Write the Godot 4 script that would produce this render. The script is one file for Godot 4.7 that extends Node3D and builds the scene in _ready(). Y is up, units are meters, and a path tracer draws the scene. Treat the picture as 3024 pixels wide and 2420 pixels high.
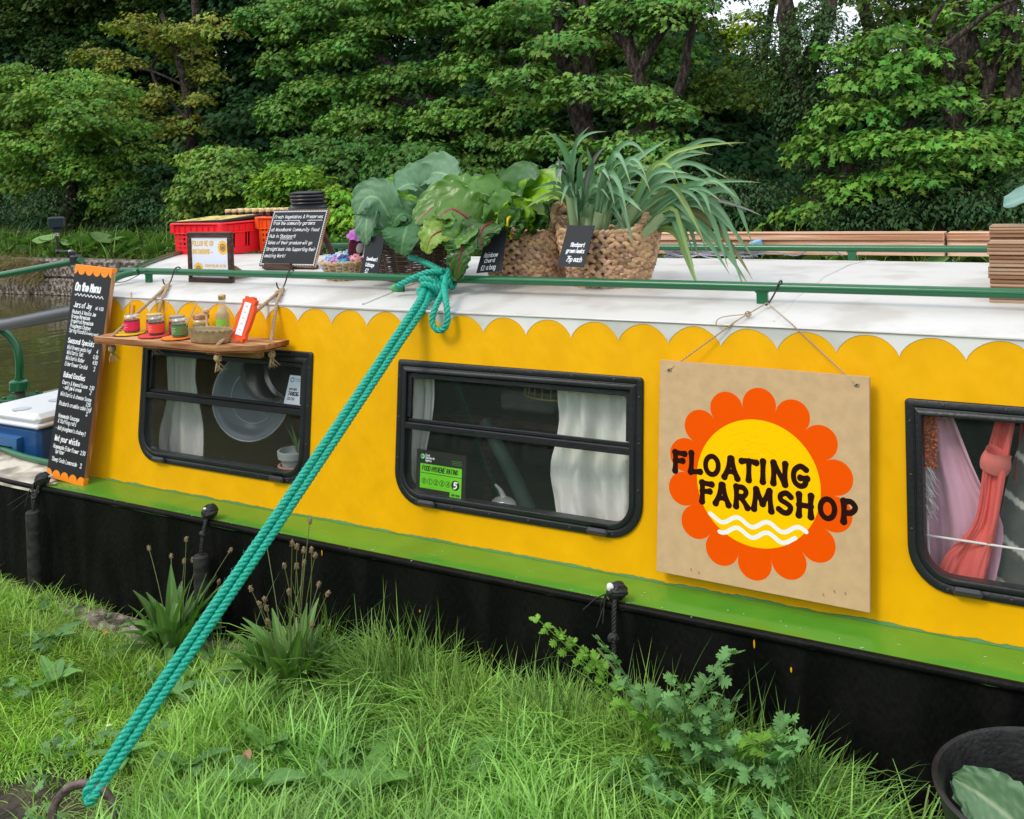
extends Node3D
# A yellow narrowboat shop moored at a grassy canal bank. Metres; x runs along the boat, y is up, z comes towards the towpath.
# The boat's near hull side is z = -2.7, the bank's grass is y = 0, the canal's water y = -0.28, the far bank wall z = -11.4.

var rng := RandomNumberGenerator.new()
var taken := {}
var mats := {}
var tex := {}

class MB:   # collects triangles; faces wind so that (b-a)x(c-a) points outwards
	var v := PackedVector3Array()
	var c := PackedColorArray()
	var t := PackedVector2Array()
	var ix := PackedInt32Array()
	var col := Color(1, 1, 1)
	func pt(p: Vector3, uv := Vector2.ZERO) -> int:
		v.append(p); c.append(col); t.append(uv)
		return v.size() - 1
	func f3(a: int, b: int, d: int) -> void:
		ix.append(a); ix.append(d); ix.append(b)
	func tri(a: Vector3, b: Vector3, d: Vector3) -> void:
		var k := pt(a); pt(b); pt(d); f3(k, k + 1, k + 2)
	func quad(a: Vector3, b: Vector3, d: Vector3, e: Vector3) -> void:   # uv: a(0,1) b(1,1) d(1,0) e(0,0)
		var k := pt(a, Vector2(0, 1)); pt(b, Vector2(1, 1)); pt(d, Vector2(1, 0)); pt(e, Vector2(0, 0))
		f3(k, k + 1, k + 2); f3(k, k + 2, k + 3)
	func grid(rows: Array, wrap := false, cols: Array = []) -> void:     # rows of points; smooth
		var k := v.size()
		var m: int = rows[0].size()
		var nr := rows.size()
		for i in nr:
			for j in m:
				if cols.size():
					col = cols[i][j]
				pt(rows[i][j], Vector2(float(j) / (m - 1), float(i) / (nr - 1)))
		for i in nr - 1:
			for j in (m if wrap else m - 1):
				var a := k + i * m + j
				var b := k + i * m + (j + 1) % m
				f3(a, b, b + m); f3(a, b + m, a + m)
	func tube(path: PackedVector3Array, r0: float, r1 := -1.0, sides := 8, caps := true, bulge = null) -> void:
		if r1 < 0.0: r1 = r0
		var n := path.size()
		var tan := (path[1] - path[0]).normalized()
		var side := tan.cross(Vector3.UP if absf(tan.y) < 0.9 else Vector3.RIGHT).normalized()
		var rows := []
		for i in n:
			var nt := (path[mini(i + 1, n - 1)] - path[maxi(i - 1, 0)]).normalized()
			side = (side - nt * side.dot(nt)).normalized()
			var up := nt.cross(side)
			var r := lerpf(r0, r1, float(i) / (n - 1))
			if bulge != null: r *= bulge.call(float(i) / (n - 1))
			var row := PackedVector3Array()
			for j in sides:
				var a := -TAU * j / sides
				row.append(path[i] + (side * cos(a) + up * sin(a)) * r)
			rows.append(row)
		grid(rows, true)
		if caps:
			for e in [0, n - 1]:
				var k := pt(path[e])
				for j in sides: pt(rows[e][j])
				for j in sides:
					if e: f3(k, k + 1 + j, k + 1 + (j + 1) % sides)
					else: f3(k, k + 1 + (j + 1) % sides, k + 1 + j)
	func lathe(prof: Array, at := Transform3D(), sides := 24) -> void:   # prof: Vector2(radius, height), bottom outside to top
		var rows := []
		for p in prof:
			var row := PackedVector3Array()
			for j in sides:
				var a := -TAU * j / sides
				row.append(at * Vector3(cos(a) * p.x, p.y, sin(a) * p.x))
			rows.append(row)
		# a profile corner sharper than 40 degrees gets its own edge
		var start := 0
		for i in range(1, prof.size()):
			var brk: bool = i == prof.size() - 1
			if not brk:
				brk = absf((prof[i] - prof[i - 1]).angle_to(prof[i + 1] - prof[i])) > 0.7
			if brk:
				grid(rows.slice(start, i + 1), true); start = i
	func box(size: Vector3, at := Transform3D(), bev := 0.0) -> void:    # centred, bevelled
		var h := size / 2
		bev = minf(bev, minf(h.x, minf(h.y, h.z)) * 0.9)
		var i := h - Vector3(bev, bev, bev)
		for ax in 3:
			for s in [-1.0, 1.0]:
				var n := Vector3.ZERO; n[ax] = s
				var u := Vector3.ZERO; u[(ax + 1) % 3] = 1
				var w := n.cross(u)
				var q := func(a: float, b: float) -> Vector3: return at * (n * h[ax] + u * a * i[(ax + 1) % 3] + w * b * i[(ax + 2) % 3])
				quad(q.call(-1, -1), q.call(1, -1), q.call(1, 1), q.call(-1, 1))
		if bev > 0.0:
			for ax in 3:
				var o := (ax + 1) % 3
				var l := (ax + 2) % 3
				for so in [-1.0, 1.0]:
					for sl in [-1.0, 1.0]:
						var e := func(ea: float, along_o: bool) -> Vector3:
							var p := Vector3.ZERO
							p[ax] = ea * i[ax]; p[o] = so * (h[o] if along_o else i[o]); p[l] = sl * (i[l] if along_o else h[l])
							return at * p
						if so * sl > 0: quad(e.call(1, true), e.call(1, false), e.call(-1, false), e.call(-1, true))
						else: quad(e.call(-1, true), e.call(-1, false), e.call(1, false), e.call(1, true))
			for sx in [-1.0, 1.0]:
				for sy in [-1.0, 1.0]:
					for sz in [-1.0, 1.0]:
						var a := at * Vector3(sx * h.x, sy * i.y, sz * i.z)
						var b := at * Vector3(sx * i.x, sy * h.y, sz * i.z)
						var d := at * Vector3(sx * i.x, sy * i.y, sz * h.z)
						if sx * sy * sz > 0: tri(a, b, d)
						else: tri(a, d, b)
	func prism(poly: PackedVector2Array, depth: float, at := Transform3D()) -> void:   # outline in x,y facing +z, thickness back to -depth
		var ids := Geometry2D.triangulate_polygon(poly)
		var m := poly.size()
		var lo := poly[0]; var hi := poly[0]
		for p in poly: lo = lo.min(p); hi = hi.max(p)
		var k := v.size()
		for p in poly: pt(at * Vector3(p.x, p.y, 0), Vector2((p.x - lo.x) / (hi.x - lo.x), (hi.y - p.y) / (hi.y - lo.y)))
		for i in range(0, ids.size(), 3):
			var a := poly[ids[i]]; var b := poly[ids[i + 1]]; var d := poly[ids[i + 2]]
			if (b - a).cross(d - a) > 0: f3(k + ids[i], k + ids[i + 1], k + ids[i + 2])
			else: f3(k + ids[i], k + ids[i + 2], k + ids[i + 1])
		if depth <= 0.0: return
		k = v.size()
		for p in poly: pt(at * Vector3(p.x, p.y, -depth))
		for i in range(0, ids.size(), 3):
			var a := poly[ids[i]]; var b := poly[ids[i + 1]]; var d := poly[ids[i + 2]]
			if (b - a).cross(d - a) > 0: f3(k + ids[i], k + ids[i + 2], k + ids[i + 1])
			else: f3(k + ids[i], k + ids[i + 1], k + ids[i + 2])
		var ccw := not Geometry2D.is_polygon_clockwise(poly)
		for i in m:
			var a := poly[i]; var b := poly[(i + 1) % m]
			if not ccw: var s := a; a = b; b = s
			quad(at * Vector3(a.x, a.y, -depth), at * Vector3(b.x, b.y, -depth), at * Vector3(b.x, b.y, 0), at * Vector3(a.x, a.y, 0))
	func blob(at: Transform3D, sides := 8, rings := 5) -> void:           # an ellipsoid
		var rows := []
		for i in rings + 1:
			var p := PI * i / rings - PI / 2
			var row := PackedVector3Array()
			for j in sides:
				var a := -TAU * j / sides
				row.append(at * Vector3(cos(a) * cos(p), sin(p), sin(a) * cos(p)))
			rows.append(row)
		grid(rows, true)
	func mesh() -> ArrayMesh:
		var n := PackedVector3Array(); n.resize(v.size())
		for i in range(0, ix.size(), 3):
			var a := ix[i]; var b := ix[i + 2]; var d := ix[i + 1]
			var q := (v[b] - v[a]).cross(v[d] - v[a])
			n[a] += q; n[b] += q; n[d] += q
		for i in n.size(): n[i] = n[i].normalized() if n[i].length_squared() > 1e-18 else Vector3.UP
		var arr := []; arr.resize(Mesh.ARRAY_MAX)
		arr[Mesh.ARRAY_VERTEX] = v; arr[Mesh.ARRAY_NORMAL] = n; arr[Mesh.ARRAY_COLOR] = c; arr[Mesh.ARRAY_TEX_UV] = t; arr[Mesh.ARRAY_INDEX] = ix
		var m := ArrayMesh.new()
		m.add_surface_from_arrays(Mesh.PRIMITIVE_TRIANGLES, arr)
		return m

class Paint:   # paints flat print: lettering and brushwork, into a picture
	var im: Image
	var w: int
	var h: int
	func _init(ww: int, hh: int, base: Color) -> void:
		w = ww; h = hh
		im = Image.create_empty(ww, hh, false, Image.FORMAT_RGB8); im.fill(base)
	func dot(p: Vector2, r: float, col: Color) -> void:
		for y in range(maxi(0, int(p.y - r - 1)), mini(h, int(p.y + r + 2))):
			for x in range(maxi(0, int(p.x - r - 1)), mini(w, int(p.x + r + 2))):
				var k := clampf(r + 0.5 - p.distance_to(Vector2(x + 0.5, y + 0.5)), 0, 1)
				if k > 0: im.set_pixel(x, y, im.get_pixel(x, y).lerp(col, k))
	func seg(a: Vector2, b: Vector2, ra: float, rb: float, col: Color) -> void:
		var r := maxf(ra, rb)
		var d := b - a
		var l := maxf(d.length_squared(), 1e-6)
		for y in range(maxi(0, int(minf(a.y, b.y) - r - 1)), mini(h, int(maxf(a.y, b.y) + r + 2))):
			for x in range(maxi(0, int(minf(a.x, b.x) - r - 1)), mini(w, int(maxf(a.x, b.x) + r + 2))):
				var p := Vector2(x + 0.5, y + 0.5)
				var u := clampf((p - a).dot(d) / l, 0, 1)
				var k := clampf(lerpf(ra, rb, u) + 0.5 - p.distance_to(a + d * u), 0, 1)
				if k > 0: im.set_pixel(x, y, im.get_pixel(x, y).lerp(col, k))
	func line(pts: PackedVector2Array, r: float, col: Color, flare := 0.0) -> void:
		var n := pts.size() - 1
		for i in n:
			var fa := r * (1.0 + flare * pow(absf(2.0 * i / n - 1.0), 2.2))
			var fb := r * (1.0 + flare * pow(absf(2.0 * (i + 1) / n - 1.0), 2.2))
			seg(pts[i], pts[i + 1], fa, fb, col)
	func poly(pts: PackedVector2Array, col: Color) -> void:
		var lo := pts[0]; var hi := pts[0]
		for p in pts: lo = lo.min(p); hi = hi.max(p)
		for y in range(maxi(0, int(lo.y)), mini(h, int(hi.y) + 1)):
			var xs := []
			for i in pts.size():
				var a := pts[i]; var b := pts[(i + 1) % pts.size()]
				if (a.y > y + 0.5) != (b.y > y + 0.5): xs.append(a.x + (y + 0.5 - a.y) / (b.y - a.y) * (b.x - a.x))
			xs.sort()
			for i in range(0, xs.size() - 1, 2):
				var x0 := clampi(int(round(xs[i])), 0, w); var x1 := clampi(int(round(xs[i + 1])), 0, w)
				if x1 > x0: im.fill_rect(Rect2i(x0, y, x1 - x0, 1), col)
	func grain(amount: float, seed_: int, stretch := Vector2(1, 1)) -> void:
		var nz := FastNoiseLite.new(); nz.seed = seed_; nz.frequency = 0.02; nz.fractal_octaves = 4
		for y in h:
			for x in w:
				var k := 1.0 + amount * nz.get_noise_2d(x * stretch.x, y * stretch.y)
				var q := im.get_pixel(x, y)
				im.set_pixel(x, y, Color(q.r * k, q.g * k, q.b * k))
	func tex() -> ImageTexture:
		return ImageTexture.create_from_image(im)

# --- handwriting: every letter as strokes on a 5 x 9 grid (two digits a point, baseline 2, small letters to 6, capitals to 8)
const HAND := {
	"a": "462605032243 4642", "b": "0802 052645432203", "c": "452605032243", "d": "4842 452605032243", "e": "0444452605032243", "f": "48382722 0636",
	"g": "452605032243 46412001", "h": "0802 05264542", "i": "2622 2829", "j": "36311000 3839", "k": "0802 4604 0442", "l": "1812", "m": "0602 05162522 25364542",
	"n": "0602 05264542", "o": "26050322434526", "p": "0600 052645432203", "q": "4640 452605032243", "r": "0602 052646", "s": "461605433202", "t": "28233242 0636",
	"u": "06032243 4642", "v": "062246", "w": "0612253246", "x": "0642 4602", "y": "0623 4610", "z": "06460242",
	"A": "022842 1434", "B": "0802 0828472505 25432202", "C": "472807032243", "D": "0802 082847432202", "E": "48080242 0535", "F": "480802 0535",
	"G": "472807032243 4525", "H": "0802 4842 0545", "I": "2822", "J": "48432203", "K": "0802 4805 0542", "L": "080242", "M": "0208254842", "N": "02084248",
	"O": "28070322434728", "P": "0802 082847462505", "R": "0802 082847462505 2542", "S": "4728070644432203", "T": "0848 2822", "U": "0803224348", "V": "082248",
	"W": "0812263248", "Y": "082548 2522", "0": "28070322434728", "1": "172822", "2": "072847460242", "3": "07284725432203", "4": "380444 3832",
	"5": "48080526442202", "6": "4728070322434404", "7": "084812", "8": "280725432203254728", "9": "44250628474222", "£": "47382723 0242 0535",
	"&": "42172837040322 2244", "!": "2824 2223", "(": "28171322", ")": "18272312", "-": "1434", ".": "2223", "'": "2827", ",": "2312", "–": "0444", "/": "0248",
}

func hand(p: Paint, text: String, at: Vector2, size: float, r: float, col: Color, slope := 0.0, wob := 0.25, squeeze := 1.0) -> float:
	# writes from the baseline point `at`; size is the capital height in pixels; returns the end x
	var u := size / 6.0
	var x := at.x
	for ch in text:
		if HAND.has(ch):
			var narrow: bool = ch in "ilI1!.'(),jt"
			var off := Vector2(rng.randf_range(-wob, wob), rng.randf_range(-wob, wob)) * u
			for stroke in HAND[ch].split(" "):
				var pts := PackedVector2Array()
				for i in range(0, stroke.length() - 1, 2):
					var gx := float(stroke[i].to_int()) * squeeze * 0.86
					if narrow: gx -= 0.9 * squeeze
					var gy := float(stroke[i + 1].to_int()) - 2.0
					pts.append(Vector2(x + (gx + gy * 0.12) * u, at.y - gy * u + (x + gx * u - at.x) * slope) + off)
				if pts.size() < 2: continue
				p.line(smooth2(pts, 3), r, col)
			x += (3.0 if narrow else 4.9) * u * squeeze
		else:
			x += 3.2 * u * squeeze
	return x

func hand_fit(p: Paint, text: String, at: Vector2, size: float, r: float, col: Color, width: float, wob := 0.12) -> void:
	hand(p, text, at, size, r, col, 0.0, wob, width / hand_width(text, size))

func hand_width(text: String, size: float, squeeze := 1.0) -> float:
	var x := 0.0
	for ch in text: x += (3.2 if not HAND.has(ch) else 3.0 if ch in "ilI1!.'(),jt" else 4.9) * size / 6.0 * squeeze
	return x

func smooth2(pts: PackedVector2Array, n := 4) -> PackedVector2Array:
	var o := PackedVector2Array()
	var m := pts.size()
	for i in m - 1:
		var a := pts[maxi(i - 1, 0)]; var d := pts[mini(i + 2, m - 1)]
		for k in n: o.append(pts[i].cubic_interpolate(pts[i + 1], a, d, float(k) / n))
	o.append(pts[m - 1])
	return o

func smooth3(pts: Array, n := 6) -> PackedVector3Array:
	var o := PackedVector3Array()
	var m := pts.size()
	for i in m - 1:
		var a: Vector3 = pts[maxi(i - 1, 0)]; var d: Vector3 = pts[mini(i + 2, m - 1)]
		var p: Vector3 = pts[i]
		for k in n: o.append(p.cubic_interpolate(pts[i + 1], a, d, float(k) / n))
	o.append(pts[m - 1])
	return o

# --- naming, tagging
func numbered(called: String, parent: Node) -> String:
	var key := str(parent.get_instance_id()) + called
	var k: int = taken.get(key, 0)
	taken[key] = k + 1
	return called if k == 0 else "%s_%03d" % [called, k]

func tag(o: Node, label := "", category := "", group := "", kind := "") -> Node:
	if label: o.set_meta("label", label)
	if category: o.set_meta("category", category)
	if group: o.set_meta("group", group)
	if kind: o.set_meta("kind", kind)
	return o

func thing(called: String, label: String, category: String, at := Transform3D(), group := "") -> Node3D:
	var o := Node3D.new()
	o.name = numbered(called, self); add_child(o, true)
	o.transform = at
	tag(o, label, category, group)
	return o

func part(called: String, what, m: Material, parent: Node = self, at := Transform3D()) -> MeshInstance3D:
	var o := MeshInstance3D.new()
	o.mesh = what.mesh() if what is MB else what
	o.material_override = m
	o.name = numbered(called, parent); parent.add_child(o, true)
	o.transform = at
	return o

func struct(called: String, what, m: Material) -> MeshInstance3D:
	var o := part(called, what, m)
	o.set_meta("kind", "structure")
	return o

func many(called: String, mesh_: Mesh, m: Material, xf: Array, cols: Array, parent: Node = self) -> MultiMeshInstance3D:
	var mm := MultiMesh.new()
	mm.transform_format = MultiMesh.TRANSFORM_3D
	mm.use_colors = true
	mm.mesh = mesh_
	mm.instance_count = xf.size()
	for i in xf.size():
		mm.set_instance_transform(i, xf[i]); mm.set_instance_color(i, cols[i])
	var o := MultiMeshInstance3D.new()
	o.multimesh = mm; o.material_override = m
	o.name = numbered(called, parent); parent.add_child(o, true)
	o.set_meta("kind", "stuff")
	return o

func copy(o: Node3D, at: Transform3D, label := "") -> Node3D:
	var base := String(o.name).rstrip("0123456789").rstrip("_") if String(o.name).right(4).begins_with("_") else String(o.name)
	var d: Node3D = o.duplicate()
	d.name = numbered(base, self); add_child(d, true)
	d.transform = at
	if label: d.set_meta("label", label)
	return d

# --- materials
func noise_tex(key: String, freq: float, lo: Color, hi: Color, octaves := 4, size := 256, kind := FastNoiseLite.TYPE_SIMPLEX_SMOOTH, p0 := 0.3, p1 := 0.7) -> NoiseTexture2D:
	if tex.has(key): return tex[key]
	var n := FastNoiseLite.new(); n.noise_type = kind; n.frequency = freq; n.fractal_octaves = octaves; n.seed = hash(key) % 1000
	var g := Gradient.new(); g.set_color(0, lo); g.set_color(1, hi); g.set_offset(0, p0); g.set_offset(1, p1)
	var t := NoiseTexture2D.new(); t.width = size; t.height = size; t.seamless = true; t.noise = n; t.color_ramp = g
	tex[key] = t
	return t

func bump_tex(key: String, freq: float, strength: float, octaves := 3, size := 256) -> NoiseTexture2D:
	if tex.has(key): return tex[key]
	var n := FastNoiseLite.new(); n.frequency = freq; n.fractal_octaves = octaves; n.seed = hash(key) % 1000
	var t := NoiseTexture2D.new(); t.width = size; t.height = size; t.seamless = true; t.noise = n; t.as_normal_map = true; t.bump_strength = strength
	tex[key] = t
	return t

func lin(r: float, g: float, b: float) -> Color:
	return Color(r, g, b).linear_to_srgb()

func mat(key: String, col: Color, rough := 0.6, metal := 0.0) -> StandardMaterial3D:
	if mats.has(key): return mats[key]
	var m := StandardMaterial3D.new()
	m.resource_name = key; m.albedo_color = col.linear_to_srgb(); m.roughness = rough; m.metallic = metal
	mats[key] = m
	return m

func worn(key: String, col: Color, rough: float, mottle: Texture2D, scale_: float, bump: Texture2D = null, bump_scale := 0.3) -> StandardMaterial3D:
	if mats.has(key): return mats[key]
	var m := mat(key, col, rough)
	m.uv1_triplanar = true; m.uv1_world_triplanar = true; m.uv1_scale = Vector3.ONE * scale_
	m.albedo_texture = mottle
	if bump:
		m.normal_enabled = true; m.normal_texture = bump; m.normal_scale = bump_scale
	return m

func leafy(key: String, rough := 0.5, back := Color(0.25, 0.4, 0.05), spec := 0.35) -> StandardMaterial3D:   # takes its colour from the vertices
	if mats.has(key): return mats[key]
	var m := mat(key, Color(1, 1, 1), rough)
	m.vertex_color_use_as_albedo = true
	m.backlight_enabled = true; m.backlight = back.linear_to_srgb()
	m.metallic_specular = spec
	m.cull_mode = BaseMaterial3D.CULL_DISABLED
	return m

func xf(pos: Vector3, yaw := 0.0, pitch := 0.0, roll := 0.0, sc := Vector3.ONE) -> Transform3D:
	return Transform3D(Basis.from_euler(Vector3(pitch, yaw, roll)) * Basis.from_scale(sc), pos)

const T := 0.11868    # lean of the cabin side, radians
const GY := 0.376     # height of the gunwale
var cab := Transform3D(Basis(Vector3(1, 0, 0), Vector3(0, cos(T), -sin(T)), Vector3(0, sin(T), cos(T))), Vector3(0, GY, -2.875))

func _ready() -> void:
	rng.seed = 7
	# --- camera
	var roll := deg_to_rad(-2.3)
	var yaw := deg_to_rad(30.262)
	var cam := Camera3D.new()
	cam.name = "camera"; add_child(cam)
	cam.projection = Camera3D.PROJECTION_FRUSTUM
	cam.near = 0.1; cam.far = 400.0
	cam.size = 2.0 * 0.1 * 1210.0 / 2950.0
	cam.frustum_offset = Vector2(0, -0.1 * 715.0 / 2950.0)
	cam.transform = Transform3D(Basis(Vector3.UP, yaw) * Basis(Vector3(0, 0, 1), roll), Vector3(0, 1.68, 0))
	cam.current = true
	# --- overcast daylight
	var env := Environment.new()
	env.background_mode = Environment.BG_SKY
	env.tonemap_mode = Environment.TONE_MAPPER_LINEAR
	env.tonemap_exposure = 1.2
	env.sdfgi_enabled = true; env.ssao_enabled = true; env.ssil_enabled = true
	var sm := ProceduralSkyMaterial.new()
	sm.sky_top_color = Color(0.93, 0.96, 1.0); sm.sky_horizon_color = Color(0.90, 0.93, 0.96); sm.sky_curve = 0.2
	sm.ground_bottom_color = Color(0.25, 0.28, 0.2); sm.ground_horizon_color = Color(0.5, 0.52, 0.5)
	sm.sky_energy_multiplier = 1.15
	var sky := Sky.new(); sky.sky_material = sm
	env.sky = sky
	var we := WorldEnvironment.new(); we.name = "sky_and_air"; we.environment = env; add_child(we)
	var sun := DirectionalLight3D.new()
	sun.name = "sun"; sun.light_energy = 0.5; sun.light_angular_distance = 18.0; sun.light_color = Color(1.0, 0.97, 0.92); sun.shadow_enabled = true
	add_child(sun)
	sun.look_at_from_position(Vector3.ZERO, -Vector3(-0.3, 0.75, 0.6))
	build_materials()
	build_ground()
	build_boat()
	build_windows()
	build_wood()
	build_far_bank()
	build_interior()
	build_stern()
	build_roof_load()
	build_baskets()
	build_shelf()
	build_signs()
	build_mooring()
	build_bank_plants()

func build_materials() -> void:
	var pale := noise_tex("pale_mottle", 0.012, Color(0.86, 0.86, 0.85), Color(1, 1, 1), 5)
	var dirt := noise_tex("dirt_mottle", 0.02, Color(0.55, 0.53, 0.5), Color(1, 1, 1), 5)
	var soft := bump_tex("soft_bump", 0.03, 2.0)
	var fine := bump_tex("fine_bump", 0.12, 4.0)
	worn("yellow_paint", Color(0.86, 0.435, 0.0), 0.42, noise_tex("paint_mottle", 0.02, Color(0.975, 0.97, 0.965), Color(1, 1, 1), 5), 0.9, soft, 0.3)
	mats.yellow_paint.uv1_scale = Vector3(1.3, 0.7, 1.3)
	worn("white_fascia", Color(0.72, 0.72, 0.70), 0.45, pale, 0.8, soft, 0.1)
	worn("white_roof", Color(0.60, 0.582, 0.555), 0.5, noise_tex("roof_mottle", 0.012, Color(0.92, 0.905, 0.89), Color(1, 1, 1), 6, 512, FastNoiseLite.TYPE_SIMPLEX_SMOOTH, 0.2, 0.5), 0.5, soft, 0.25)
	worn("gunwale_green", Color(0.085, 0.27, 0.022), 0.2, noise_tex("green_mottle", 0.02, Color(0.93, 0.96, 0.95), Color(1, 1, 1), 4), 0.9, soft, 0.15)
	worn("rail_green", Color(0.01, 0.115, 0.042), 0.25, noise_tex("paint_mottle", 0.02, Color(0.9, 0.9, 0.9), Color(1, 1, 1), 4), 1.4, soft, 0.1)
	worn("hull_black", Color(0.0085, 0.0082, 0.0078), 0.45, noise_tex("hull_mottle", 0.012, Color(0.72, 0.74, 0.76), Color(1, 1, 1), 5), 0.7, fine, 0.2)
	worn("cream_paint", Color(0.68, 0.62, 0.52), 0.5, dirt, 0.9, soft, 0.2)
	worn("frame_black", Color(0.012, 0.013, 0.016), 0.38, pale, 2.0, fine, 0.1)
	worn("stone", Color(0.36, 0.31, 0.26), 0.9, noise_tex("stone_mottle", 0.03, Color(0.45, 0.42, 0.4), Color(1, 1, 1), 5), 1.3, bump_tex("stone_bump", 0.06, 8.0, 5), 1.0)
	worn("soil", Color(0.075, 0.06, 0.04), 0.95, dirt, 1.6, bump_tex("stone_bump", 0.06, 8.0, 5), 0.8)
	worn("wood_floor_soil", Color(0.022, 0.024, 0.012), 0.95, dirt, 0.5)
	worn("timber", Color(0.46, 0.3, 0.19), 0.7, noise_tex("wood_grain", 0.01, Color(0.75, 0.62, 0.52), Color(1, 1, 1), 5), 1.0, fine, 0.2)
	worn("pale_timber", Color(0.78, 0.54, 0.4), 0.7, tex["wood_grain"], 1.0, fine, 0.2)
	mats.pale_timber.uv1_scale = Vector3(0.35, 9, 9)
	mats.timber.uv1_scale = Vector3(0.35, 9, 9)
	worn("dark_wood", Color(0.075, 0.035, 0.022), 0.45, noise_tex("wood_grain", 0.01, Color(0.7, 0.6, 0.5), Color(1, 1, 1), 5), 1.0)
	mats.dark_wood.uv1_scale = Vector3(3, 12, 12)
	worn("shelf_wood", Color(0.56, 0.31, 0.15), 0.6, noise_tex("wood_grain", 0.01, Color(0.7, 0.6, 0.5), Color(1, 1, 1), 5), 1.0, fine, 0.3)
	mats.shelf_wood.uv1_scale = Vector3(0.8, 9, 9)
	worn("pale_wood", Color(0.5, 0.28, 0.14), 0.6, noise_tex("wood_grain", 0.01, Color(0.7, 0.6, 0.5), Color(1, 1, 1), 5), 1.0)
	mats.pale_wood.uv1_scale = Vector3(9, 0.8, 9)
	worn("bark", Color(0.085, 0.06, 0.045), 0.95, noise_tex("bark_mottle", 0.03, Color(0.35, 0.35, 0.33), Color(1, 1, 1), 5), 1.0, bump_tex("stone_bump", 0.06, 8.0, 5), 1.0)
	mats.bark.uv1_scale = Vector3(2.0, 0.7, 2.0)
	worn("rusty_iron", Color(0.16, 0.11, 0.10), 0.55, dirt, 5.0, fine, 0.5)
	mat("black_rubber", Color(0.014, 0.014, 0.014), 0.5)
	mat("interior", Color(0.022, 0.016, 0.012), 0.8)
	mat("white_plain", Color(0.75, 0.75, 0.75), 0.5)
	mats.hull_black.uv1_scale = Vector3(2.0, 0.8, 2.0)
	mats.hull_black.metallic_specular = 0.2; mats.yellow_paint.metallic_specular = 0.3
	var g := mat("glass", Color(0.9, 0.95, 0.92), 0.02)
	g.transparency = BaseMaterial3D.TRANSPARENCY_ALPHA; g.albedo_color = Color(0.5, 0.56, 0.53, 0.06); g.metallic_specular = 0.6
	var w := mat("canal_water", Color(0.06, 0.055, 0.022), 0.04)
	w.metallic_specular = 0.6
	w.uv1_triplanar = true; w.uv1_world_triplanar = true; w.uv1_scale = Vector3(0.5, 0.5, 0.22)
	w.normal_enabled = true; w.normal_texture = bump_tex("ripple", 0.02, 2.0, 3); w.normal_scale = 0.16

func gh(x: float, z: float) -> float:   # height of the near bank
	var e := clampf((z + 2.62) / 0.35, 0, 1)
	return -0.075 + 0.065 * e - 0.012 * clampf((-2.7 - x) / 0.8, 0, 1) + 0.02 * sin(x * 2.3 + z) * e + 0.015 * sin(x * 5.1 - z * 3.7) * e + 0.012 * sin(z * 6.0 + x * 1.7)

func build_ground() -> void:
	var b := MB.new()
	var zs := [-2.62]
	var z := -2.5
	while z < 1.0: zs.append(z); z += 0.12
	zs.append_array([1.5, 2.5, 4.0, 6.0, 9.0, 14.0, 30.0, 90.0])
	var xs := [-120.0, -50.0, -25.0, -14.0, -10.0]
	var x := -8.0
	while x < 4.0: xs.append(x); x += 0.14
	xs.append_array([5.0, 7.0, 10.0, 16.0, 30.0, 60.0, 120.0])
	var rows := []
	var drop := PackedVector3Array()
	for xx in xs: drop.append(Vector3(xx, -1.2, -2.63))
	rows.append(drop)
	for zz in zs:
		var row := PackedVector3Array()
		for xx in xs: row.append(Vector3(xx, gh(xx, zz), zz))
		rows.append(row)
	rows.reverse()
	b.grid(rows)
	struct("bank_ground", b, mats.soil)
	# stone coping along the canal edge, block by block
	var cop := Node3D.new(); cop.name = "canal_edge"; add_child(cop); cop.set_meta("kind", "structure")
	var cx := -7.5
	while cx < 2.5:
		var l := rng.randf_range(0.4, 0.75)
		var q := MB.new()
		q.box(Vector3(l - 0.02, 0.22, 0.13), xf(Vector3(cx + l / 2, -0.175 + rng.randf_range(-0.012, 0.012) + (0.035 if absf(cx + 3.4) < 0.4 else 0.0), -2.60 + rng.randf_range(-0.01, 0.01)), rng.randf_range(-0.02, 0.02)), 0.025)
		part("stone", q, mats.stone, cop)
		cx += l
	var w := MB.new()
	w.quad(Vector3(-120, -0.28, -2.6), Vector3(120, -0.28, -2.6), Vector3(120, -0.28, -11.6), Vector3(-120, -0.28, -11.6))
	struct("canal_water", w, mats.canal_water)
	# far side: towpath terrain climbing into the wood
	var fb := MB.new()
	var fr := []
	var fz := [-11.55, -12.2, -13.0, -15.0, -18.0, -22.0, -27.0, -34.0, -60.0, -200.0]
	var fy := [0.3, 0.42, 0.45, 0.5, 0.8, 1.3, 1.9, 2.6, 3.0, 3.2]
	for i in fz.size():
		var row := PackedVector3Array()
		for k in 49:
			var fx := -120.0 + 5.0 * k
			row.append(Vector3(fx, fy[i] + (0.15 * sin(fx * 0.9 + i * 2.0) if i > 1 else 0.0), fz[i]))
		fr.append(row)
	fr.reverse()
	var low := PackedVector3Array()
	for k in 49: low.append(Vector3(-120.0 + 5.0 * k, -1.2, -11.56))
	fr.reverse()
	fr.push_front(low)
	fb.grid(fr)
	struct("far_bank_ground", fb, mats.wood_floor_soil)

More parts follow.
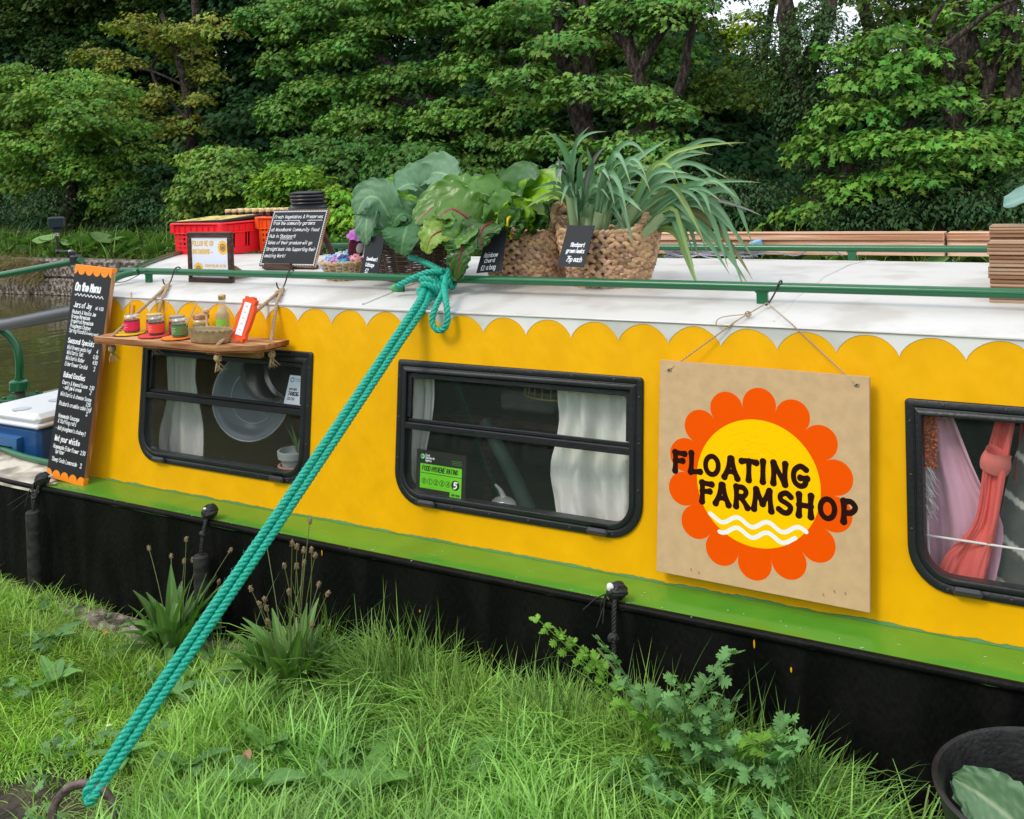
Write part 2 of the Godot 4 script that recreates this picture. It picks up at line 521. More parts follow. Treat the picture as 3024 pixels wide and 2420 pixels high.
func rr(x0: float, x1: float, s0: float, s1: float, rb: float, rt: float, d: float) -> PackedVector2Array:   # rounded outline, inset by d, anticlockwise from bottom left
	var o := PackedVector2Array()
	for q in 4:
		var r := rb if q in [0, 3] else rt
		var cxx: float = (x0 + r) if q in [0, 1] else (x1 - r)
		var cy: float = (s0 + r) if q in [0, 3] else (s1 - r)
		for k in 9:
			var a := PI + PI / 2 - PI / 2 * k / 8.0 - PI / 2 * q
			var e := maxf(r - d, 0.001)
			var p := Vector2(cxx, cy) + Vector2(cos(a), sin(a)) * e
			if d > r: p += Vector2((d - r) * (1 if q in [0, 1] else -1), (d - r) * (1 if q in [0, 3] else -1))
			o.append(p)
	o.reverse()
	return o

const WIN := [[-3.615, -2.645], [-2.232, -1.265], [-0.48, 0.487]]
const WS0 := 0.112
const WS1 := 0.622

func build_boat() -> void:
	var boat := thing("narrowboat", "yellow narrowboat with white scalloped roof edge, green gunwale and black hull", "boat")
	var L := -3.98
	var Rr := 5.2
	# hull: near side, stern round, far side
	var plan := PackedVector2Array()
	plan.append(Vector2(Rr + 3.0, -3.92)); plan.append(Vector2(Rr + 1.2, -3.0)); plan.append(Vector2(Rr, -2.7))
	for k in 40: plan.append(Vector2(lerpf(Rr, -4.2, (k + 1) / 40.0), -2.7))
	for k in 24:
		var a := PI / 2 + PI * (k + 1) / 24.0
		plan.append(Vector2(-4.2 + 1.62 * cos(a), -3.92 + 1.22 * sin(a)))
	plan.append(Vector2(Rr, -5.14)); plan.append(Vector2(Rr + 1.2, -4.84)); plan.append(Vector2(Rr + 3.0, -3.92))
	var b := MB.new()
	var rows := []
	for yy in [-0.9, 0.0, GY - 0.05, GY - 0.012]:
		var row := PackedVector3Array()
		for p in plan: row.append(Vector3(p.x, yy, p.y + (0.004 * sin(p.x * 3.0) if yy > 0 else 0.0)))
		rows.append(row)
	rows.reverse()
	b.grid(rows)
	# the rubbing edge under the gunwale
	var path := PackedVector3Array()
	for p in plan: path.append(Vector3(p.x, GY - 0.012, p.y))
	b.tube(path, 0.013, 0.013, 6, false)
	part("hull", b, mats.hull_black, boat)
	# gunwale, wavy brush line against the cabin
	var g := MB.new()
	for side in [0, 1]:
		var inner := PackedVector3Array()
		var mid := PackedVector3Array()
		var outer := PackedVector3Array()
		var lip := PackedVector3Array()
		var n := 150
		for k in n + 1:
			var x := lerpf(-4.02, Rr, float(k) / n)
			var zz := func(q: float) -> float: return q if side == 0 else -7.84 - q
			inner.append(Vector3(x, GY + 0.004, zz.call(-2.885)))
			mid.append(Vector3(x, GY, zz.call(-2.79)))
			outer.append(Vector3(x, GY - 0.001, zz.call(-2.699)))
			lip.append(Vector3(x, GY - 0.016 - 0.003 * rng.randf(), zz.call(-2.6905)))
		g.grid([lip, outer, mid, inner] if side == 0 else [inner, mid, outer, lip])
	part("gunwale", g, mats.gunwale_green, boat)
	# thick paint bead where the green meets the yellow, green brushed up unevenly
	var bead := MB.new()
	var e0 := PackedVector3Array(); var e1 := PackedVector3Array(); var e2 := PackedVector3Array()
	var nz := FastNoiseLite.new(); nz.frequency = 6.0; nz.seed = 3
	for k in 420:
		var x := lerpf(-3.8, 2.0, k / 419.0)
		var up := 0.006 + 0.006 * nz.get_noise_1d(x) + 0.003 * rng.randf()
		e0.append(cab * Vector3(x, 0.003, 0.010)); e1.append(cab * Vector3(x, up * 0.7, 0.006)); e2.append(cab * Vector3(x, up, 0.0012))
	bead.grid([e0, e1, e2])
	part("paint_edge", bead, worn("bead_green", Color(0.07, 0.22, 0.07), 0.35, mats.gunwale_green.albedo_texture, 3.0), boat)
	var sf := MB.new()
	for i in 90:
		var x := lerpf(-3.9, 1.0, rng.randf())
		var q := rng.randf()
		sf.blob(Transform3D(Basis(Vector3.UP, rng.randf() * 3.0) * Basis.from_scale(Vector3(rng.randf_range(0.0012, 0.005), 0.0004, rng.randf_range(0.001, 0.0022))), Vector3(x, GY + 0.0006, lerpf(-2.695, -2.85, q * q))), 6, 4)
	tag(part("paint_chips", sf, mat("chip_pale", Color(0.42, 0.58, 0.4), 0.6), boat), "", "", "", "stuff")
	# cabin side with window openings
	var c := MB.new()
	var top := 0.80
	var xa := L
	for w in WIN + [[Rr, Rr]]:
		c.prism(PackedVector2Array([Vector2(xa, 0), Vector2(w[0] + 0.015, 0), Vector2(w[0] + 0.015, top), Vector2(xa, top)]), 0.0, cab)
		if w[0] < Rr:
			var x0: float = w[0] + 0.015
			var x1: float = w[1] - 0.015
			c.prism(PackedVector2Array([Vector2(x0, WS1 - 0.015), Vector2(x1, WS1 - 0.015), Vector2(x1, top), Vector2(x0, top)]), 0.0, cab)
			var lowp := PackedVector2Array([Vector2(x0, 0), Vector2(x1, 0)])
			var o := rr(x0, x1, WS0 + 0.015, WS1, 0.1, 0.01, 0.0)
			var ring := PackedVector2Array()
			for p in o: if p.y < WS0 + 0.116: ring.append(p)
			# order the ring from right to left
			var arr := Array(ring); arr.sort_custom(func(p, q): return p.x > q.x if absf(p.x - q.x) > 1e-5 else (p.y > q.y if p.x > (x0 + x1) / 2 else p.y < q.y))
			for p in arr: lowp.append(p)
			c.prism(lowp, 0.0, cab)
			c.prism(PackedVector2Array([Vector2(x0, WS0 + 0.115), Vector2(x0 - 0.0001, WS0 + 0.115), Vector2(x0 - 0.0001, WS1), Vector2(x0, WS1)]), 0.0, cab)
		xa = w[1] - 0.015
	part("cabin_side", c, mats.yellow_paint, boat)
	# white band above the yellow scallops
	var f := MB.new()
	var pitch := 0.1722
	var first := -2.904 - 6 * pitch
	for k in 48:
		var x0 := first + k * pitch
		if x0 > Rr - pitch: break
		var pts := PackedVector2Array([Vector2(x0 + pitch, 0.803), Vector2(x0, 0.803), Vector2(x0, 0.735 + rng.randf_range(-0.003, 0.003))])
		for i in 15:
			var u := (i + 0.5) / 15.0
			pts.append(Vector2(x0 + pitch * u, 0.736 + 0.055 * pow(1.0 - pow(absf(2 * u - 1), 2.1), 0.8) + 0.0008 * sin(u * 9 + k)))
		pts.append(Vector2(x0 + pitch, 0.735))
		if x0 < L:
			if x0 + pitch < L: continue
			var clip := Geometry2D.intersect_polygons(pts, PackedVector2Array([Vector2(L, 0), Vector2(9, 0), Vector2(9, 2), Vector2(L, 2)]))
			for q in clip: f.prism(q, 0.0, cab.translated_local(Vector3(0, 0, 0.0016)))
		else: f.prism(pts, 0.0, cab.translated_local(Vector3(0, 0, 0.0016)))
	part("scalloped_band", f, mats.white_fascia, boat)
	# roof, cambered, its left end running out to a point
	var r := MB.new()
	var rws := []
	for i in 25:
		var u := i / 24.0
		var z := lerpf(-2.962, -4.878, u)
		var row := PackedVector3Array()
		for k in 46:
			var t := pow(k / 45.0, 1.0)
			var x := lerpf(roof_left(z), Rr, t)
			row.append(Vector3(x, roof_y(z) + (0.002 * sin(x * 2.1 + z * 3.0)), z))
		rws.append(row)
	r.grid(rws)
	part("roof", r, mats.white_roof, boat)
	# rounded roof edge along the near and far sides
	for s in [0, 1]:
		var ed := MB.new()
		ed.tube(smooth3([Vector3(L, 1.1705, -2.968 if s == 0 else -4.872), Vector3(Rr, 1.1705, -2.968 if s == 0 else -4.872)], 60), 0.004, 0.004, 8, false)
		part("roof_edge", ed, mats.white_roof, boat)
	var far := MB.new()
	far.quad(Vector3(Rr, GY, -4.965), Vector3(-4.0, GY, -4.965), Vector3(-4.0, 1.17, -4.872), Vector3(Rr, 1.17, -4.872))
	part("far_cabin_side", far, mats.yellow_paint, boat)
	for x in [L, Rr]:
		var endp := MB.new()
		endp.prism(PackedVector2Array([Vector2(-4.965, 0.1), Vector2(-2.875, 0.1), Vector2(-2.968, 1.165), Vector2(-3.4, 1.2), Vector2(-3.92, 1.225), Vector2(-4.4, 1.2), Vector2(-4.872, 1.165)]), 0.03, Transform3D(Basis(Vector3(0, 0, 1), Vector3(0, 1, 0), Vector3(-1, 0, 0)), Vector3(x + 0.015, 0, 0)))
		part("cabin_end", endp, mats.yellow_paint, boat)
	# roof weld seams
	for x in [-2.45, -0.86, 0.75]:
		var sm := MB.new()
		var sp := []
		for k in 14: sp.append(Vector3(x + 0.004 * sin(k * 2.2), roof_y(lerpf(-3.02, -4.8, k / 13.0)) - 0.0005, lerpf(-3.02, -4.8, k / 13.0)))
		sm.tube(smooth3(sp, 5), 0.0045, 0.0045, 6, false)
		part("roof_seam", sm, mats.white_roof, boat)
	# handrails on small brackets
	for s in [0, 1]:
		var z := -3.22 if s == 0 else -4.62
		var h := MB.new()
		var zo := 0.13 if s == 0 else -0.13
		var pts := [Vector3(-4.06, roof_y(z + zo) + 0.008, z + zo), Vector3(-4.03, 1.235, z + zo * 0.55), Vector3(-3.96, 1.255, z + zo * 0.08), Vector3(-3.85, 1.257, z), Vector3(-1.0, 1.2575, z), Vector3(Rr, 1.257, z)]
		h.tube(smooth3(pts, 14), 0.0155, 0.0155, 14)
		var rail := part("handrail", h, mats.rail_green, boat)
		for x in [-3.9, -2.42, -0.952, 0.52, 2.0]:
			var br := MB.new()
			br.prism(PackedVector2Array([Vector2(-0.018, -0.06), Vector2(0.018, -0.06), Vector2(0.018, -0.012), Vector2(0.03, 0.0), Vector2(-0.03, 0.0), Vector2(-0.018, -0.012)]), 0.014, xf(Vector3(x, 1.249, z + 0.007)))
			part("bracket", br, mats.rail_green, rail)
	# green trim along the pointed roof end
	var tr := MB.new()
	tr.tube(smooth3([Vector3(-3.99, 1.178, -2.98), Vector3(roof_left(-3.45), roof_y(-3.45) + 0.012, -3.45), Vector3(roof_left(-3.92), roof_y(-3.92) + 0.012, -3.92), Vector3(-4.87, roof_y(-4.31) + 0.012, -4.31), Vector3(-4.9, roof_y(-4.5) + 0.012, -4.5), Vector3(-4.9, 1.178, -4.86)], 8), 0.013, 0.013, 8)
	part("roof_end_trim", tr, mats.rail_green, boat)
	# chips and drips of yellow paint on the hull
	for d in [[-0.86, 0.335, 0.013], [-0.76, 0.285, 0.008], [-2.42, 0.338, 0.012], [-0.66, 0.05, 0.006], [-0.75, 0.02, 0.005], [-2.0, 0.21, 0.005], [-1.72, 0.12, 0.004]]:
		var dr := MB.new()
		dr.blob(Transform3D(Basis.from_scale(Vector3(0.0028, d[2], 0.0015)), Vector3(d[0], d[1], -2.6985)), 6, 4)
		part("paint_drip", dr, mats.yellow_paint, boat)
	# yellow hinge by the menu board
	var hg := MB.new()
	hg.box(Vector3(0.016, 0.05, 0.012), cab.translated_local(Vector3(-3.70, 0.745, 0.006)), 0.003)
	hg.tube(PackedVector3Array([cab * Vector3(-3.712, 0.775, 0.014), cab * Vector3(-3.712, 0.715, 0.014)]), 0.006, 0.006, 8)
	part("hinge", hg, mats.yellow_paint, boat)

func roof_y(z: float) -> float:
	return 1.17 + 0.07 * (1.0 - pow((z + 3.92) / 0.952, 2.0))

func roof_left(z: float) -> float:
	return maxf(-4.9, -3.985 + 0.65 * (z + 2.968))

func build_windows() -> void:
	var boat := get_node("narrowboat")
	for k in 3:
		var x0: float = WIN[k][0]
		var x1: float = WIN[k][1]
		var win := Node3D.new()
		win.name = numbered("window", boat); boat.add_child(win, true)
		var fr := MB.new()
		var rows := []
		for p in [[0.0, -0.001], [0.0, 0.007], [0.004, 0.010], [0.020, 0.011], [0.022, 0.007], [0.027, 0.007], [0.029, 0.015], [0.042, 0.015], [0.044, 0.012], [0.045, -0.03]]:
			var row := PackedVector3Array()
			for q in rr(x0, x1, WS0, WS1, 0.115, 0.012, p[0]): row.append(cab * Vector3(q.x, q.y, p[1]))
			row.append(row[0])
			rows.append(row)
		fr.grid(rows)
		part("frame", fr, mats.frame_black, win)
		var bar := MB.new()
		if k < 2:
			bar.box(Vector3(x1 - x0 - 0.08, 0.024, 0.03), cab * Transform3D(Basis(), Vector3((x0 + x1) / 2, 0.388, -0.002)), 0.003)
			bar.box(Vector3(x1 - x0 - 0.086, 0.012, 0.012), cab * Transform3D(Basis(), Vector3((x0 + x1) / 2, 0.407, -0.006)), 0.002)
			# inner frame of the opening top light
			for xx in [x0 + 0.052, x1 - 0.052]: bar.box(Vector3(0.016, 0.16, 0.016), cab * Transform3D(Basis(), Vector3(xx, 0.497, -0.004)), 0.002)
			bar.box(Vector3(x1 - x0 - 0.1, 0.018, 0.016), cab * Transform3D(Basis(), Vector3((x0 + x1) / 2, WS1 - 0.054, -0.004)), 0.002)
			part("glazing_bar", bar, mats.frame_black, win)
			var up := MB.new()
			up.prism(PackedVector2Array([Vector2(x0 + 0.04, 0.40), Vector2(x1 - 0.04, 0.40), Vector2(x1 - 0.04, WS1 - 0.04), Vector2(x0 + 0.04, WS1 - 0.04)]), 0.0, cab.translated_local(Vector3(0, 0, -0.010)))
			part("pane", up, mats.glass, win)
		var lo := MB.new()
		var ring := PackedVector2Array()
		for q in rr(x0, x1, WS0, 0.385 if k < 2 else WS1, 0.115, 0.012, 0.04): ring.append(q)
		if k < 2:
			for i in ring.size(): if ring[i].y > 0.33: ring[i].y = 0.385
		var clean := PackedVector2Array()
		for q in ring: if clean.is_empty() or (clean[-1].distance_to(q) > 0.0015 and clean[0].distance_to(q) > 0.0015): clean.append(q)
		lo.prism(clean, 0.0, cab.translated_local(Vector3(0, 0, -0.004)))
		part("pane", lo, mats.glass, win)
		for xx in [x0 + 0.15, x1 - 0.15]:
			var ct := MB.new()
			ct.box(Vector3(0.075, 0.022, 0.02), cab * Transform3D(Basis(), Vector3(xx, WS0 + 0.016, 0.02)), 0.008)
			part("catch", ct, mat("catch_black", Color(0.03, 0.03, 0.036), 0.35), win)
		var sc := MB.new()
		for i in 6:
			var sx := lerpf(x0 + 0.1, x1 - 0.1, i / 5.0)
			sc.blob(cab * Transform3D(Basis.from_scale(Vector3(0.0045, 0.0045, 0.002)), Vector3(sx, WS1 - 0.012, 0.0108)), 8, 4)
			sc.blob(cab * Transform3D(Basis.from_scale(Vector3(0.0045, 0.0045, 0.002)), Vector3(sx, WS0 + 0.012, 0.0108)), 8, 4)
		for i in 3:
			for sx in [x0 + 0.012, x1 - 0.012]: sc.blob(cab * Transform3D(Basis.from_scale(Vector3(0.0045, 0.0045, 0.002)), Vector3(sx, lerpf(0.27, 0.56, i / 2.0), 0.0108)), 8, 4)
		tag(part("screws", sc, mat("screw", Color(0.05, 0.05, 0.055), 0.3, 0.6), win), "", "", "", "stuff")

# --- leaves and trees
func leaf_maple(b: MB, at: Transform3D, s: float) -> void:      # five lobes, folded along the midrib, tip along +x
	var o := [Vector2(0.0, 0.0), Vector2(-0.05, 0.3), Vector2(0.2, 0.22), Vector2(0.42, 0.52), Vector2(0.52, 0.2), Vector2(1.0, 0.0), Vector2(0.52, -0.2), Vector2(0.42, -0.52), Vector2(0.2, -0.22), Vector2(-0.05, -0.3)]
	var k := b.pt(at * (Vector3(0.35, 0.0, 0.0) * s))
	for p in o: b.pt(at * (Vector3(p.x, -0.22 * absf(p.y) - 0.18 * maxf(p.x - 0.3, 0.0), p.y) * s))
	for i in o.size(): b.f3(k, k + 1 + i, k + 1 + (i + 1) % o.size())

func leaf_oval(b: MB, at: Transform3D, s: float) -> void:
	var k := b.pt(at * Vector3.ZERO)
	b.pt(at * (Vector3(0.35, -0.08, 0.24) * s)); b.pt(at * (Vector3(1.0, -0.15, 0.0) * s)); b.pt(at * (Vector3(0.35, -0.08, -0.24) * s)); b.pt(at * (Vector3(0.45, 0.02, 0) * s))
	b.f3(k, k + 1, k + 4); b.f3(k + 4, k + 1, k + 2); b.f3(k + 4, k + 2, k + 3); b.f3(k, k + 4, k + 3)

func spray(kind: String, seed_: int) -> ArrayMesh:               # a twig end with its leaves spread out flat
	var r := RandomNumberGenerator.new(); r.seed = seed_
	var b := MB.new()
	var n := 11 if kind == "maple" else 12
	for i in n:
		var x := r.randf_range(-0.05, 0.26)
		var side := r.randf_range(-1, 1)
		var s := r.randf_range(0.07, 0.118) if kind == "maple" else r.randf_range(0.05, 0.085)
		var g := r.randf_range(0.72, 1.2)
		b.col = Color(g * r.randf_range(0.9, 1.12), g, g * r.randf_range(0.8, 1.1))
		var t := Transform3D(Basis(Vector3.UP, -side * 1.4 + r.randf_range(-0.4, 0.4)) * Basis(Vector3(0, 0, 1), r.randf_range(-0.75, 0.1)) * Basis(Vector3(1, 0, 0), r.randf_range(-0.5, 0.5)), Vector3(x, r.randf_range(-0.07, 0.05), side * 0.17))
		if kind == "maple": leaf_maple(b, t, s)
		else: leaf_oval(b, t, s)
	b.col = Color(0.6, 0.4, 0.4)
	b.tube(PackedVector3Array([Vector3(-0.25, -0.03, 0), Vector3(0.05, 0.0, 0.01), Vector3(0.25, -0.02, 0)]), 0.005, 0.002, 3, false)
	return b.mesh()

var sprays := {}

func crown(clumps: Array, tint: Color, dens: float, leaf: String, parent: Node, big := 1.0) -> void:
	var key := leaf + "_spray"
	if not sprays.has(key): sprays[key] = [spray(leaf, 11), spray(leaf, 23), spray(leaf, 37)]
	var xs := [[], [], []]
	var cs := [[], [], []]
	for c in clumps:
		var n := int(dens * 84.0 * c[3] * c[4] / 0.16 / (big * big)) + 6
		var tone := rng.randf_range(0.8, 1.2)
		var shift := rng.randf()
		for i in n:
			var a := rng.randf() * TAU
			var e := asin(clampf(rng.randf_range(-0.75, 1.0), -1, 1))
			var rad := pow(rng.randf(), 0.3)
			var p := Vector3(cos(a) * cos(e), sin(e), sin(a) * cos(e)) * rad
			if p.z < -0.55: p.z = -p.z * rng.randf()
			var y: float = p.y * c[4]
			var tier := 0.42 * big
			if leaf == "maple": y = lerpf(y, (roundf(y / tier + shift) - shift) * tier, 0.2) - 0.16 * (p.x * p.x + p.z * p.z) * c[3] * 0.4
			var pos := Vector3(c[0] + p.x * c[3], c[1] + y, c[2] + p.z * c[3] * 0.8)
			var out := atan2(-p.z, p.x) + rng.randf_range(-0.7, 0.7)
			var droop := rng.randf_range(-0.7, 0.15)
			var s := rng.randf_range(0.5, 1.1) * big
			var k := rng.randi() % 3
			xs[k].append(Transform3D(Basis(Vector3.UP, out) * Basis(Vector3(0, 0, 1), droop) * Basis(Vector3(1, 0, 0), rng.randf_range(-0.3, 0.3)) * Basis.from_scale(Vector3.ONE * s), pos))
			var g := tone * rng.randf_range(0.7, 1.25)
			cs[k].append(Color(tint.r * g * rng.randf_range(0.75, 1.4), tint.g * g, tint.b * g * rng.randf_range(0.8, 1.2)))
	for k in 3: many("crown", sprays[key][k], leafy("foliage_leaf", 0.55, Color(0.42, 0.5, 0.12), 0.28), xs[k], cs[k], parent)

func tree(called: String, label: String, category: String, tint: Color, dens: float, clumps: Array, stems: Array, leaf: String) -> void:
	var t := thing(called, label, category)
	for i in stems.size():
		var b := MB.new()
		var pts: PackedVector3Array = smooth3(stems[i][0], 7)
		if i == 0 or stems[i][1] > 0.12: pts[0].y = minf(pts[0].y, 0.3)
		for k in pts.size(): pts[k] += Vector3(rng.randf_range(-1, 1), 0, rng.randf_range(-1, 1)) * stems[i][1] * 0.12
		b.tube(pts, stems[i][1] * 1.1, stems[i][1] * 0.5, 10, true)
		part("trunk" if i == 0 else "limb", b, mats.bark, t)
	# twigs fanning out into every clump
	var tw := MB.new()
	for c in clumps:
		for i in 5:
			var a := rng.randf() * TAU
			var e := Vector3(c[0] + cos(a) * c[3] * 0.8, c[1] + rng.randf_range(-0.1, 0.5) * c[4], c[2] + sin(a) * c[3] * 0.6)
			var s := Vector3(c[0] + rng.randf_range(-0.2, 0.2), c[1] - c[4] * 0.5, c[2] - 0.3)
			tw.tube(smooth3([s, (s + e) / 2 + Vector3(rng.randf_range(-0.1, 0.1), 0.12, 0), e], 3), 0.011, 0.004, 5, false)
	tag(part("twigs", tw, mats.bark, t), "", "", "", "stuff")
	crown(clumps, tint, dens, leaf, t)

func build_wood() -> void:
	tree("sycamore_tree", "bright sycamore leaning out over the far bank at the left edge", "tree", Color(0.144, 0.300, 0.046), 1.0,
		[[-18.21, 3.65, -13.50, 1.39, 0.42], [-19.99, 3.37, -13.50, 1.14, 0.46], [-17.21, 2.81, -13.50, 0.97, 0.41], [-19.06, 2.60, -13.50, 1.31, 0.45], [-18.00, 2.06, -13.50, 0.99, 0.35], [-17.14, 1.59, -13.50, 0.63, 0.39], [-21.66, 4.17, -14.30, 0.89, 0.44], [-20.82, 2.37, -13.50, 0.63, 0.42], [-16.39, 2.29, -13.50, 0.52, 0.25], [-16.75, 2.95, -12.50, 0.73, 0.46], [-20.09, 1.82, -13.50, 0.72, 0.31], [-17.23, 1.26, -13.50, 0.48, 0.21]],
		[[[Vector3(-18.85, 0.83, -13.50), Vector3(-18.65, 1.58, -13.50), Vector3(-18.28, 2.57, -13.50), Vector3(-18.51, 3.78, -13.50)], 0.16], [[Vector3(-18.45, 2.18, -13.50), Vector3(-17.38, 2.52, -13.50), Vector3(-16.38, 2.33, -13.50)], 0.05], [[Vector3(-18.36, 2.37, -13.50), Vector3(-19.53, 2.83, -13.50), Vector3(-20.68, 3.10, -13.50)], 0.05]], "maple")
	tree("golden_maple_tree", "thin maple with yellowing leaf sprays above the dark gap in the wood", "tree", Color(0.253, 0.318, 0.055), 0.6,
		[[-17.53, 4.76, -15.00, 0.62, 0.19], [-18.87, 4.41, -15.00, 0.59, 0.21], [-16.85, 4.90, -15.00, 0.61, 0.18], [-18.91, 3.83, -15.00, 0.48, 0.17], [-17.60, 3.57, -15.00, 0.57, 0.23], [-18.30, 3.47, -15.00, 0.37, 0.13], [-17.14, 4.51, -15.50, 0.63, 0.26], [-18.15, 3.25, -15.00, 0.79, 0.23], [-15.46, 4.75, -14.50, 0.82, 0.25], [-19.59, 4.69, -15.00, 0.65, 0.22], [-16.89, 2.89, -15.00, 0.61, 0.24], [-17.47, 5.06, -14.40, 0.71, 0.20], [-16.72, 4.05, -15.50, 0.52, 0.31], [-16.35, 3.44, -15.00, 0.40, 0.18]],
		[[[Vector3(-16.87, 0.77, -15.00), Vector3(-16.70, 2.49, -15.00), Vector3(-16.83, 3.93, -15.00), Vector3(-17.42, 5.32, -15.00)], 0.11], [[Vector3(-16.78, 3.01, -15.00), Vector3(-17.52, 3.67, -15.00), Vector3(-17.79, 4.21, -15.00), Vector3(-17.16, 4.67, -15.00)], 0.04], [[Vector3(-16.80, 3.72, -15.00), Vector3(-17.79, 4.11, -15.00), Vector3(-18.72, 4.29, -15.00)], 0.03]], "maple")
	tree("dark_lime_tree", "tall blue-green lime filling the top left corner of the wood", "tree", Color(0.084, 0.190, 0.053), 1.0,
		[[-25.11, 6.33, -17.50, 1.98, 0.92], [-22.33, 5.90, -17.50, 0.88, 0.75], [-26.69, 5.28, -17.50, 1.09, 0.68], [-22.96, 5.08, -17.50, 1.14, 0.51], [-20.49, 6.07, -17.50, 0.97, 0.48], [-24.41, 7.56, -17.50, 2.35, 0.91], [-23.93, 5.43, -17.50, 1.29, 0.65]],
		[[[Vector3(-22.94, 0.64, -17.50), Vector3(-22.58, 3.41, -17.50), Vector3(-22.25, 5.77, -17.50), Vector3(-22.21, 8.02, -17.50)], 0.24]], "maple")
	tree("hazel_bush", "pale hazel bush by the water, left of the red crate's chimney", "bush", Color(0.168, 0.328, 0.061), 1.15,
		[[-13.66, 2.01, -12.80, 0.68, 0.32], [-14.11, 1.50, -12.80, 0.52, 0.26], [-13.23, 1.66, -12.60, 0.67, 0.33], [-14.32, 1.16, -12.80, 0.39, 0.19], [-13.32, 1.22, -13.00, 0.51, 0.30], [-13.62, 2.08, -13.40, 0.35, 0.26]],
		[[[Vector3(-13.49, 0.85, -12.80), Vector3(-13.51, 1.49, -12.80), Vector3(-13.78, 2.01, -12.80)], 0.04], [[Vector3(-13.37, 0.85, -12.80), Vector3(-13.10, 1.48, -12.80), Vector3(-12.84, 1.97, -12.80)], 0.04]], "maple")
	tree("broad_sycamore_tree", "big spreading sycamore behind the cabbage basket with pale flowering tips", "tree", Color(0.144, 0.328, 0.065), 1.15,
		[[-12.92, 4.53, -14.50, 0.86, 0.33], [-12.02, 4.00, -14.50, 0.88, 0.30], [-13.44, 3.90, -14.50, 0.55, 0.28], [-10.90, 4.32, -14.50, 0.90, 0.33], [-9.76, 4.36, -14.50, 0.87, 0.30], [-12.40, 3.32, -14.50, 0.94, 0.32], [-10.63, 3.35, -14.50, 0.94, 0.31], [-11.41, 2.68, -14.50, 1.04, 0.36], [-9.64, 2.61, -14.50, 0.95, 0.36], [-9.11, 3.44, -14.50, 0.81, 0.29], [-8.30, 2.65, -14.50, 0.75, 0.32], [-13.88, 4.87, -14.50, 0.65, 0.28], [-12.20, 4.86, -14.50, 1.07, 0.36], [-10.34, 4.89, -14.50, 1.18, 0.34], [-8.52, 4.03, -14.50, 0.88, 0.32], [-13.24, 2.97, -14.50, 0.73, 0.41], [-8.89, 2.04, -14.50, 0.81, 0.34]],
		[[[Vector3(-9.34, 0.75, -14.50), Vector3(-9.36, 1.32, -14.50), Vector3(-9.52, 2.15, -14.50), Vector3(-10.13, 3.02, -14.50), Vector3(-11.14, 3.78, -14.50)], 0.14], [[Vector3(-9.43, 1.90, -14.50), Vector3(-8.68, 2.60, -14.50), Vector3(-8.08, 3.51, -14.50), Vector3(-7.95, 4.44, -14.50)], 0.12], [[Vector3(-9.84, 2.67, -14.50), Vector3(-11.18, 3.10, -14.50), Vector3(-12.51, 3.46, -14.50)], 0.06], [[Vector3(-10.52, 3.39, -14.50), Vector3(-12.01, 4.22, -14.50), Vector3(-13.39, 4.72, -14.50)], 0.05], [[Vector3(-9.34, 1.73, -14.50), Vector3(-9.18, 2.06, -14.50), Vector3(-8.35, 1.70, -14.50)], 0.05]], "maple")
	tree("green_thicket_tree", "leafy thicket of mid-green foliage right behind the heaped vegetables", "tree", Color(0.084, 0.218, 0.046), 1.2,
		[[-9.60, 1.80, -13.40, 0.94, 0.39], [-11.00, 1.90, -13.40, 0.90, 0.45], [-8.16, 1.42, -13.40, 0.82, 0.34], [-10.42, 1.23, -13.40, 0.88, 0.32], [-9.16, 1.13, -13.40, 0.92, 0.31], [-12.31, 2.03, -13.80, 0.78, 0.43], [-7.32, 1.10, -13.40, 0.65, 0.29]],
		[[[Vector3(-9.47, 0.67, -13.40), Vector3(-9.54, 1.22, -13.40), Vector3(-9.80, 1.77, -13.40)], 0.07], [[Vector3(-8.55, 0.67, -13.40), Vector3(-8.44, 1.12, -13.40), Vector3(-8.16, 1.42, -13.40)], 0.05]], "maple")
	tree("bright_elder_bush", "yellow-green elder bush at the water's edge behind the chimney", "bush", Color(0.194, 0.418, 0.039), 1.3,
		[[-11.49, 1.65, -12.40, 0.63, 0.33], [-10.70, 1.25, -12.40, 0.61, 0.29], [-11.94, 1.23, -12.40, 0.36, 0.28], [-11.21, 1.02, -12.40, 0.70, 0.19], [-10.03, 1.01, -12.40, 0.52, 0.19]],
		[[[Vector3(-11.43, 0.79, -12.40), Vector3(-11.46, 1.22, -12.40), Vector3(-11.54, 1.62, -12.40)], 0.04], [[Vector3(-10.72, 0.79, -12.40), Vector3(-10.70, 1.13, -12.40)], 0.04]], "maple")
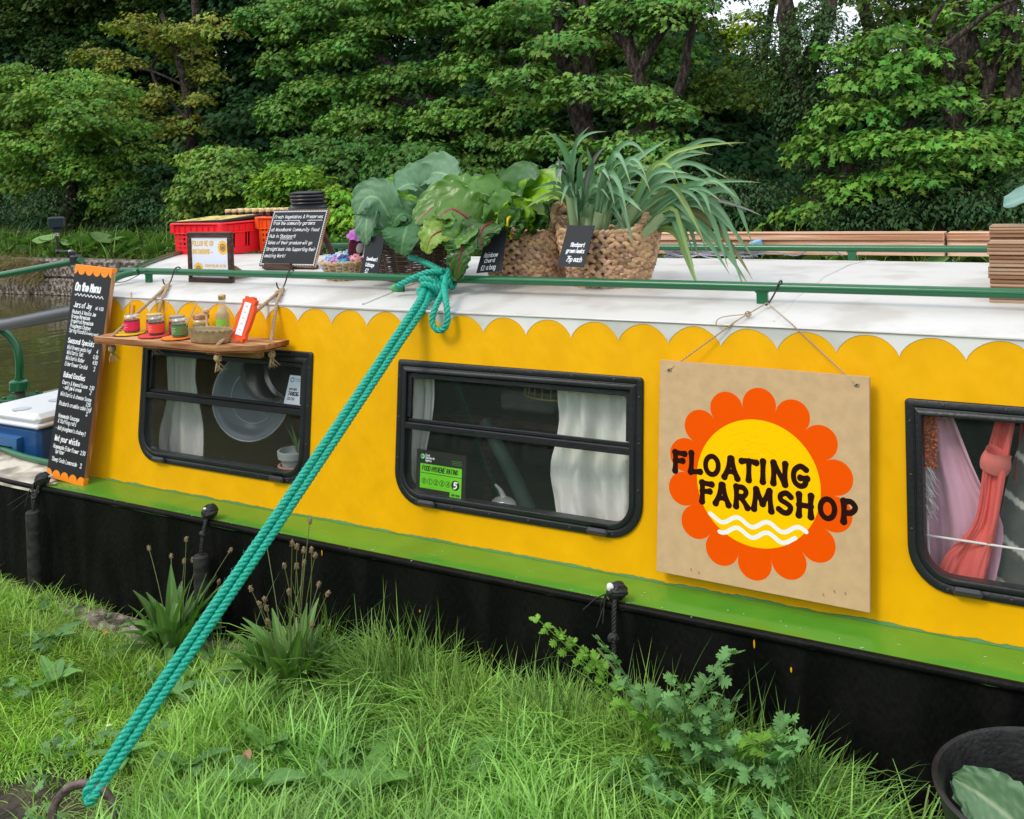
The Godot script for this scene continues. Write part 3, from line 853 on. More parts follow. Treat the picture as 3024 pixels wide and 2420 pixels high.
	tree("twin_trunk_sycamore_tree", "leaning twin-trunked sycamore with bare brown bark above the leek basket", "tree", Color(0.144, 0.328, 0.065), 1.0,
		[[-6.42, 2.84, -13.20, 0.63, 0.18], [-5.71, 1.83, -13.20, 0.58, 0.31], [-5.36, 1.89, -13.40, 0.41, 0.31], [-6.42, 3.93, -14.30, 0.74, 0.27], [-7.04, 3.57, -13.70, 0.59, 0.20], [-5.69, 3.37, -14.60, 0.55, 0.29], [-5.61, 2.65, -13.40, 0.48, 0.21], [-7.77, 4.20, -14.00, 0.68, 0.24], [-6.96, 2.03, -13.10, 0.56, 0.20], [-5.21, 3.91, -14.00, 0.63, 0.25], [-5.26, 2.42, -13.40, 0.41, 0.19], [-7.57, 3.08, -13.40, 0.51, 0.19], [-5.88, 4.13, -14.00, 0.57, 0.21]],
		[[[Vector3(-6.45, 1.06, -14.00), Vector3(-6.70, 1.80, -14.00), Vector3(-7.02, 2.78, -14.00), Vector3(-7.20, 3.61, -14.00), Vector3(-7.19, 4.58, -14.00)], 0.19], [[Vector3(-6.61, 1.50, -14.00), Vector3(-6.83, 2.39, -14.00), Vector3(-6.71, 3.27, -14.00), Vector3(-6.79, 4.38, -14.00)], 0.13], [[Vector3(-6.60, 1.79, -14.00), Vector3(-5.97, 2.06, -14.00), Vector3(-5.70, 2.18, -14.00), Vector3(-5.90, 2.91, -14.00), Vector3(-6.05, 3.72, -14.00), Vector3(-5.87, 4.41, -14.00)], 0.15], [[Vector3(-5.70, 2.18, -14.00), Vector3(-5.26, 2.72, -14.00), Vector3(-5.08, 3.41, -14.00), Vector3(-4.84, 4.07, -14.00)], 0.09], [[Vector3(-6.73, 2.98, -14.00), Vector3(-7.21, 3.39, -14.00), Vector3(-7.78, 3.90, -14.00)], 0.06], [[Vector3(-5.99, 3.35, -14.00), Vector3(-6.37, 3.75, -14.00), Vector3(-6.77, 3.94, -14.00), Vector3(-7.25, 4.22, -14.00)], 0.06], [[Vector3(-5.89, 3.06, -14.00), Vector3(-5.44, 3.65, -14.00), Vector3(-4.92, 3.94, -14.00)], 0.07], [[Vector3(-6.34, 2.62, -14.00), Vector3(-6.72, 3.12, -14.00), Vector3(-6.95, 3.59, -14.00)], 0.07]], "maple")
	tree("sunlit_maple_tree", "lime-yellow maple glowing between trunks left of the ivy-clad tree", "tree", Color(0.337, 0.526, 0.044), 0.9,
		[[-6.51, 3.89, -19.00, 0.70, 0.42], [-7.12, 3.47, -19.00, 0.57, 0.43], [-6.16, 3.02, -19.00, 0.56, 0.42], [-5.83, 4.19, -19.00, 0.55, 0.37], [-6.67, 2.50, -19.00, 0.66, 0.47], [-5.82, 2.08, -19.00, 0.55, 0.37], [-7.18, 4.53, -19.00, 0.57, 0.38]],
		[[[Vector3(-6.65, 0.52, -19.00), Vector3(-6.54, 2.02, -19.00), Vector3(-6.46, 2.95, -19.00), Vector3(-6.72, 3.72, -19.00)], 0.09], [[Vector3(-6.48, 2.76, -19.00), Vector3(-6.06, 3.20, -19.00), Vector3(-5.75, 3.91, -19.00)], 0.06], [[Vector3(-6.51, 2.39, -19.00), Vector3(-6.89, 3.08, -19.00), Vector3(-7.00, 4.03, -19.00)], 0.05]], "maple")
	tree("ivy_clad_tree", "slanting dark trunk wrapped in hanging ivy right of the yellow maple", "tree", Color(0.060, 0.136, 0.044), 1.3,
		[[-3.74, 3.14, -13.20, 0.22, 0.69], [-3.01, 3.18, -13.00, 0.36, 0.55], [-2.77, 2.74, -13.20, 0.43, 0.55], [-3.27, 2.29, -13.20, 0.31, 0.43], [-3.08, 1.66, -13.20, 0.28, 0.49], [-2.90, 1.10, -13.20, 0.43, 0.24], [-3.45, 2.61, -13.20, 0.25, 0.37]],
		[[[Vector3(-2.97, 0.74, -13.20), Vector3(-3.03, 1.47, -13.20), Vector3(-3.18, 2.22, -13.20), Vector3(-3.43, 3.05, -13.20), Vector3(-3.45, 3.99, -13.20)], 0.17], [[Vector3(-3.16, 2.13, -13.20), Vector3(-3.26, 2.54, -13.20), Vector3(-3.50, 2.71, -13.20)], 0.06], [[Vector3(-3.31, 2.79, -13.20), Vector3(-2.93, 3.31, -13.20), Vector3(-2.79, 3.90, -13.20)], 0.10]], "ivy")
	tree("large_leaved_maple_tree", "large-leaved maple with a pale lichen-covered limb at upper right", "tree", Color(0.144, 0.336, 0.055), 1.0,
		[[-2.05, 3.05, -12.40, 0.36, 0.16], [-2.17, 2.56, -12.40, 0.56, 0.18], [-2.51, 2.19, -12.40, 0.51, 0.18], [-1.61, 2.30, -12.40, 0.44, 0.19], [-2.04, 1.85, -12.40, 0.61, 0.22], [-2.86, 1.83, -12.40, 0.40, 0.18], [-1.38, 1.76, -12.40, 0.54, 0.20], [-1.74, 2.83, -12.40, 0.28, 0.13], [-3.12, 1.03, -12.40, 0.41, 0.16], [-2.38, 1.33, -12.40, 0.57, 0.17], [-1.80, 1.40, -12.40, 0.55, 0.19], [-2.49, 2.90, -12.40, 0.28, 0.13]],
		[[[Vector3(-2.68, 0.79, -12.40), Vector3(-2.63, 1.25, -12.40), Vector3(-2.48, 1.65, -12.40), Vector3(-2.20, 1.80, -12.40)], 0.09], [[Vector3(-2.42, 1.70, -12.40), Vector3(-2.25, 1.86, -12.40), Vector3(-1.93, 1.91, -12.40), Vector3(-1.76, 2.17, -12.40), Vector3(-1.62, 2.71, -12.40), Vector3(-1.59, 3.09, -12.40), Vector3(-1.44, 3.35, -12.40)], 0.05], [[Vector3(-1.62, 2.76, -12.40), Vector3(-1.38, 2.90, -12.40), Vector3(-1.18, 3.05, -12.40), Vector3(-0.88, 3.25, -12.40), Vector3(-0.59, 3.35, -12.40)], 0.04]], "maple")
	tree("right_edge_sycamore_tree", "dark forked trunk with bright leaf layers at the right edge", "tree", Color(0.134, 0.309, 0.053), 1.0,
		[[-0.97, 1.80, -13.60, 0.47, 0.21], [-1.25, 1.58, -13.60, 0.53, 0.19], [-0.83, 1.33, -13.60, 0.46, 0.21], [-0.86, 2.15, -13.60, 0.35, 0.17], [-1.02, 3.27, -13.60, 0.35, 0.10], [-0.77, 2.95, -13.60, 0.29, 0.13], [-1.34, 3.39, -13.60, 0.35, 0.12]],
		[[[Vector3(-1.28, 0.70, -13.60), Vector3(-1.19, 1.58, -13.60), Vector3(-1.11, 2.40, -13.60), Vector3(-0.87, 3.13, -13.60), Vector3(-0.80, 3.82, -13.60)], 0.09], [[Vector3(-1.39, 0.70, -13.60), Vector3(-1.45, 1.77, -13.60), Vector3(-1.60, 2.25, -13.60), Vector3(-1.87, 2.57, -13.60), Vector3(-2.13, 3.27, -13.60)], 0.08], [[Vector3(-0.93, 1.57, -13.60), Vector3(-0.82, 2.55, -13.60), Vector3(-0.80, 3.70, -13.60)], 0.11], [[Vector3(-1.08, 2.51, -13.60), Vector3(-1.29, 3.18, -13.60), Vector3(-1.44, 3.73, -13.60)], 0.06]], "maple")
	tree("dark_holly_bush", "dark rounded holly bush beside the leek tops", "bush", Color(0.047, 0.119, 0.044), 1.4,
		[[-3.89, 1.15, -12.60, 0.52, 0.34], [-4.33, 1.28, -12.60, 0.31, 0.31], [-3.47, 0.96, -12.60, 0.42, 0.18], [-4.35, 0.94, -12.60, 0.44, 0.12]],
		[[[Vector3(-3.91, 0.75, -12.60), Vector3(-3.89, 1.27, -12.60)], 0.05]], "ivy")
	tree("shaded_laurel_bush", "long dark laurel bank above the stacked planks", "bush", Color(0.044, 0.109, 0.039), 1.3,
		[[-2.16, 1.02, -12.30, 0.61, 0.20], [-1.49, 1.07, -12.30, 0.59, 0.24], [-0.91, 1.06, -12.30, 0.47, 0.26], [-2.76, 0.91, -12.30, 0.46, 0.14], [-0.57, 1.21, -12.30, 0.36, 0.31]],
		[[[Vector3(-1.55, 0.77, -12.30), Vector3(-1.54, 1.12, -12.30)], 0.05], [[Vector3(-0.96, 0.77, -12.30), Vector3(-0.95, 1.11, -12.30)], 0.05]], "ivy")
	# the depth of the wood behind: one dark mass of trunks and leaves that nobody could count
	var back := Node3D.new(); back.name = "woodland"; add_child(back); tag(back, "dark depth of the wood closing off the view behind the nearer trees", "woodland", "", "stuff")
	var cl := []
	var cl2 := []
	for i in 420:
		var x := lerpf(-46.0, 14.0, rng.randf())
		var z := rng.randf_range(-26.0, -17.0)
		var open := clampf((x + 9.5 - (z + 20) * 0.35) / 2.0, 0, 1)          # the wood thins out to the right, where the sky shows
		var hi := lerpf(9.5, 3.0, open)
		cl.append([x, rng.randf_range(0.8, hi), z, rng.randf_range(1.3, 2.2), rng.randf_range(0.8, 1.4)])
	for i in 90: cl.append([lerpf(-46.0, 14.0, (i + rng.randf()) / 60.0), rng.randf_range(0.8, 1.5), rng.randf_range(-19.0, -16.0), 1.3, 0.8])
	# the high canopy over the wood, mostly above the picture
	for i in 110:
		var x := lerpf(-44.0, 12.0, rng.randf())
		var z := rng.randf_range(-26.0, -16.5)
		cl2.append([x, rng.randf_range(6.2, 10.5) + (1.5 if x > -8 else 0.0), z, rng.randf_range(1.4, 2.4), rng.randf_range(0.7, 1.2)])
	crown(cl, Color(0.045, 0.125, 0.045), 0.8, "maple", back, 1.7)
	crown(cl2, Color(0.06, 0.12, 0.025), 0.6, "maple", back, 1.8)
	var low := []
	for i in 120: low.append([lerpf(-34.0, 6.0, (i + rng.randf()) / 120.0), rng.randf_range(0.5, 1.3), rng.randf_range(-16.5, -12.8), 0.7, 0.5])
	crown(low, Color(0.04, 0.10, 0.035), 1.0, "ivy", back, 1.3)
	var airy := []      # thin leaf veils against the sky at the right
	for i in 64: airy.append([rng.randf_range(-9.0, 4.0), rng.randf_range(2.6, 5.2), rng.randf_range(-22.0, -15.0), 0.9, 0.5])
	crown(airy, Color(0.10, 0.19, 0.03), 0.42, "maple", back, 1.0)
	var tr := MB.new()
	for i in 46:
		var x := lerpf(-40.0, 10.0, (i + rng.randf()) / 46.0)
		var z := rng.randf_range(-24.0, -15.5)
		var r := rng.randf_range(0.1, 0.24)
		tr.tube(smooth3([Vector3(x, 0.0, z), Vector3(x + rng.randf_range(-0.4, 0.4), 3, z), Vector3(x + rng.randf_range(-0.8, 0.8), 6, z), Vector3(x + rng.randf_range(-1.5, 1.5), 9.5, z)], 4), r, r * 0.5, 8, false)
	tag(part("trunks", tr, mats.bark, back), "", "", "", "stuff")


# --- the near bank: grass, broad weeds, plantains, the big lobed-leaved plant, the rubber tub
func blade(b: MB, root: Vector3, yaw: float, len_: float, lean: float, bend: float, w: float, c0: Color, c1: Color, segs := 4) -> void:
	var dir := Vector3(cos(yaw), 0, sin(yaw))
	var side := Vector3(-sin(yaw), 0, cos(yaw))
	var p := root
	var a := lean
	var l := PackedVector3Array(); var r := PackedVector3Array()
	var k := b.v.size()
	for i in segs + 1:
		var t := float(i) / segs
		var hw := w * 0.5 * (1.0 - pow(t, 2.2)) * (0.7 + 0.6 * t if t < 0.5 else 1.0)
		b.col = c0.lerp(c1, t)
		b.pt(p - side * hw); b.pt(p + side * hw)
		a += bend / segs
		p += (dir * sin(a) + Vector3.UP * cos(a)) * len_ / segs
	for i in segs:
		var q := k + i * 2
		b.f3(q, q + 1, q + 3); b.f3(q, q + 3, q + 2)

func tuft(kind: int, seed_: int) -> ArrayMesh:
	var r := RandomNumberGenerator.new(); r.seed = seed_
	var b := MB.new()
	for i in [16, 14, 12][kind]:
		var yaw := r.randf() * TAU
		if kind == 0: yaw = r.randfn(0.0, 0.8)
		var l: float = [r.randf_range(0.05, 0.12), r.randf_range(0.08, 0.18), r.randf_range(0.16, 0.34)][kind]
		var g := r.randf_range(0.5, 1.4)
		var hue := r.randf_range(0.85, 1.2)
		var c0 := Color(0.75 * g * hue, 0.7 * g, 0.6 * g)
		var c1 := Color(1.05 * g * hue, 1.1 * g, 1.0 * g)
		if r.randf() < 0.075: c0 = Color(1.5, 0.75, 1.3); c1 = Color(1.75, 0.92, 1.7)
		blade(b, Vector3(r.randf_range(-0.045, 0.045), -0.01, r.randf_range(-0.045, 0.045)), yaw, l * (1.25 if kind == 1 else 1.0), [r.randf_range(0.4, 1.2), r.randf_range(0.1, 0.9), r.randf_range(0.05, 0.55)][kind], r.randf_range(0.3, 1.9), r.randf_range(0.0036, 0.0078) * (1.15 if kind == 2 else 1.0), c0, c1, 4)
	return b.mesh()

func leaf_strip(b: MB, path: PackedVector3Array, width: float, prof: int, fold: float, c: Color, rib: Color, ruffle := 0.0, seed_ := 0, up0 := Vector3.UP, nw := 8) -> void:
	# a leaf laid along a path: prof 0 lance, 1 oval, 2 strap; folded, veined, its edge ruffled
	var n := path.size()
	var rows := []; var cols := []
	var nz := FastNoiseLite.new(); nz.seed = seed_; nz.frequency = 1.0
	for i in n:
		var t := float(i) / (n - 1)
		var tan := (path[mini(i + 1, n - 1)] - path[maxi(i - 1, 0)]).normalized()
		var side := tan.cross(up0).normalized()
		if side.length() < 0.1: side = Vector3.RIGHT
		var up := side.cross(tan).normalized()
		var w := width * 0.5
		match prof:
			0: w *= pow(sin(PI * clampf(pow(t, 0.75), 0.02, 0.985)), 0.9) * (0.12 + 0.88 * smoothstep(0.0, 0.3, t)) + 0.02
			1: w *= pow(sin(PI * clampf(lerpf(0.10, 0.99, pow(t, 0.8)), 0, 1)), 0.62)
			2: w *= (1.0 - pow(t, 3.5)) * (0.85 + 0.3 * sin(PI * t)) + 0.01
		if ruffle > 0.0: w *= 1.0 + 0.16 * nz.get_noise_2d(t * 7.0 + 50.0, 3.0)
		var row := PackedVector3Array(); var rc := PackedColorArray()
		for j in nw + 1:
			var s := 2.0 * j / nw - 1.0
			var e := absf(s)
			var ruf := ruffle * (pow(e, 2.0) * nz.get_noise_2d(t * 9.0, s * 2.0 + 7.0) * 2.2 + 0.35 * nz.get_noise_2d(t * 14.0 + 20, s * 7.0))
			var vein := 0.0
			if ruffle > 0.0: vein = absf(sin((t * 9.0 - e * 1.6) * PI))
			row.append(path[i] + side * s * w * cos(fold * e) + up * (w * e * sin(fold) + ruf - 0.0))
			var cc := c.lerp(c * 1.12, nz.get_noise_2d(t * 6, s * 3))
			if ruffle > 0.0: cc = cc.lerp(rib, 0.5 * pow(1.0 - vein, 5.0) * (1.0 - 0.6 * e))
			if e < 1.3 / nw: cc = rib
			elif prof == 2: cc = cc * (1.0 + (0.13 if j % 2 else -0.09)); cc.a = 1.0
			if prof == 2 and t > 0.93: cc = cc.lerp(Color(0.36, 0.3, 0.12), 0.7)
			rc.append(cc)
		rows.append(row); cols.append(rc)
	b.grid(rows, false, cols)
	b.col = Color(1, 1, 1)

func arc(from: Vector3, yaw: float, len_: float, lean: float, bend: float, n := 8) -> PackedVector3Array:
	var o := PackedVector3Array([from])
	var a := lean
	var p := from
	for i in n:
		p += (Vector3(cos(yaw), 0, sin(yaw)) * sin(a) + Vector3.UP * cos(a)) * len_ / n
		a += bend / n
		o.append(p)
	return o

func plantain(at: Vector3, label: String, leaves: int, size: float, stalks: Array, seed_: int) -> void:
	var t := thing("ribwort_plantain", label, "plant", Transform3D(Basis(), at), "plantain clumps against the hull")
	var r := RandomNumberGenerator.new(); r.seed = seed_
	var m := leafy("plantain_leaf", 0.42, Color(0.45, 0.55, 0.15), 0.4)
	for i in leaves:
		var yaw := r.randf() * TAU
		var outer := float(i) / leaves
		var l := size * r.randf_range(0.65, 1.1)
		var pa := arc(Vector3(cos(yaw), 0, sin(yaw)) * 0.07 * r.randf(), yaw, l, lerpf(0.05, 0.75, outer) * r.randf_range(0.6, 1.2), r.randf_range(0.3, 1.9) * (0.45 + outer), 9)
		for k in pa.size(): pa[k].z = maxf(pa[k].z, -2.685 - at.z)
		var b := MB.new()
		var g := r.randf_range(0.75, 1.3)
		leaf_strip(b, pa, r.randf_range(0.036, 0.058) * size / 0.25, 0, 0.35, Color(0.11 * g, 0.23 * g, 0.05 * g), Color(0.19 * g, 0.32 * g, 0.1 * g), 0.0, i, Vector3.UP, 6)
		part("leaf", b, m, t)
	for s in stalks:
		var b := MB.new()
		var yaw: float = s[0]
		var pa := arc(Vector3(cos(yaw) * 0.03, 0, sin(yaw) * 0.03), yaw, s[1], s[2], s[3], 9)
		for k in pa.size(): pa[k].z = maxf(pa[k].z, -2.68 - at.z)
		b.tube(pa, 0.0017, 0.0013, 5)
		var st := part("stalk", b, mat("stalk_green", Color(0.13, 0.15, 0.05), 0.6), t)
		var h := MB.new()
		var d := (pa[9] - pa[8]).normalized()
		var bas := Basis(Quaternion(Vector3.UP, d))
		h.blob(Transform3D(bas * Basis.from_scale(Vector3(0.0055, 0.0125, 0.0055)), pa[9] + d * 0.009), 8, 6)
		for k in 26:
			var a := r.randf() * TAU
			var y := r.randf_range(-0.7, 0.7)
			h.blob(Transform3D(Basis.from_scale(Vector3.ONE * r.randf_range(0.0013, 0.0024)), pa[9] + d * 0.009 + bas * Vector3(cos(a) * 0.0068, y * 0.013, sin(a) * 0.0068)), 4, 3)
		part("seed_head", h, worn("seed_head", Color(0.42, 0.3, 0.17), 0.85, noise_tex("dirt_mottle", 0.02, Color.GRAY, Color.WHITE), 60.0), st)

func lobed(b: MB, at: Transform3D, s: float) -> void:      # one wedge-shaped leaflet cut into toothed lobes
	var o := [Vector2(0, 0), Vector2(0.1, 0.12), Vector2(0.2, 0.36), Vector2(0.3, 0.42), Vector2(0.34, 0.2), Vector2(0.44, 0.42), Vector2(0.58, 0.56), Vector2(0.62, 0.34), Vector2(0.6, 0.18), Vector2(0.78, 0.38), Vector2(0.9, 0.36), Vector2(0.86, 0.14), Vector2(1.08, 0.1),
		Vector2(1.02, -0.06), Vector2(0.9, -0.12), Vector2(0.9, -0.34), Vector2(0.76, -0.36), Vector2(0.62, -0.16), Vector2(0.62, -0.5), Vector2(0.48, -0.44), Vector2(0.36, -0.18), Vector2(0.3, -0.42), Vector2(0.18, -0.32), Vector2(0.1, -0.12)]
	var k := b.pt(at * (Vector3(0.45, 0.03, 0) * s))
	for p in o: b.pt(at * (Vector3(p.x, -0.14 * absf(p.y) - 0.16 * p.x * p.x, p.y) * s))
	for i in o.size(): b.f3(k, k + 1 + i, k + 1 + (i + 1) % o.size())

func frond(t: Node3D, pa: PackedVector3Array, size: float, pairs: int, tint: Color, r: RandomNumberGenerator) -> void:
	var b := MB.new()
	var n := pa.size() - 1
	b.col = tint * 0.75; b.col.a = 1.0
	b.tube(pa, 0.0042 * size / 0.05, 0.0012, 5)
	for i in pairs + 1:
		var u := lerpf(0.32, 1.0, float(i) / pairs)
		var k := mini(int(u * n), n - 1)
		var p := pa[k].lerp(pa[k + 1], u * n - k)
		var tan := (pa[k + 1] - pa[k]).normalized()
		var yaw0 := atan2(-tan.z, tan.x)
		var sz := size * lerpf(1.1, 0.7, float(i) / pairs)
		for side in ([-1.0, 1.0] if i < pairs else [0.0]):
			var a: float = yaw0 + side * r.randf_range(0.9, 1.25)
			var g := r.randf_range(0.8, 1.25)
			b.col = Color(tint.r * g, tint.g * g, tint.b * g * r.randf_range(0.9, 1.15))
			var tilt := clampf(tan.y, -0.5, 0.7) * 0.8
			var stem := sz * 0.35 if absf(side) > 0.5 else 0.0
			var d := Basis(Vector3.UP, a) * Vector3(1, 0, 0)
			var q := p + d * stem + Vector3.UP * stem * 0.2
			if stem > 0: b.tube(PackedVector3Array([p, q]), 0.0012, 0.0009, 4, false)
			for j in 3:      # each leaflet is three lobed leaves on its own little stalk
				var aj := a + (j - 1) * 0.85
				b.col = Color(tint.r * g, tint.g * g, tint.b * g) * r.randf_range(0.88, 1.12); b.col.a = 1.0
				lobed(b, Transform3D(Basis(Vector3.UP, aj) * Basis(Vector3(0, 0, 1), r.randf_range(-0.5, 0.5) + tilt) * Basis(Vector3(1, 0, 0), r.randf_range(-0.9, 0.9)), q + d * sz * (0.2 if j == 1 else 0.0)), sz * (0.85 if j == 1 else 0.62))
	part("frond", b, leafy("celery_leaf", 0.55, Color(0.4, 0.5, 0.25), 0.3), t)

func build_bank_plants() -> void:
	var r := RandomNumberGenerator.new(); r.seed = 99
	# grass: shorter and combed over on the left, long and lush along the hull
	var kinds := [[], [], []]
	var cols := [[], [], []]
	var nz := FastNoiseLite.new(); nz.seed = 5; nz.frequency = 0.9
	var n2 := FastNoiseLite.new(); n2.seed = 8; n2.frequency = 2.2
	var put := func(x: float, z: float) -> void:
		var edge := clampf((-2.2 - z) / 0.32, 0, 1)
		var lush := clampf((x + 2.75) / 0.7, 0, 1)
		var bare := Vector2(x + 2.52, z + 1.61).length()
		if bare < 0.4 and r.randf() > pow(bare / 0.4, 3.0) * 0.7 + 0.04: return
		if z < -2.45 and x > -3.55 and x < -3.05 and r.randf() < 0.85: return
		if x > -0.75 and z < -2.3 and r.randf() < clampf((x + 0.75) * 2.2, 0, 0.9): return
		var k := 0
		var q := r.randf()
		if lush > 0.3: k = 2 if q < edge * 0.75 * lush else (1 if q < 0.75 else 0)
		elif z < -2.3: k = 1 if q < 0.4 else 0
		else: k = 1 if q < 0.15 else 0
		var patch := n2.get_noise_2d(x * 1.3 + 3.0, z * 1.3)
		if r.randf() < clampf(-patch * 1.2, 0.0, 0.6): return
		var s := r.randf_range(0.65, 1.2) * (0.95 + 0.55 * patch)
		if k == 2: s *= lerpf(0.6, 0.95, edge)
		elif k == 1: s *= lerpf(0.62, 0.9, lush)
		s *= lerpf(0.85, 1.0, lush)
		var comb := -0.6 + 1.1 * nz.get_noise_2d(x, z)
		var yaw := comb + r.randf_range(-0.5, 0.5) if k == 0 else r.randf() * TAU
		kinds[k].append(Transform3D(Basis(Vector3.UP, yaw) * Basis.from_scale(Vector3(s, s * r.randf_range(0.8, 1.15), s)), Vector3(x, gh(x, z), z)))
		var g := r.randf_range(0.65, 1.3) * (1.0 + 0.5 * nz.get_noise_2d(x * 1.7 + 40, z * 1.7))
		var cool := clampf(lush * 0.6 + 0.5 * n2.get_noise_2d(x + 9, z), 0, 1)
		var c := Color(0.335, 0.56, 0.095).lerp(Color(0.235, 0.50, 0.12), cool)
		cols[k].append(Color(c.r * g, c.g * g, c.b * g))
	for i in 24000: put.call(r.randf_range(-4.6, 0.6), r.randf_range(-2.64, -1.45))
	for i in 7000: put.call(r.randf_range(-5.2, 0.8), r.randf_range(-1.45, -0.6))
	for i in 9000: put.call(r.randf_range(-8.0, 3.0), r.randf_range(-2.64, 0.6))
	for i in 2600: put.call(r.randf_range(-3.0, -0.6), r.randf_range(-2.66, -2.45))
	for i in 6000: put.call(r.randf_range(-15.0, 4.0), r.randf_range(0.6, 4.2))
	var grass := Node3D.new(); grass.name = "grass"; add_child(grass); tag(grass, "lush unmown grass covering the canal bank in front of the boat", "grass", "", "stuff")
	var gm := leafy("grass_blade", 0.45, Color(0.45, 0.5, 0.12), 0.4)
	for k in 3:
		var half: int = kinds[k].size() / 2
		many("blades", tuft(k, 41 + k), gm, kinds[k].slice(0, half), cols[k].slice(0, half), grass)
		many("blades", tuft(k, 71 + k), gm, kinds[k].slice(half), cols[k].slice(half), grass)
	# small round and lobed leaves low between the blades
	var cv := MB.new()
	for i in 3:
		var a := TAU * i / 3.0
		leaf_oval(cv, Transform3D(Basis(Vector3.UP, a) * Basis(Vector3(0, 0, 1), 0.15), Vector3.ZERO), 0.02)
		leaf_oval(cv, Transform3D(Basis(Vector3.UP, a + 0.5) * Basis(Vector3(0, 0, 1), 0.1), Vector3.ZERO), 0.017)
	var bc := MB.new()
	for i in 3: lobed(bc, Transform3D(Basis(Vector3.UP, (i - 1) * 1.1) * Basis(Vector3(0, 0, 1), 0.1), Vector3.ZERO), 0.027)
	var xa := []; var ca := []; var xb := []; var cb := []
	for i in 2600:
		var x := r.randf_range(-4.4, 0.2)
		var z := r.randf_range(-2.6, -1.3)
		if n2.get_noise_2d(x * 1.1 - 8.0, z * 1.1) < 0.08: continue
		var t := Transform3D(Basis(Vector3(r.randfn() * 0.4, 1, r.randfn() * 0.4).normalized(), r.randf() * TAU) * Basis(Vector3(1, 0, 0), r.randf_range(-0.4, 0.6)) * Basis.from_scale(Vector3.ONE * r.randf_range(0.6, 1.3)), Vector3(x, gh(x, z) + r.randf_range(0.01, 0.06), z))
		var g := r.randf_range(0.7, 1.3)
		if i % 2: xa.append(t); ca.append(Color(0.14 * g, 0.30 * g, 0.075 * g))
		else: xb.append(t); cb.append(Color(0.13 * g, 0.27 * g, 0.09 * g))
	many("clover", cv.mesh(), gm, xa, ca, grass)
	many("buttercup_leaves", bc.mesh(), gm, xb, cb, grass)
	# single arching blades that stand out against the black hull
	var lone := MB.new()
	for i in 130:
		var x := r.randf_range(-2.6, -0.95) if i < 105 else r.randf_range(-0.95, -0.4)
		var g := r.randf_range(0.8, 1.3)
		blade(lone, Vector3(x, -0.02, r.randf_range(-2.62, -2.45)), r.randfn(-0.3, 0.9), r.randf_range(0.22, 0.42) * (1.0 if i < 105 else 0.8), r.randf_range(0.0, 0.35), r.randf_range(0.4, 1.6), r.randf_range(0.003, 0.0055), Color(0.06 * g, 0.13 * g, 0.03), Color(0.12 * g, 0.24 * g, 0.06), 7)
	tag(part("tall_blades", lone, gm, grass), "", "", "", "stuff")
	# plantains
	var st1 := []
	for i in 9: st1.append([lerpf(-2.9, 0.1, (i + r.randf() * 0.6) / 9.0), r.randf_range(0.28, 0.40), r.randf_range(0.1, 0.6), r.randf_range(-0.3, 0.9)])
	plantain(Vector3(-3.0, -0.06, -2.52), "ribwort plantain clump with broad glossy leaves below the middle fender, left of the rope", 58, 0.27, st1, 4)
	var st2 := []
	for i in 19: st2.append([r.randf() * TAU, r.randf_range(0.3, 0.56), r.randf_range(0.02, 0.4), r.randf_range(-0.25, 0.5)])
	plantain(Vector3(-2.37, -0.04, -2.46), "tall ribwort plantain with many brown seed heads, just right of the teal rope", 84, 0.27, st2, 12)
	# the celery-leaved plant
	var cel := thing("water_dropwort", "blue-green celery-leaved plant with thick stems leaning against the hull under the sign", "plant", Transform3D(Basis(), Vector3(-1.0, -0.04, -2.48)))
	var ct := Color(0.15, 0.32, 0.105)
	var cy := Color(0.18, 0.37, 0.05)
	var stem := MB.new()
	stem.tube(smooth3([Vector3(0.0, -0.02, 0), Vector3(-0.04, 0.08, -0.02), Vector3(-0.10, 0.15, -0.06), Vector3(-0.2, 0.24, -0.1), Vector3(-0.30, 0.31, -0.13)], 5), 0.011, 0.004, 7)
	part("stem", stem, mat("celery_stem", Color(0.07, 0.1, 0.025), 0.45), cel)
	var stem2 := MB.new()
	stem2.tube(smooth3([Vector3(0.01, -0.02, 0.01), Vector3(0.015, 0.1, 0.0), Vector3(0.02, 0.2, -0.03)], 5), 0.009, 0.006, 7)
	part("stem", stem2, mat("celery_stem", Color(0.07, 0.1, 0.025), 0.45), cel)
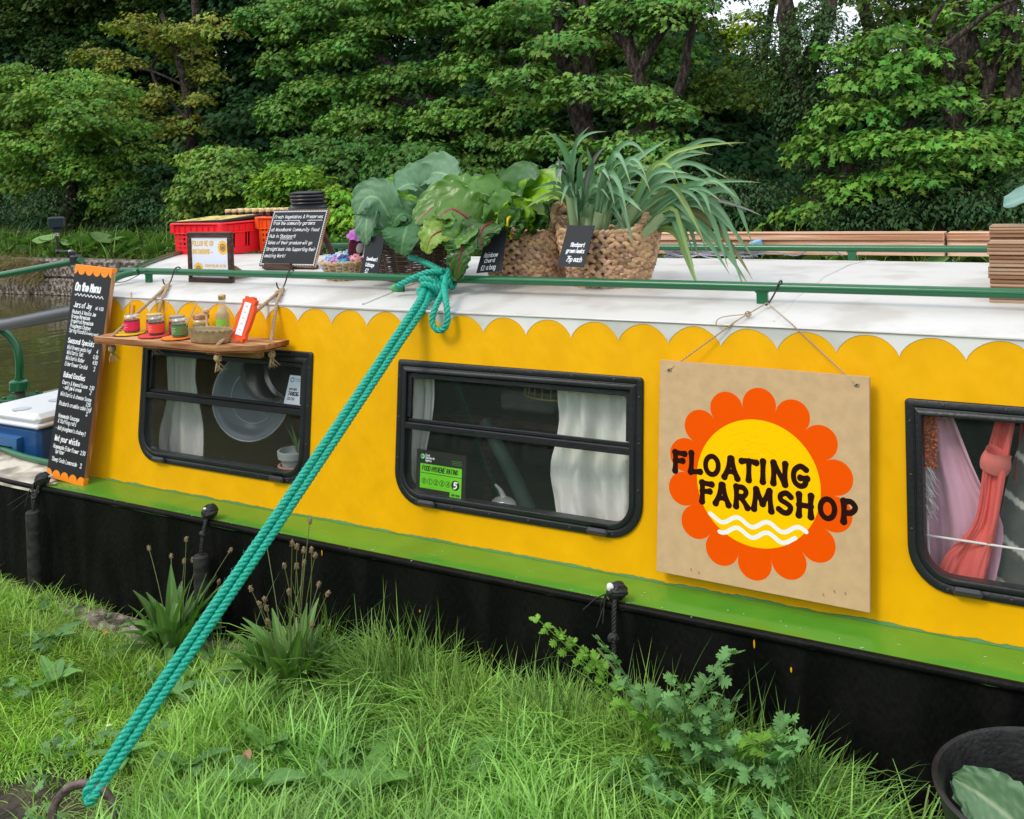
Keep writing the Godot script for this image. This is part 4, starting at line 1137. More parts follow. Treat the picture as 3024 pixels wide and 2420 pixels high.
	for f in [[Vector3(-0.1, 0.15, -0.06), 3.0, 0.36, 0.85, 0.1, 0.03, 9, 1], [Vector3(-0.18, 0.22, -0.09), 2.7, 0.24, 0.75, 0.2, 0.024, 7, 1], [Vector3(-0.1, 0.16, -0.05), 2.4, 0.26, 0.35, 0.3, 0.028, 7, 0], [Vector3(-0.05, 0.1, -0.03), 2.0, 0.24, 0.3, 0.9, 0.034, 6, 1],
		[Vector3(0.01, 0.1, 0.0), 0.2, 0.2, 0.2, 0.9, 0.04, 5, 0], [Vector3(0.015, 0.14, 0.0), 1.2, 0.22, 0.1, 0.6, 0.04, 5, 0], [Vector3(0.02, 0.2, -0.03), -0.6, 0.2, 0.15, 0.9, 0.04, 6, 0], [Vector3(0.02, 0.18, -0.02), 2.6, 0.2, 0.5, 0.8, 0.04, 5, 0], [Vector3(0.01, 0.1, 0.0), 0.6, 0.24, 0.6, 0.5, 0.042, 5, 0],
		[Vector3(0.0, 0.05, 0.0), 0.9, 0.2, 0.7, 0.7, 0.042, 5, 0], [Vector3(0.0, 0.04, 0.0), 2.2, 0.2, 0.8, 0.7, 0.044, 5, 0], [Vector3(0.0, 0.05, 0.0), 0.0, 0.27, 0.75, 0.3, 0.045, 6, 1], [Vector3(0.0, 0.05, 0.0), 1.4, 0.2, 0.7, 0.9, 0.046, 5, 0],
		[Vector3(0.01, 0.12, 0.0), -0.2, 0.2, 0.35, 0.6, 0.034, 5, 0], [Vector3(0.02, 0.2, -0.03), 1.8, 0.16, 0.2, 0.4, 0.034, 5, 0], [Vector3(0.0, 0.02, 0.02), 3.0, 0.2, 1.0, 0.5, 0.04, 5, 1], [Vector3(0.0, 0.08, 0.01), 1.7, 0.16, 0.6, 0.9, 0.042, 5, 0], [Vector3(0.02, 0.16, -0.01), 0.9, 0.16, 0.4, 0.8, 0.036, 5, 0]]:
		frond(cel, arc(f[0], f[1], f[2] * 1.18, f[3], f[4], 7), f[5] * 1.3, maxi(f[6] - 2, 3), ct if f[7] == 0 else cy, r)
	var cel2 := thing("water_dropwort", "smaller celery-leaved plant with large pale leaves near the black tub", "plant", Transform3D(Basis(), Vector3(-0.80, -0.03, -2.49)))
	var s3 := MB.new()
	s3.tube(smooth3([Vector3(0, -0.02, 0), Vector3(0.005, 0.08, 0), Vector3(0.03, 0.15, 0)], 4), 0.005, 0.003, 6)
	part("stem", s3, mat("celery_stem", Color(0.07, 0.1, 0.025), 0.45), cel2)
	for f in [[Vector3(0.02, 0.13, 0), 0.3, 0.15, 0.3, 0.9, 0.05, 3, 0], [Vector3(0.015, 0.1, 0), 1.6, 0.14, 0.4, 0.9, 0.052, 3, 0], [Vector3(0.01, 0.08, 0), 2.7, 0.14, 0.5, 0.8, 0.05, 3, 0], [Vector3(0.0, 0.05, 0), 1.2, 0.15, 0.8, 0.6, 0.055, 3, 0], [Vector3(0.0, 0.05, 0), 2.2, 0.14, 0.9, 0.7, 0.05, 3, 0], [Vector3(0.02, 0.14, 0), -0.5, 0.13, 0.2, 0.6, 0.045, 3, 0], [Vector3(0.0, 0.02, 0), 0.6, 0.16, 1.0, 0.4, 0.05, 3, 0]]:
		frond(cel2, arc(f[0], f[1], f[2] * 1.1, f[3], f[4], 6), f[5] * 1.2, f[6], ct, r)
	# broad leaves among the grass
	var spots := ["broad-leaved weed in the grass at the bottom of the picture, right of the rope's foot", "broad-leaved weed halfway between the rope's foot and the tall plantain", "small weed just right of the daisy", "weed in the middle of the grass below the middle window", "weed in the short grass left of the plantains", "weed just below the tall plantain", "broad weed low in the grass left of the celery-leaved plant", "weed at the foot of the long grass right of the plantain", "small weed between rope and left plantain", "small weed left of the rope below the left plantain", "weed in the long grass close to the celery-leaved plant", "weed near the dead brown leaf", "weed in the long grass against the hull left of the celery-leaved plant", "little weed close to the mooring rope's lower end"]
	var n_dock := 0
	var dock := leafy("dock_leaf", 0.5, Color(0.4, 0.5, 0.15), 0.35)
	for d in [[-2.05, -1.98, 0.13], [-2.14, -2.12, 0.1], [-2.62, -2.2, 0.09], [-1.9, -2.25, 0.11], [-3.4, -2.3, 0.1], [-2.3, -2.3, 0.1], [-1.75, -2.1, 0.13], [-2.0, -2.4, 0.1], [-2.75, -2.4, 0.1], [-3.1, -2.1, 0.09], [-1.5, -2.25, 0.12], [-2.28, -1.95, 0.09], [-1.62, -2.4, 0.1], [-2.5, -1.9, 0.08]]:
		var w := thing("dock_plant", spots[n_dock], "plant", Transform3D(Basis(), Vector3(d[0], gh(d[0], d[1]) + 0.03, d[1])), "broad-leaved weeds in the grass")
		n_dock += 1
		for i in 4 + r.randi() % 3:
			var yaw := r.randf() * TAU
			var b := MB.new()
			var g := r.randf_range(0.8, 1.25)
			leaf_strip(b, arc(Vector3.ZERO, yaw, d[2] * r.randf_range(0.9, 1.4), r.randf_range(0.8, 1.25), r.randf_range(0.2, 0.8), 7), d[2] * r.randf_range(0.4, 0.65), 1, 0.3, Color(0.13 * g, 0.29 * g, 0.075), Color(0.2 * g, 0.37 * g, 0.12), 0.004, r.randi() % 999)
			part("leaf", b, dock, w)
	for f in [[-3.06, -2.28, "small yellow dandelion head left of the teal rope"], [-2.36, -2.38, "yellow dandelion head in front of the tall plantain"]]:
		var dn := thing("dandelion", f[2], "flower", Transform3D(Basis(), Vector3(f[0], 0.0, f[1])))
		var sb := MB.new(); sb.tube(PackedVector3Array([Vector3.ZERO, Vector3(0.003, 0.05, 0), Vector3(0.006, 0.1, 0.004)]), 0.0018, 0.0014, 5)
		part("stalk", sb, mat("stalk_green", Color(0.13, 0.15, 0.05), 0.6), dn)
		var pb := MB.new()
		for i in 34:
			var a := i * 2.4
			blade(pb, Vector3(0.006, 0.1, 0.004), a, 0.009 + 0.003 * r.randf(), lerpf(0.2, 1.45, i / 34.0), 0.1, 0.003, Color(1, 1, 1), Color(1, 1, 1), 2)
		part("petals", pb, mat("dandelion_yellow", Color(0.75, 0.5, 0.01), 0.6), dn)
	var da := thing("daisy", "white daisy head low in the grass near the mooring ring", "flower", Transform3D(Basis(), Vector3(-2.62, 0.03, -1.95)))
	var dp := MB.new()
	for i in 16: blade(dp, Vector3(0, 0.02, 0), i * TAU / 16, 0.008, 1.1, 0.2, 0.003, Color(1, 1, 1), Color(1, 1, 1), 2)
	part("petals", dp, mats.white_plain, da)
	var de := MB.new(); de.blob(Transform3D(Basis.from_scale(Vector3(0.003, 0.002, 0.003)), Vector3(0, 0.022, 0)), 6, 4)
	part("centre", de, mat("dandelion_yellow", Color(0.75, 0.5, 0.01), 0.6), da)
	for f in [[-2.13, -2.02, 0.4], [-1.66, -2.28, 2.0]]:
		var lb := MB.new()
		leaf_strip(lb, arc(Vector3(f[0], 0.06, f[1]), f[2], 0.045, 1.2, 0.8, 6), 0.03, 1, 0.5, Color(0.36, 0.2, 0.11), Color(0.4, 0.25, 0.15), 0.004, 5)
		tag(part("dead_leaf", lb, leafy("dead_leaf_brown", 0.8)), "curled brown dead leaf on the grass " + ("left of centre" if f[2] < 1 else "below the celery-leaved plant"), "leaf")
	# black rubber tub with a cabbage leaf
	var tub := thing("rubber_tub", "black flexible rubber tub standing on the bank at the lower right corner", "tub", Transform3D(Basis.from_scale(Vector3(0.92, 0.82, 0.92)), Vector3(-0.115, 0.0, -2.41)))
	var tb := MB.new()
	tb.lathe([Vector2(0.0, 0.004), Vector2(0.2, 0.004), Vector2(0.208, 0.012), Vector2(0.262, 0.342), Vector2(0.270, 0.348), Vector2(0.272, 0.358), Vector2(0.266, 0.365), Vector2(0.258, 0.36), Vector2(0.252, 0.34), Vector2(0.2, 0.02), Vector2(0.0, 0.018)], Transform3D(), 56)
	part("tub_wall", tb, worn("tub_black", Color(0.022, 0.022, 0.022), 0.5, tex["dirt_mottle"], 2.0, tex["fine_bump"], 0.3), tub)
	var cab_m := leafy("cabbage_leaf", 0.45, Color(0.35, 0.45, 0.25), 0.4)
	var cl := thing("cabbage_leaf", "pale-veined cabbage leaves lying inside the black rubber tub", "leaf", Transform3D(Basis(), Vector3(-0.115, 0.2, -2.41)))
	for q in [[Vector3(-0.02, -0.03, 0.06), Vector3(-0.08, 0.02, 0.03), Vector3(-0.15, 0.045, 0.0), Vector3(-0.212, 0.05, -0.03)], [Vector3(-0.10, -0.04, 0.10), Vector3(0.0, 0.0, 0.08), Vector3(0.10, 0.01, 0.08), Vector3(0.18, -0.01, 0.06)]]:
		var lb := MB.new()
		leaf_strip(lb, smooth3(q, 8), 0.15, 1, 0.3, Color(0.12, 0.24, 0.12), Color(0.34, 0.45, 0.27), 0.014, 3, Vector3(0, 0.5, 0.8), 18)
		part("leaf", lb, cab_m, cl)

# --- things on the roof
const CABBAGE := [
	[0, 0.170, [Vector3(-2.553, 1.469, -3.360), Vector3(-2.586, 1.569, -3.320), Vector3(-2.640, 1.575, -3.300), Vector3(-2.674, 1.512, -3.280)]],
	[0, 0.110, [Vector3(-2.638, 1.468, -3.380), Vector3(-2.634, 1.510, -3.310), Vector3(-2.622, 1.448, -3.270), Vector3(-2.620, 1.384, -3.270)]],
	[1, 0.200, [Vector3(-2.477, 1.467, -3.380), Vector3(-2.414, 1.448, -3.270), Vector3(-2.403, 1.406, -3.230), Vector3(-2.417, 1.349, -3.230)]],
	[1, 0.130, [Vector3(-2.435, 1.466, -3.400), Vector3(-2.483, 1.505, -3.360), Vector3(-2.501, 1.494, -3.330), Vector3(-2.523, 1.453, -3.320)]],
	[2, 0.100, [Vector3(-2.471, 1.483, -3.420), Vector3(-2.499, 1.540, -3.400), Vector3(-2.529, 1.555, -3.380)]],
	[0, 0.220, [Vector3(-2.515, 1.530, -3.600), Vector3(-2.535, 1.604, -3.550), Vector3(-2.556, 1.626, -3.500), Vector3(-2.583, 1.605, -3.440)]],
	[0, 0.160, [Vector3(-2.587, 1.559, -3.620), Vector3(-2.625, 1.648, -3.620), Vector3(-2.636, 1.674, -3.580)]],
	[0, 0.200, [Vector3(-2.557, 1.589, -3.580), Vector3(-2.495, 1.665, -3.580), Vector3(-2.385, 1.663, -3.520), Vector3(-2.280, 1.629, -3.460)]],
	[0, 0.150, [Vector3(-2.514, 1.559, -3.600), Vector3(-2.393, 1.624, -3.580), Vector3(-2.328, 1.646, -3.560)]],
	[2, 0.140, [Vector3(-2.598, 1.564, -3.520), Vector3(-2.652, 1.600, -3.500), Vector3(-2.665, 1.578, -3.460)]],
	[1, 0.160, [Vector3(-2.627, 1.436, -3.440), Vector3(-2.635, 1.446, -3.360), Vector3(-2.640, 1.426, -3.320), Vector3(-2.649, 1.400, -3.300)]],
	[0, 0.140, [Vector3(-2.706, 1.499, -3.500), Vector3(-2.678, 1.567, -3.500), Vector3(-2.623, 1.586, -3.460)]],
	[0, 0.140, [Vector3(-2.410, 1.557, -3.600), Vector3(-2.282, 1.597, -3.580), Vector3(-2.198, 1.592, -3.550)]]]
const CHARD := [
	[0, 0.190, [Vector3(-2.091, 1.457, -3.300), Vector3(-2.129, 1.503, -3.260), Vector3(-2.171, 1.526, -3.240), Vector3(-2.207, 1.495, -3.200)], 0],
	[0, 0.170, [Vector3(-2.138, 1.466, -3.360), Vector3(-2.213, 1.544, -3.320), Vector3(-2.292, 1.530, -3.280), Vector3(-2.347, 1.472, -3.240)], 0],
	[0, 0.180, [Vector3(-2.122, 1.498, -3.420), Vector3(-2.199, 1.563, -3.380), Vector3(-2.292, 1.575, -3.360), Vector3(-2.374, 1.547, -3.320)], 2],
	[3, 0.120, [Vector3(-2.181, 1.448, -3.250), Vector3(-2.217, 1.439, -3.210), Vector3(-2.241, 1.414, -3.190), Vector3(-2.264, 1.359, -3.190)], 0],
	[0, 0.140, [Vector3(-2.130, 1.454, -3.290), Vector3(-2.126, 1.438, -3.220), Vector3(-2.150, 1.414, -3.200), Vector3(-2.182, 1.384, -3.200)], 2],
	[2, 0.105, [Vector3(-2.100, 1.419, -3.240), Vector3(-2.089, 1.389, -3.190), Vector3(-2.098, 1.337, -3.170), Vector3(-2.112, 1.257, -3.170)], 0],
	[2, 0.150, [Vector3(-2.038, 1.468, -3.330), Vector3(-2.035, 1.456, -3.260), Vector3(-2.038, 1.424, -3.230), Vector3(-2.024, 1.379, -3.220)], 0],
	[2, 0.100, [Vector3(-2.102, 1.436, -3.300), Vector3(-2.101, 1.431, -3.250), Vector3(-2.102, 1.412, -3.220)], 0],
	[0, 0.150, [Vector3(-2.059, 1.523, -3.420), Vector3(-2.094, 1.574, -3.380), Vector3(-2.121, 1.572, -3.340), Vector3(-2.132, 1.553, -3.300)], 2],
	[1, 0.100, [Vector3(-2.180, 1.548, -3.500), Vector3(-2.219, 1.600, -3.480), Vector3(-2.232, 1.610, -3.460)], 2],
	[0, 0.130, [Vector3(-2.192, 1.533, -3.450), Vector3(-2.263, 1.593, -3.440), Vector3(-2.315, 1.604, -3.420)], 2],
	[2, 0.070, [Vector3(-2.137, 1.556, -3.500), Vector3(-2.123, 1.602, -3.480), Vector3(-2.093, 1.637, -3.460)], 0],
	[1, 0.090, [Vector3(-2.072, 1.530, -3.460), Vector3(-2.069, 1.575, -3.440), Vector3(-2.070, 1.590, -3.400)], 1],
	[2, 0.190, [Vector3(-2.005, 1.457, -3.480), Vector3(-1.995, 1.538, -3.460), Vector3(-1.949, 1.608, -3.420), Vector3(-1.851, 1.633, -3.360)], 2],
	[1, 0.120, [Vector3(-2.012, 1.469, -3.440), Vector3(-2.007, 1.524, -3.400), Vector3(-2.012, 1.539, -3.360)], 1],
	[1, 0.140, [Vector3(-1.952, 1.460, -3.440), Vector3(-1.907, 1.522, -3.400), Vector3(-1.853, 1.578, -3.360), Vector3(-1.790, 1.550, -3.320)], 2],
	[1, 0.120, [Vector3(-1.969, 1.462, -3.400), Vector3(-1.954, 1.516, -3.360), Vector3(-1.960, 1.556, -3.340)], 2],
	[0, 0.110, [Vector3(-1.987, 1.440, -3.360), Vector3(-1.991, 1.485, -3.320), Vector3(-1.998, 1.503, -3.300)], 2],
	[3, 0.150, [Vector3(-1.912, 1.493, -3.460), Vector3(-1.862, 1.572, -3.420), Vector3(-1.806, 1.593, -3.380), Vector3(-1.730, 1.556, -3.340)], 2],
	[2, 0.120, [Vector3(-1.947, 1.435, -3.420), Vector3(-1.896, 1.482, -3.360), Vector3(-1.859, 1.500, -3.330)], 2],
	[2, 0.100, [Vector3(-1.989, 1.438, -3.380), Vector3(-1.944, 1.475, -3.340), Vector3(-1.912, 1.484, -3.320)], 2],
	[2, 0.120, [Vector3(-1.944, 1.441, -3.460), Vector3(-1.890, 1.495, -3.420), Vector3(-1.863, 1.530, -3.400)], 2],
	[0, 0.150, [Vector3(-2.048, 1.473, -3.380), Vector3(-2.042, 1.519, -3.340), Vector3(-2.069, 1.542, -3.320)], 2]]
const YELLOW_STEM := [Vector3(-1.979, 1.405, -3.360), Vector3(-1.974, 1.446, -3.330), Vector3(-1.973, 1.476, -3.330), Vector3(-1.969, 1.492, -3.350)]
const BIG_ROPE_TAIL := [Vector3(-2.190, 1.287, -3.190), Vector3(-2.238, 1.288, -3.170), Vector3(-2.308, 1.264, -3.150), Vector3(-2.393, 1.224, -3.140)]
const ROPE_BACK := [Vector3(-2.182, 1.282, -3.200), Vector3(-2.283, 1.305, -3.250), Vector3(-2.367, 1.323, -3.280), Vector3(-2.447, 1.328, -3.330)]
const ROPE_LOOP := [Vector3(-2.135, 1.278, -3.130), Vector3(-2.079, 1.238, -3.030), Vector3(-2.060, 1.193, -2.950), Vector3(-2.062, 1.146, -2.925), Vector3(-2.043, 1.116, -2.920), Vector3(-2.010, 1.118, -2.920), Vector3(-1.995, 1.153, -2.925), Vector3(-2.019, 1.214, -2.955), Vector3(-2.105, 1.257, -3.070)]

func droop(p: Vector3, d: Vector3, len_: float, grav: float, n := 12) -> PackedVector3Array:
	var o := PackedVector3Array([p])
	for i in n:
		d = (d + Vector3.DOWN * grav * (0.4 + 1.2 * i / n) / n).normalized()
		p += d * len_ / n
		o.append(p)
	return o

func strap(p: Vector3, d: Vector3, len_: float, r: RandomNumberGenerator, n := 18) -> PackedVector3Array:   # a leek leaf: rises, arches or kinks over, hangs
	var o := PackedVector3Array([p])
	var bend_at := r.randf_range(0.3, 0.8)
	var sharp := r.randf_range(0.06, 0.3)
	var total := r.randf_range(0.3, 2.3)
	var away := Vector3(d.x + r.randf_range(-0.25, 0.8), 0, d.z + r.randf_range(-0.1, 0.3)).normalized()
	for i in n:
		var t := (i + 0.5) / n
		var k := exp(-pow((t - bend_at) / sharp, 2.0)) / (sharp * 1.77) * total / n + 0.5 / n
		var target := (away * 0.35 + Vector3.DOWN).normalized()
		var ang := d.angle_to(target)
		if ang > 0.02: d = d.slerp(target, clampf(k / ang, 0, 1)).normalized()
		p += d * len_ / n
		o.append(p)
	return o

func rope(b: MB, path: PackedVector3Array, r: float, pitch: float, strands := 3, sides := 6) -> void:   # laid rope: strands wound round a path
	# resample evenly
	var pts := PackedVector3Array([path[0]])
	var step := pitch / 9.0
	var acc := 0.0
	for i in path.size() - 1:
		var l := path[i].distance_to(path[i + 1])
		var t := step - acc
		while t <= l:
			pts.append(path[i].lerp(path[i + 1], t / l)); t += step
		acc = l - (t - step)
	if pts.size() < 3: return
	var n := pts.size()
	var side := Vector3.ZERO
	var fr := []
	var tan0 := (pts[1] - pts[0]).normalized()
	side = tan0.cross(Vector3.UP if absf(tan0.y) < 0.9 else Vector3.RIGHT).normalized()
	for i in n:
		var nt := (pts[mini(i + 1, n - 1)] - pts[maxi(i - 1, 0)]).normalized()
		side = (side - nt * side.dot(nt)).normalized()
		fr.append([side, nt.cross(side)])
	for s in strands:
		var sp := PackedVector3Array()
		for i in n:
			var a := TAU * s / strands + TAU * i / 9.0
			sp.append(pts[i] + (fr[i][0] * cos(a) + fr[i][1] * sin(a)) * r * 0.52)
		b.tube(sp, r * 0.56, r * 0.56, sides, true)

func plank(label: String, size: Vector3, at: Transform3D, grooves: int) -> void:
	var b := MB.new()
	if grooves == 0: b.box(size, at, 0.003)
	else:   # decking board: grooved on its long near edge and top
		var h := size / 2
		var poly := PackedVector2Array([Vector2(-h.z, -h.y), Vector2(h.z, -h.y)])
		for i in grooves:
			var y0 := lerpf(-h.y, h.y, float(i) / grooves)
			var d := size.y / grooves
			poly.append_array([Vector2(h.z, y0 + d * 0.12), Vector2(h.z, y0 + d * 0.62), Vector2(h.z - 0.005, y0 + d * 0.72), Vector2(h.z - 0.005, y0 + d * 0.98)])
		poly.append(Vector2(h.z, h.y)); poly.append(Vector2(-h.z, h.y))
		b.prism(poly, size.x, at * Transform3D(Basis(Vector3(0, 0, 1), Vector3(0, 1, 0), Vector3(-1, 0, 0)), Vector3(-h.x, 0, 0)))
	tag(part("plank", b, mats.pale_timber if grooves == 1 else mats.timber), label, "plank", "timber planks stacked on the roof")

func build_roof_load() -> void:
	# long boards beyond the far handrail
	for i in 3:
		plank("long pale board beyond the far handrail, left pile, " + ["bottom board", "middle board", "top board"][i], Vector3(1.62, 0.031, 0.13), xf(Vector3(-1.39, 1.235 + i * 0.034, -4.76 + 0.004 * i), 0.0), 1)
		plank("long pale board beyond the far handrail, right stack, " + ["bottom board", "middle board", "top board"][i], Vector3(3.0, 0.031, 0.13), xf(Vector3(0.93, 1.232 + i * 0.034, -4.79 - 0.003 * i), 0.0), 1)
	for i in 5:
		plank("grooved brown decking board at the roof's right edge, %s in the front pile" % ["lowest", "second lowest", "middle one", "second highest", "topmost"][i], Vector3(1.6, 0.0335, 0.13), xf(Vector3(0.51 + 0.004 * (i % 2), 1.232 + i * 0.036, -3.39), 0.0), 3)
	for i in 2:
		plank("grooved brown decking board behind the front pile, %s" % ["second highest", "topmost of all"][i], Vector3(1.6, 0.0335, 0.13), xf(Vector3(0.50, 1.376 + i * 0.036, -3.6), 0.0), 3)
	for i in 4:
		plank("grooved brown decking board of the rear pile, %s" % ["lying on the roof", "second up", "third up", "fourth up"][i], Vector3(1.6, 0.0335, 0.13), xf(Vector3(0.50, 1.232 + i * 0.036, -3.6), 0.0), 3)
	# bundle of pale cord with a blue clip
	var cord := thing("washing_line", "tangled bundle of pale blue and white cord beside the far handrail", "cord")
	var cb := MB.new()
	var r := RandomNumberGenerator.new(); r.seed = 31
	for k in 9:
		var pts := []
		for i in 13:
			var a := TAU * i / 12.0
			pts.append(Vector3(-1.62 + cos(a) * r.randf_range(0.16, 0.26), 1.225 + 0.03 * r.randf() + 0.025 * sin(a * 2 + k), -4.66 + sin(a) * 0.035 + r.randf_range(-0.01, 0.01)))
		cb.tube(smooth3(pts, 4), 0.003, 0.003, 5)
	cb.tube(smooth3([Vector3(-1.42, 1.22, -4.65), Vector3(-1.3, 1.235, -4.63), Vector3(-1.2, 1.222, -4.64), Vector3(-1.1, 1.27, -4.66), Vector3(-1.0, 1.222, -4.65)], 6), 0.003, 0.003, 5)
	part("cord", cb, mat("cord_lilac", Color(0.45, 0.45, 0.56), 0.6), cord)
	var clip := MB.new(); clip.box(Vector3(0.06, 0.05, 0.03), xf(Vector3(-1.40, 1.265, -4.67), 0.4, 0, 0.3), 0.008)
	part("clip", clip, mat("clip_blue", Color(0.2, 0.4, 0.55), 0.4), cord)
	# chimney
	var fl := thing("chimney", "black stove chimney with a ringed cap behind the chalkboard", "chimney", Transform3D(Basis(), Vector3(-3.90, 1.22, -4.35)))
	var f1 := MB.new(); f1.lathe([Vector2(0.075, 0.0), Vector2(0.078, 0.02), Vector2(0.068, 0.03), Vector2(0.066, 0.31)], Transform3D(), 28)
	part("pipe", f1, mat("stove_black", Color(0.012, 0.012, 0.014), 0.4), fl)
	var f2 := MB.new(); f2.lathe([Vector2(0.066, 0.262), Vector2(0.115, 0.272), Vector2(0.116, 0.278), Vector2(0.09, 0.296), Vector2(0.094, 0.298), Vector2(0.098, 0.304), Vector2(0.094, 0.31), Vector2(0.086, 0.312), Vector2(0.098, 0.318), Vector2(0.102, 0.325), Vector2(0.098, 0.331), Vector2(0.088, 0.333), Vector2(0.1, 0.338), Vector2(0.104, 0.345), Vector2(0.1, 0.351), Vector2(0.09, 0.353), Vector2(0.1, 0.358), Vector2(0.1, 0.364), Vector2(0.07, 0.372), Vector2(0.0, 0.373)], Transform3D(), 32)
	part("cap", f2, mats.stove_black, fl)
	# crates
	crate("red_crate", "red plastic crate with slotted sides near the chimney, filled with jars", Vector3(-4.645, 1.232, -4.39), Vector3(0.41, 0.19, 0.39), Color(0.85, 0.018, 0.03), "crate_red")
	crate("orange_crate", "orange plastic crate of gold-lidded jars behind the chalkboard", Vector3(-4.27, 1.225, -4.60), Vector3(0.3, 0.215, 0.26), Color(0.85, 0.1, 0.01), "crate_orange")
	var tray := thing("tray", "black tray painted in yellow stripes lying across the red crate", "tray", xf(Vector3(-4.645, 1.436, -4.36), 0.0, 0.05, 0.02))
	var tb := MB.new(); tb.box(Vector3(0.42, 0.018, 0.30), Transform3D(), 0.004)
	part("board", tb, mat("tray_black", Color(0.015, 0.014, 0.012), 0.5), tray)
	for i in 7:
		var yb := MB.new()
		var pg := PackedVector2Array()
		for k in 9: pg.append(Vector2(-0.20 + k * 0.05, 0.018 * sin(k * 2.1 + i) + 0.006))
		for k in 9: pg.append(Vector2(0.20 - k * 0.05, -0.022 + 0.012 * sin(k * 1.7 + i)))
		yb.prism(pg, 0.002, Transform3D(Basis(Vector3(1, 0, 0), Vector3(0, 0, -1), Vector3(0, 1, 0)), Vector3(0, 0.0105, -0.126 + i * 0.042)))
		part("painted_stripe", yb, mat("tray_yellow", Color(0.62, 0.5, 0.14), 0.7), tray)
	var jar0: Node3D = null
	for i in 20:
		var red: bool = i % 10 < 5
		var p := Vector3(-4.74 + (i % 10) * 0.058, 1.272, -4.545 - 0.1 * (i / 10))
		var lb: String = "gold-lidded preserve jar at the back of the red crate" if red else "gold-lidded preserve jar standing in the orange crate behind the chalkboard"
		var gp: String = "gold-lidded jars in the red crate" if red else "gold-lidded jars in the orange crate"
		if jar0 == null:
			jar0 = thing("preserve_jar", lb, "jar", Transform3D(Basis.from_scale(Vector3(1, 1.14, 1)), p), gp)
			var g := MB.new(); g.lathe([Vector2(0.0, 0), Vector2(0.021, 0), Vector2(0.0225, 0.004), Vector2(0.0225, 0.13), Vector2(0.019, 0.16), Vector2(0.018, 0.175)], Transform3D(), 14)
			part("glass", g, mat("dark_jam", Color(0.06, 0.012, 0.015), 0.1), jar0)
			var l := MB.new(); l.lathe([Vector2(0.0205, 0.172), Vector2(0.0215, 0.175), Vector2(0.0215, 0.187), Vector2(0.0195, 0.19), Vector2(0, 0.19)], Transform3D(), 14)
			part("lid", l, mat("gold_lid", Color(0.75, 0.55, 0.28), 0.35, 0.5), jar0)
		else: copy(jar0, Transform3D(Basis.from_scale(Vector3(1, 1.14, 1)), p), lb).set_meta("group", gp)
	# framed notice
	var fr := thing("picture_frame", "dark wooden picture frame with a white notice leaning at the handrail", "frame", Transform3D(Basis(), Vector3(-3.528, 1.204, -3.262)))
	var w := 0.285; var h := 0.236
	for s in [[Vector3(0, h - 0.013, 0), Vector3(w, 0.026, 0.022)], [Vector3(0, 0.013, 0), Vector3(w, 0.026, 0.022)], [Vector3(-w / 2 + 0.013, h / 2, 0), Vector3(0.026, h - 0.052, 0.022)], [Vector3(w / 2 - 0.013, h / 2, 0), Vector3(0.026, h - 0.052, 0.022)]]:
		var b := MB.new(); b.box(s[1], Transform3D(Basis(), s[0]), 0.004)
		part("frame_bar", b, mats.dark_wood, fr)
	var p := Paint.new(380, 300, Color(0.88, 0.9, 0.97))
	var gold := Color(0.86, 0.72, 0.42)
	hand(p, "FOLLOW ME ON", Vector2(14, 66), 30, 4.5, gold, 0.0, 0.1, 0.78)
	hand(p, "INSTAGRAM! –", Vector2(16, 124), 30, 4.5, gold, 0.0, 0.1, 0.78)
	hand(p, "SCAN MY MAILING LIST FOR", Vector2(140, 216), 16, 2.4, gold, 0.0, 0.1, 0.74)
	hand(p, "– RECIPES, UPDATES", Vector2(150, 250), 18, 2.6, gold, 0.0, 0.1, 0.78)
	for c in [Vector2(322, 80), Vector2(72, 236)]:
		for k in 12: p.dot(c + Vector2(cos(k * TAU / 12), sin(k * TAU / 12)) * 38, 13, Color(0.93, 0.75, 0.3))
		p.dot(c, 38, Color(0.93, 0.75, 0.3)); p.dot(c, 27, Color(0.45, 0.3, 0.2)); p.dot(c, 22, Color(0.78, 0.62, 0.42))
		p.seg(c - Vector2(12, 4), c + Vector2(12, -4), 4, 4, Color(0.5, 0.34, 0.22)); p.seg(c + Vector2(-12, 8), c + Vector2(12, 8), 4, 4, Color(0.5, 0.34, 0.22))
	var pm := mat("notice_print", Color(1, 1, 1), 0.5); pm.albedo_texture = p.tex()
	var pb := MB.new(); pb.quad(Vector3(-w / 2 + 0.02, 0.02, 0.004), Vector3(w / 2 - 0.02, 0.02, 0.004), Vector3(w / 2 - 0.02, h - 0.02, 0.004), Vector3(-w / 2 + 0.02, h - 0.02, 0.004))
	part("notice", pb, pm, fr)
	var bk := MB.new(); bk.box(Vector3(w - 0.03, h - 0.03, 0.003), Transform3D(Basis(), Vector3(0, h / 2, -0.006)), 0.0)
	bk.prism(PackedVector2Array([Vector2(0.02, 0.005), Vector2(0.14, 0.0), Vector2(0.12, 0.03), Vector2(0.06, 0.075), Vector2(0.02, 0.08)]), 0.003, Transform3D(Basis(Vector3.UP, 0.9), Vector3(0.05, 0, -0.02)))
	part("backing_stand", bk, mat("cardboard", Color(0.3, 0.19, 0.1), 0.8), fr)
	# chalkboard on its ledge
	var cbd := thing("chalkboard", "chalkboard about fresh vegetables and preserves with a white scalloped border", "sign", Transform3D(Basis(), Vector3(-3.377, 1.235, -3.60)))
	var lean := Transform3D(Basis(Vector3(1, 0, 0), -0.42), Vector3(0, 0.012, 0))
	var ch := Paint.new(620, 500, Color(0.10, 0.105, 0.115))
	var chalk := Color(0.92, 0.93, 0.95)
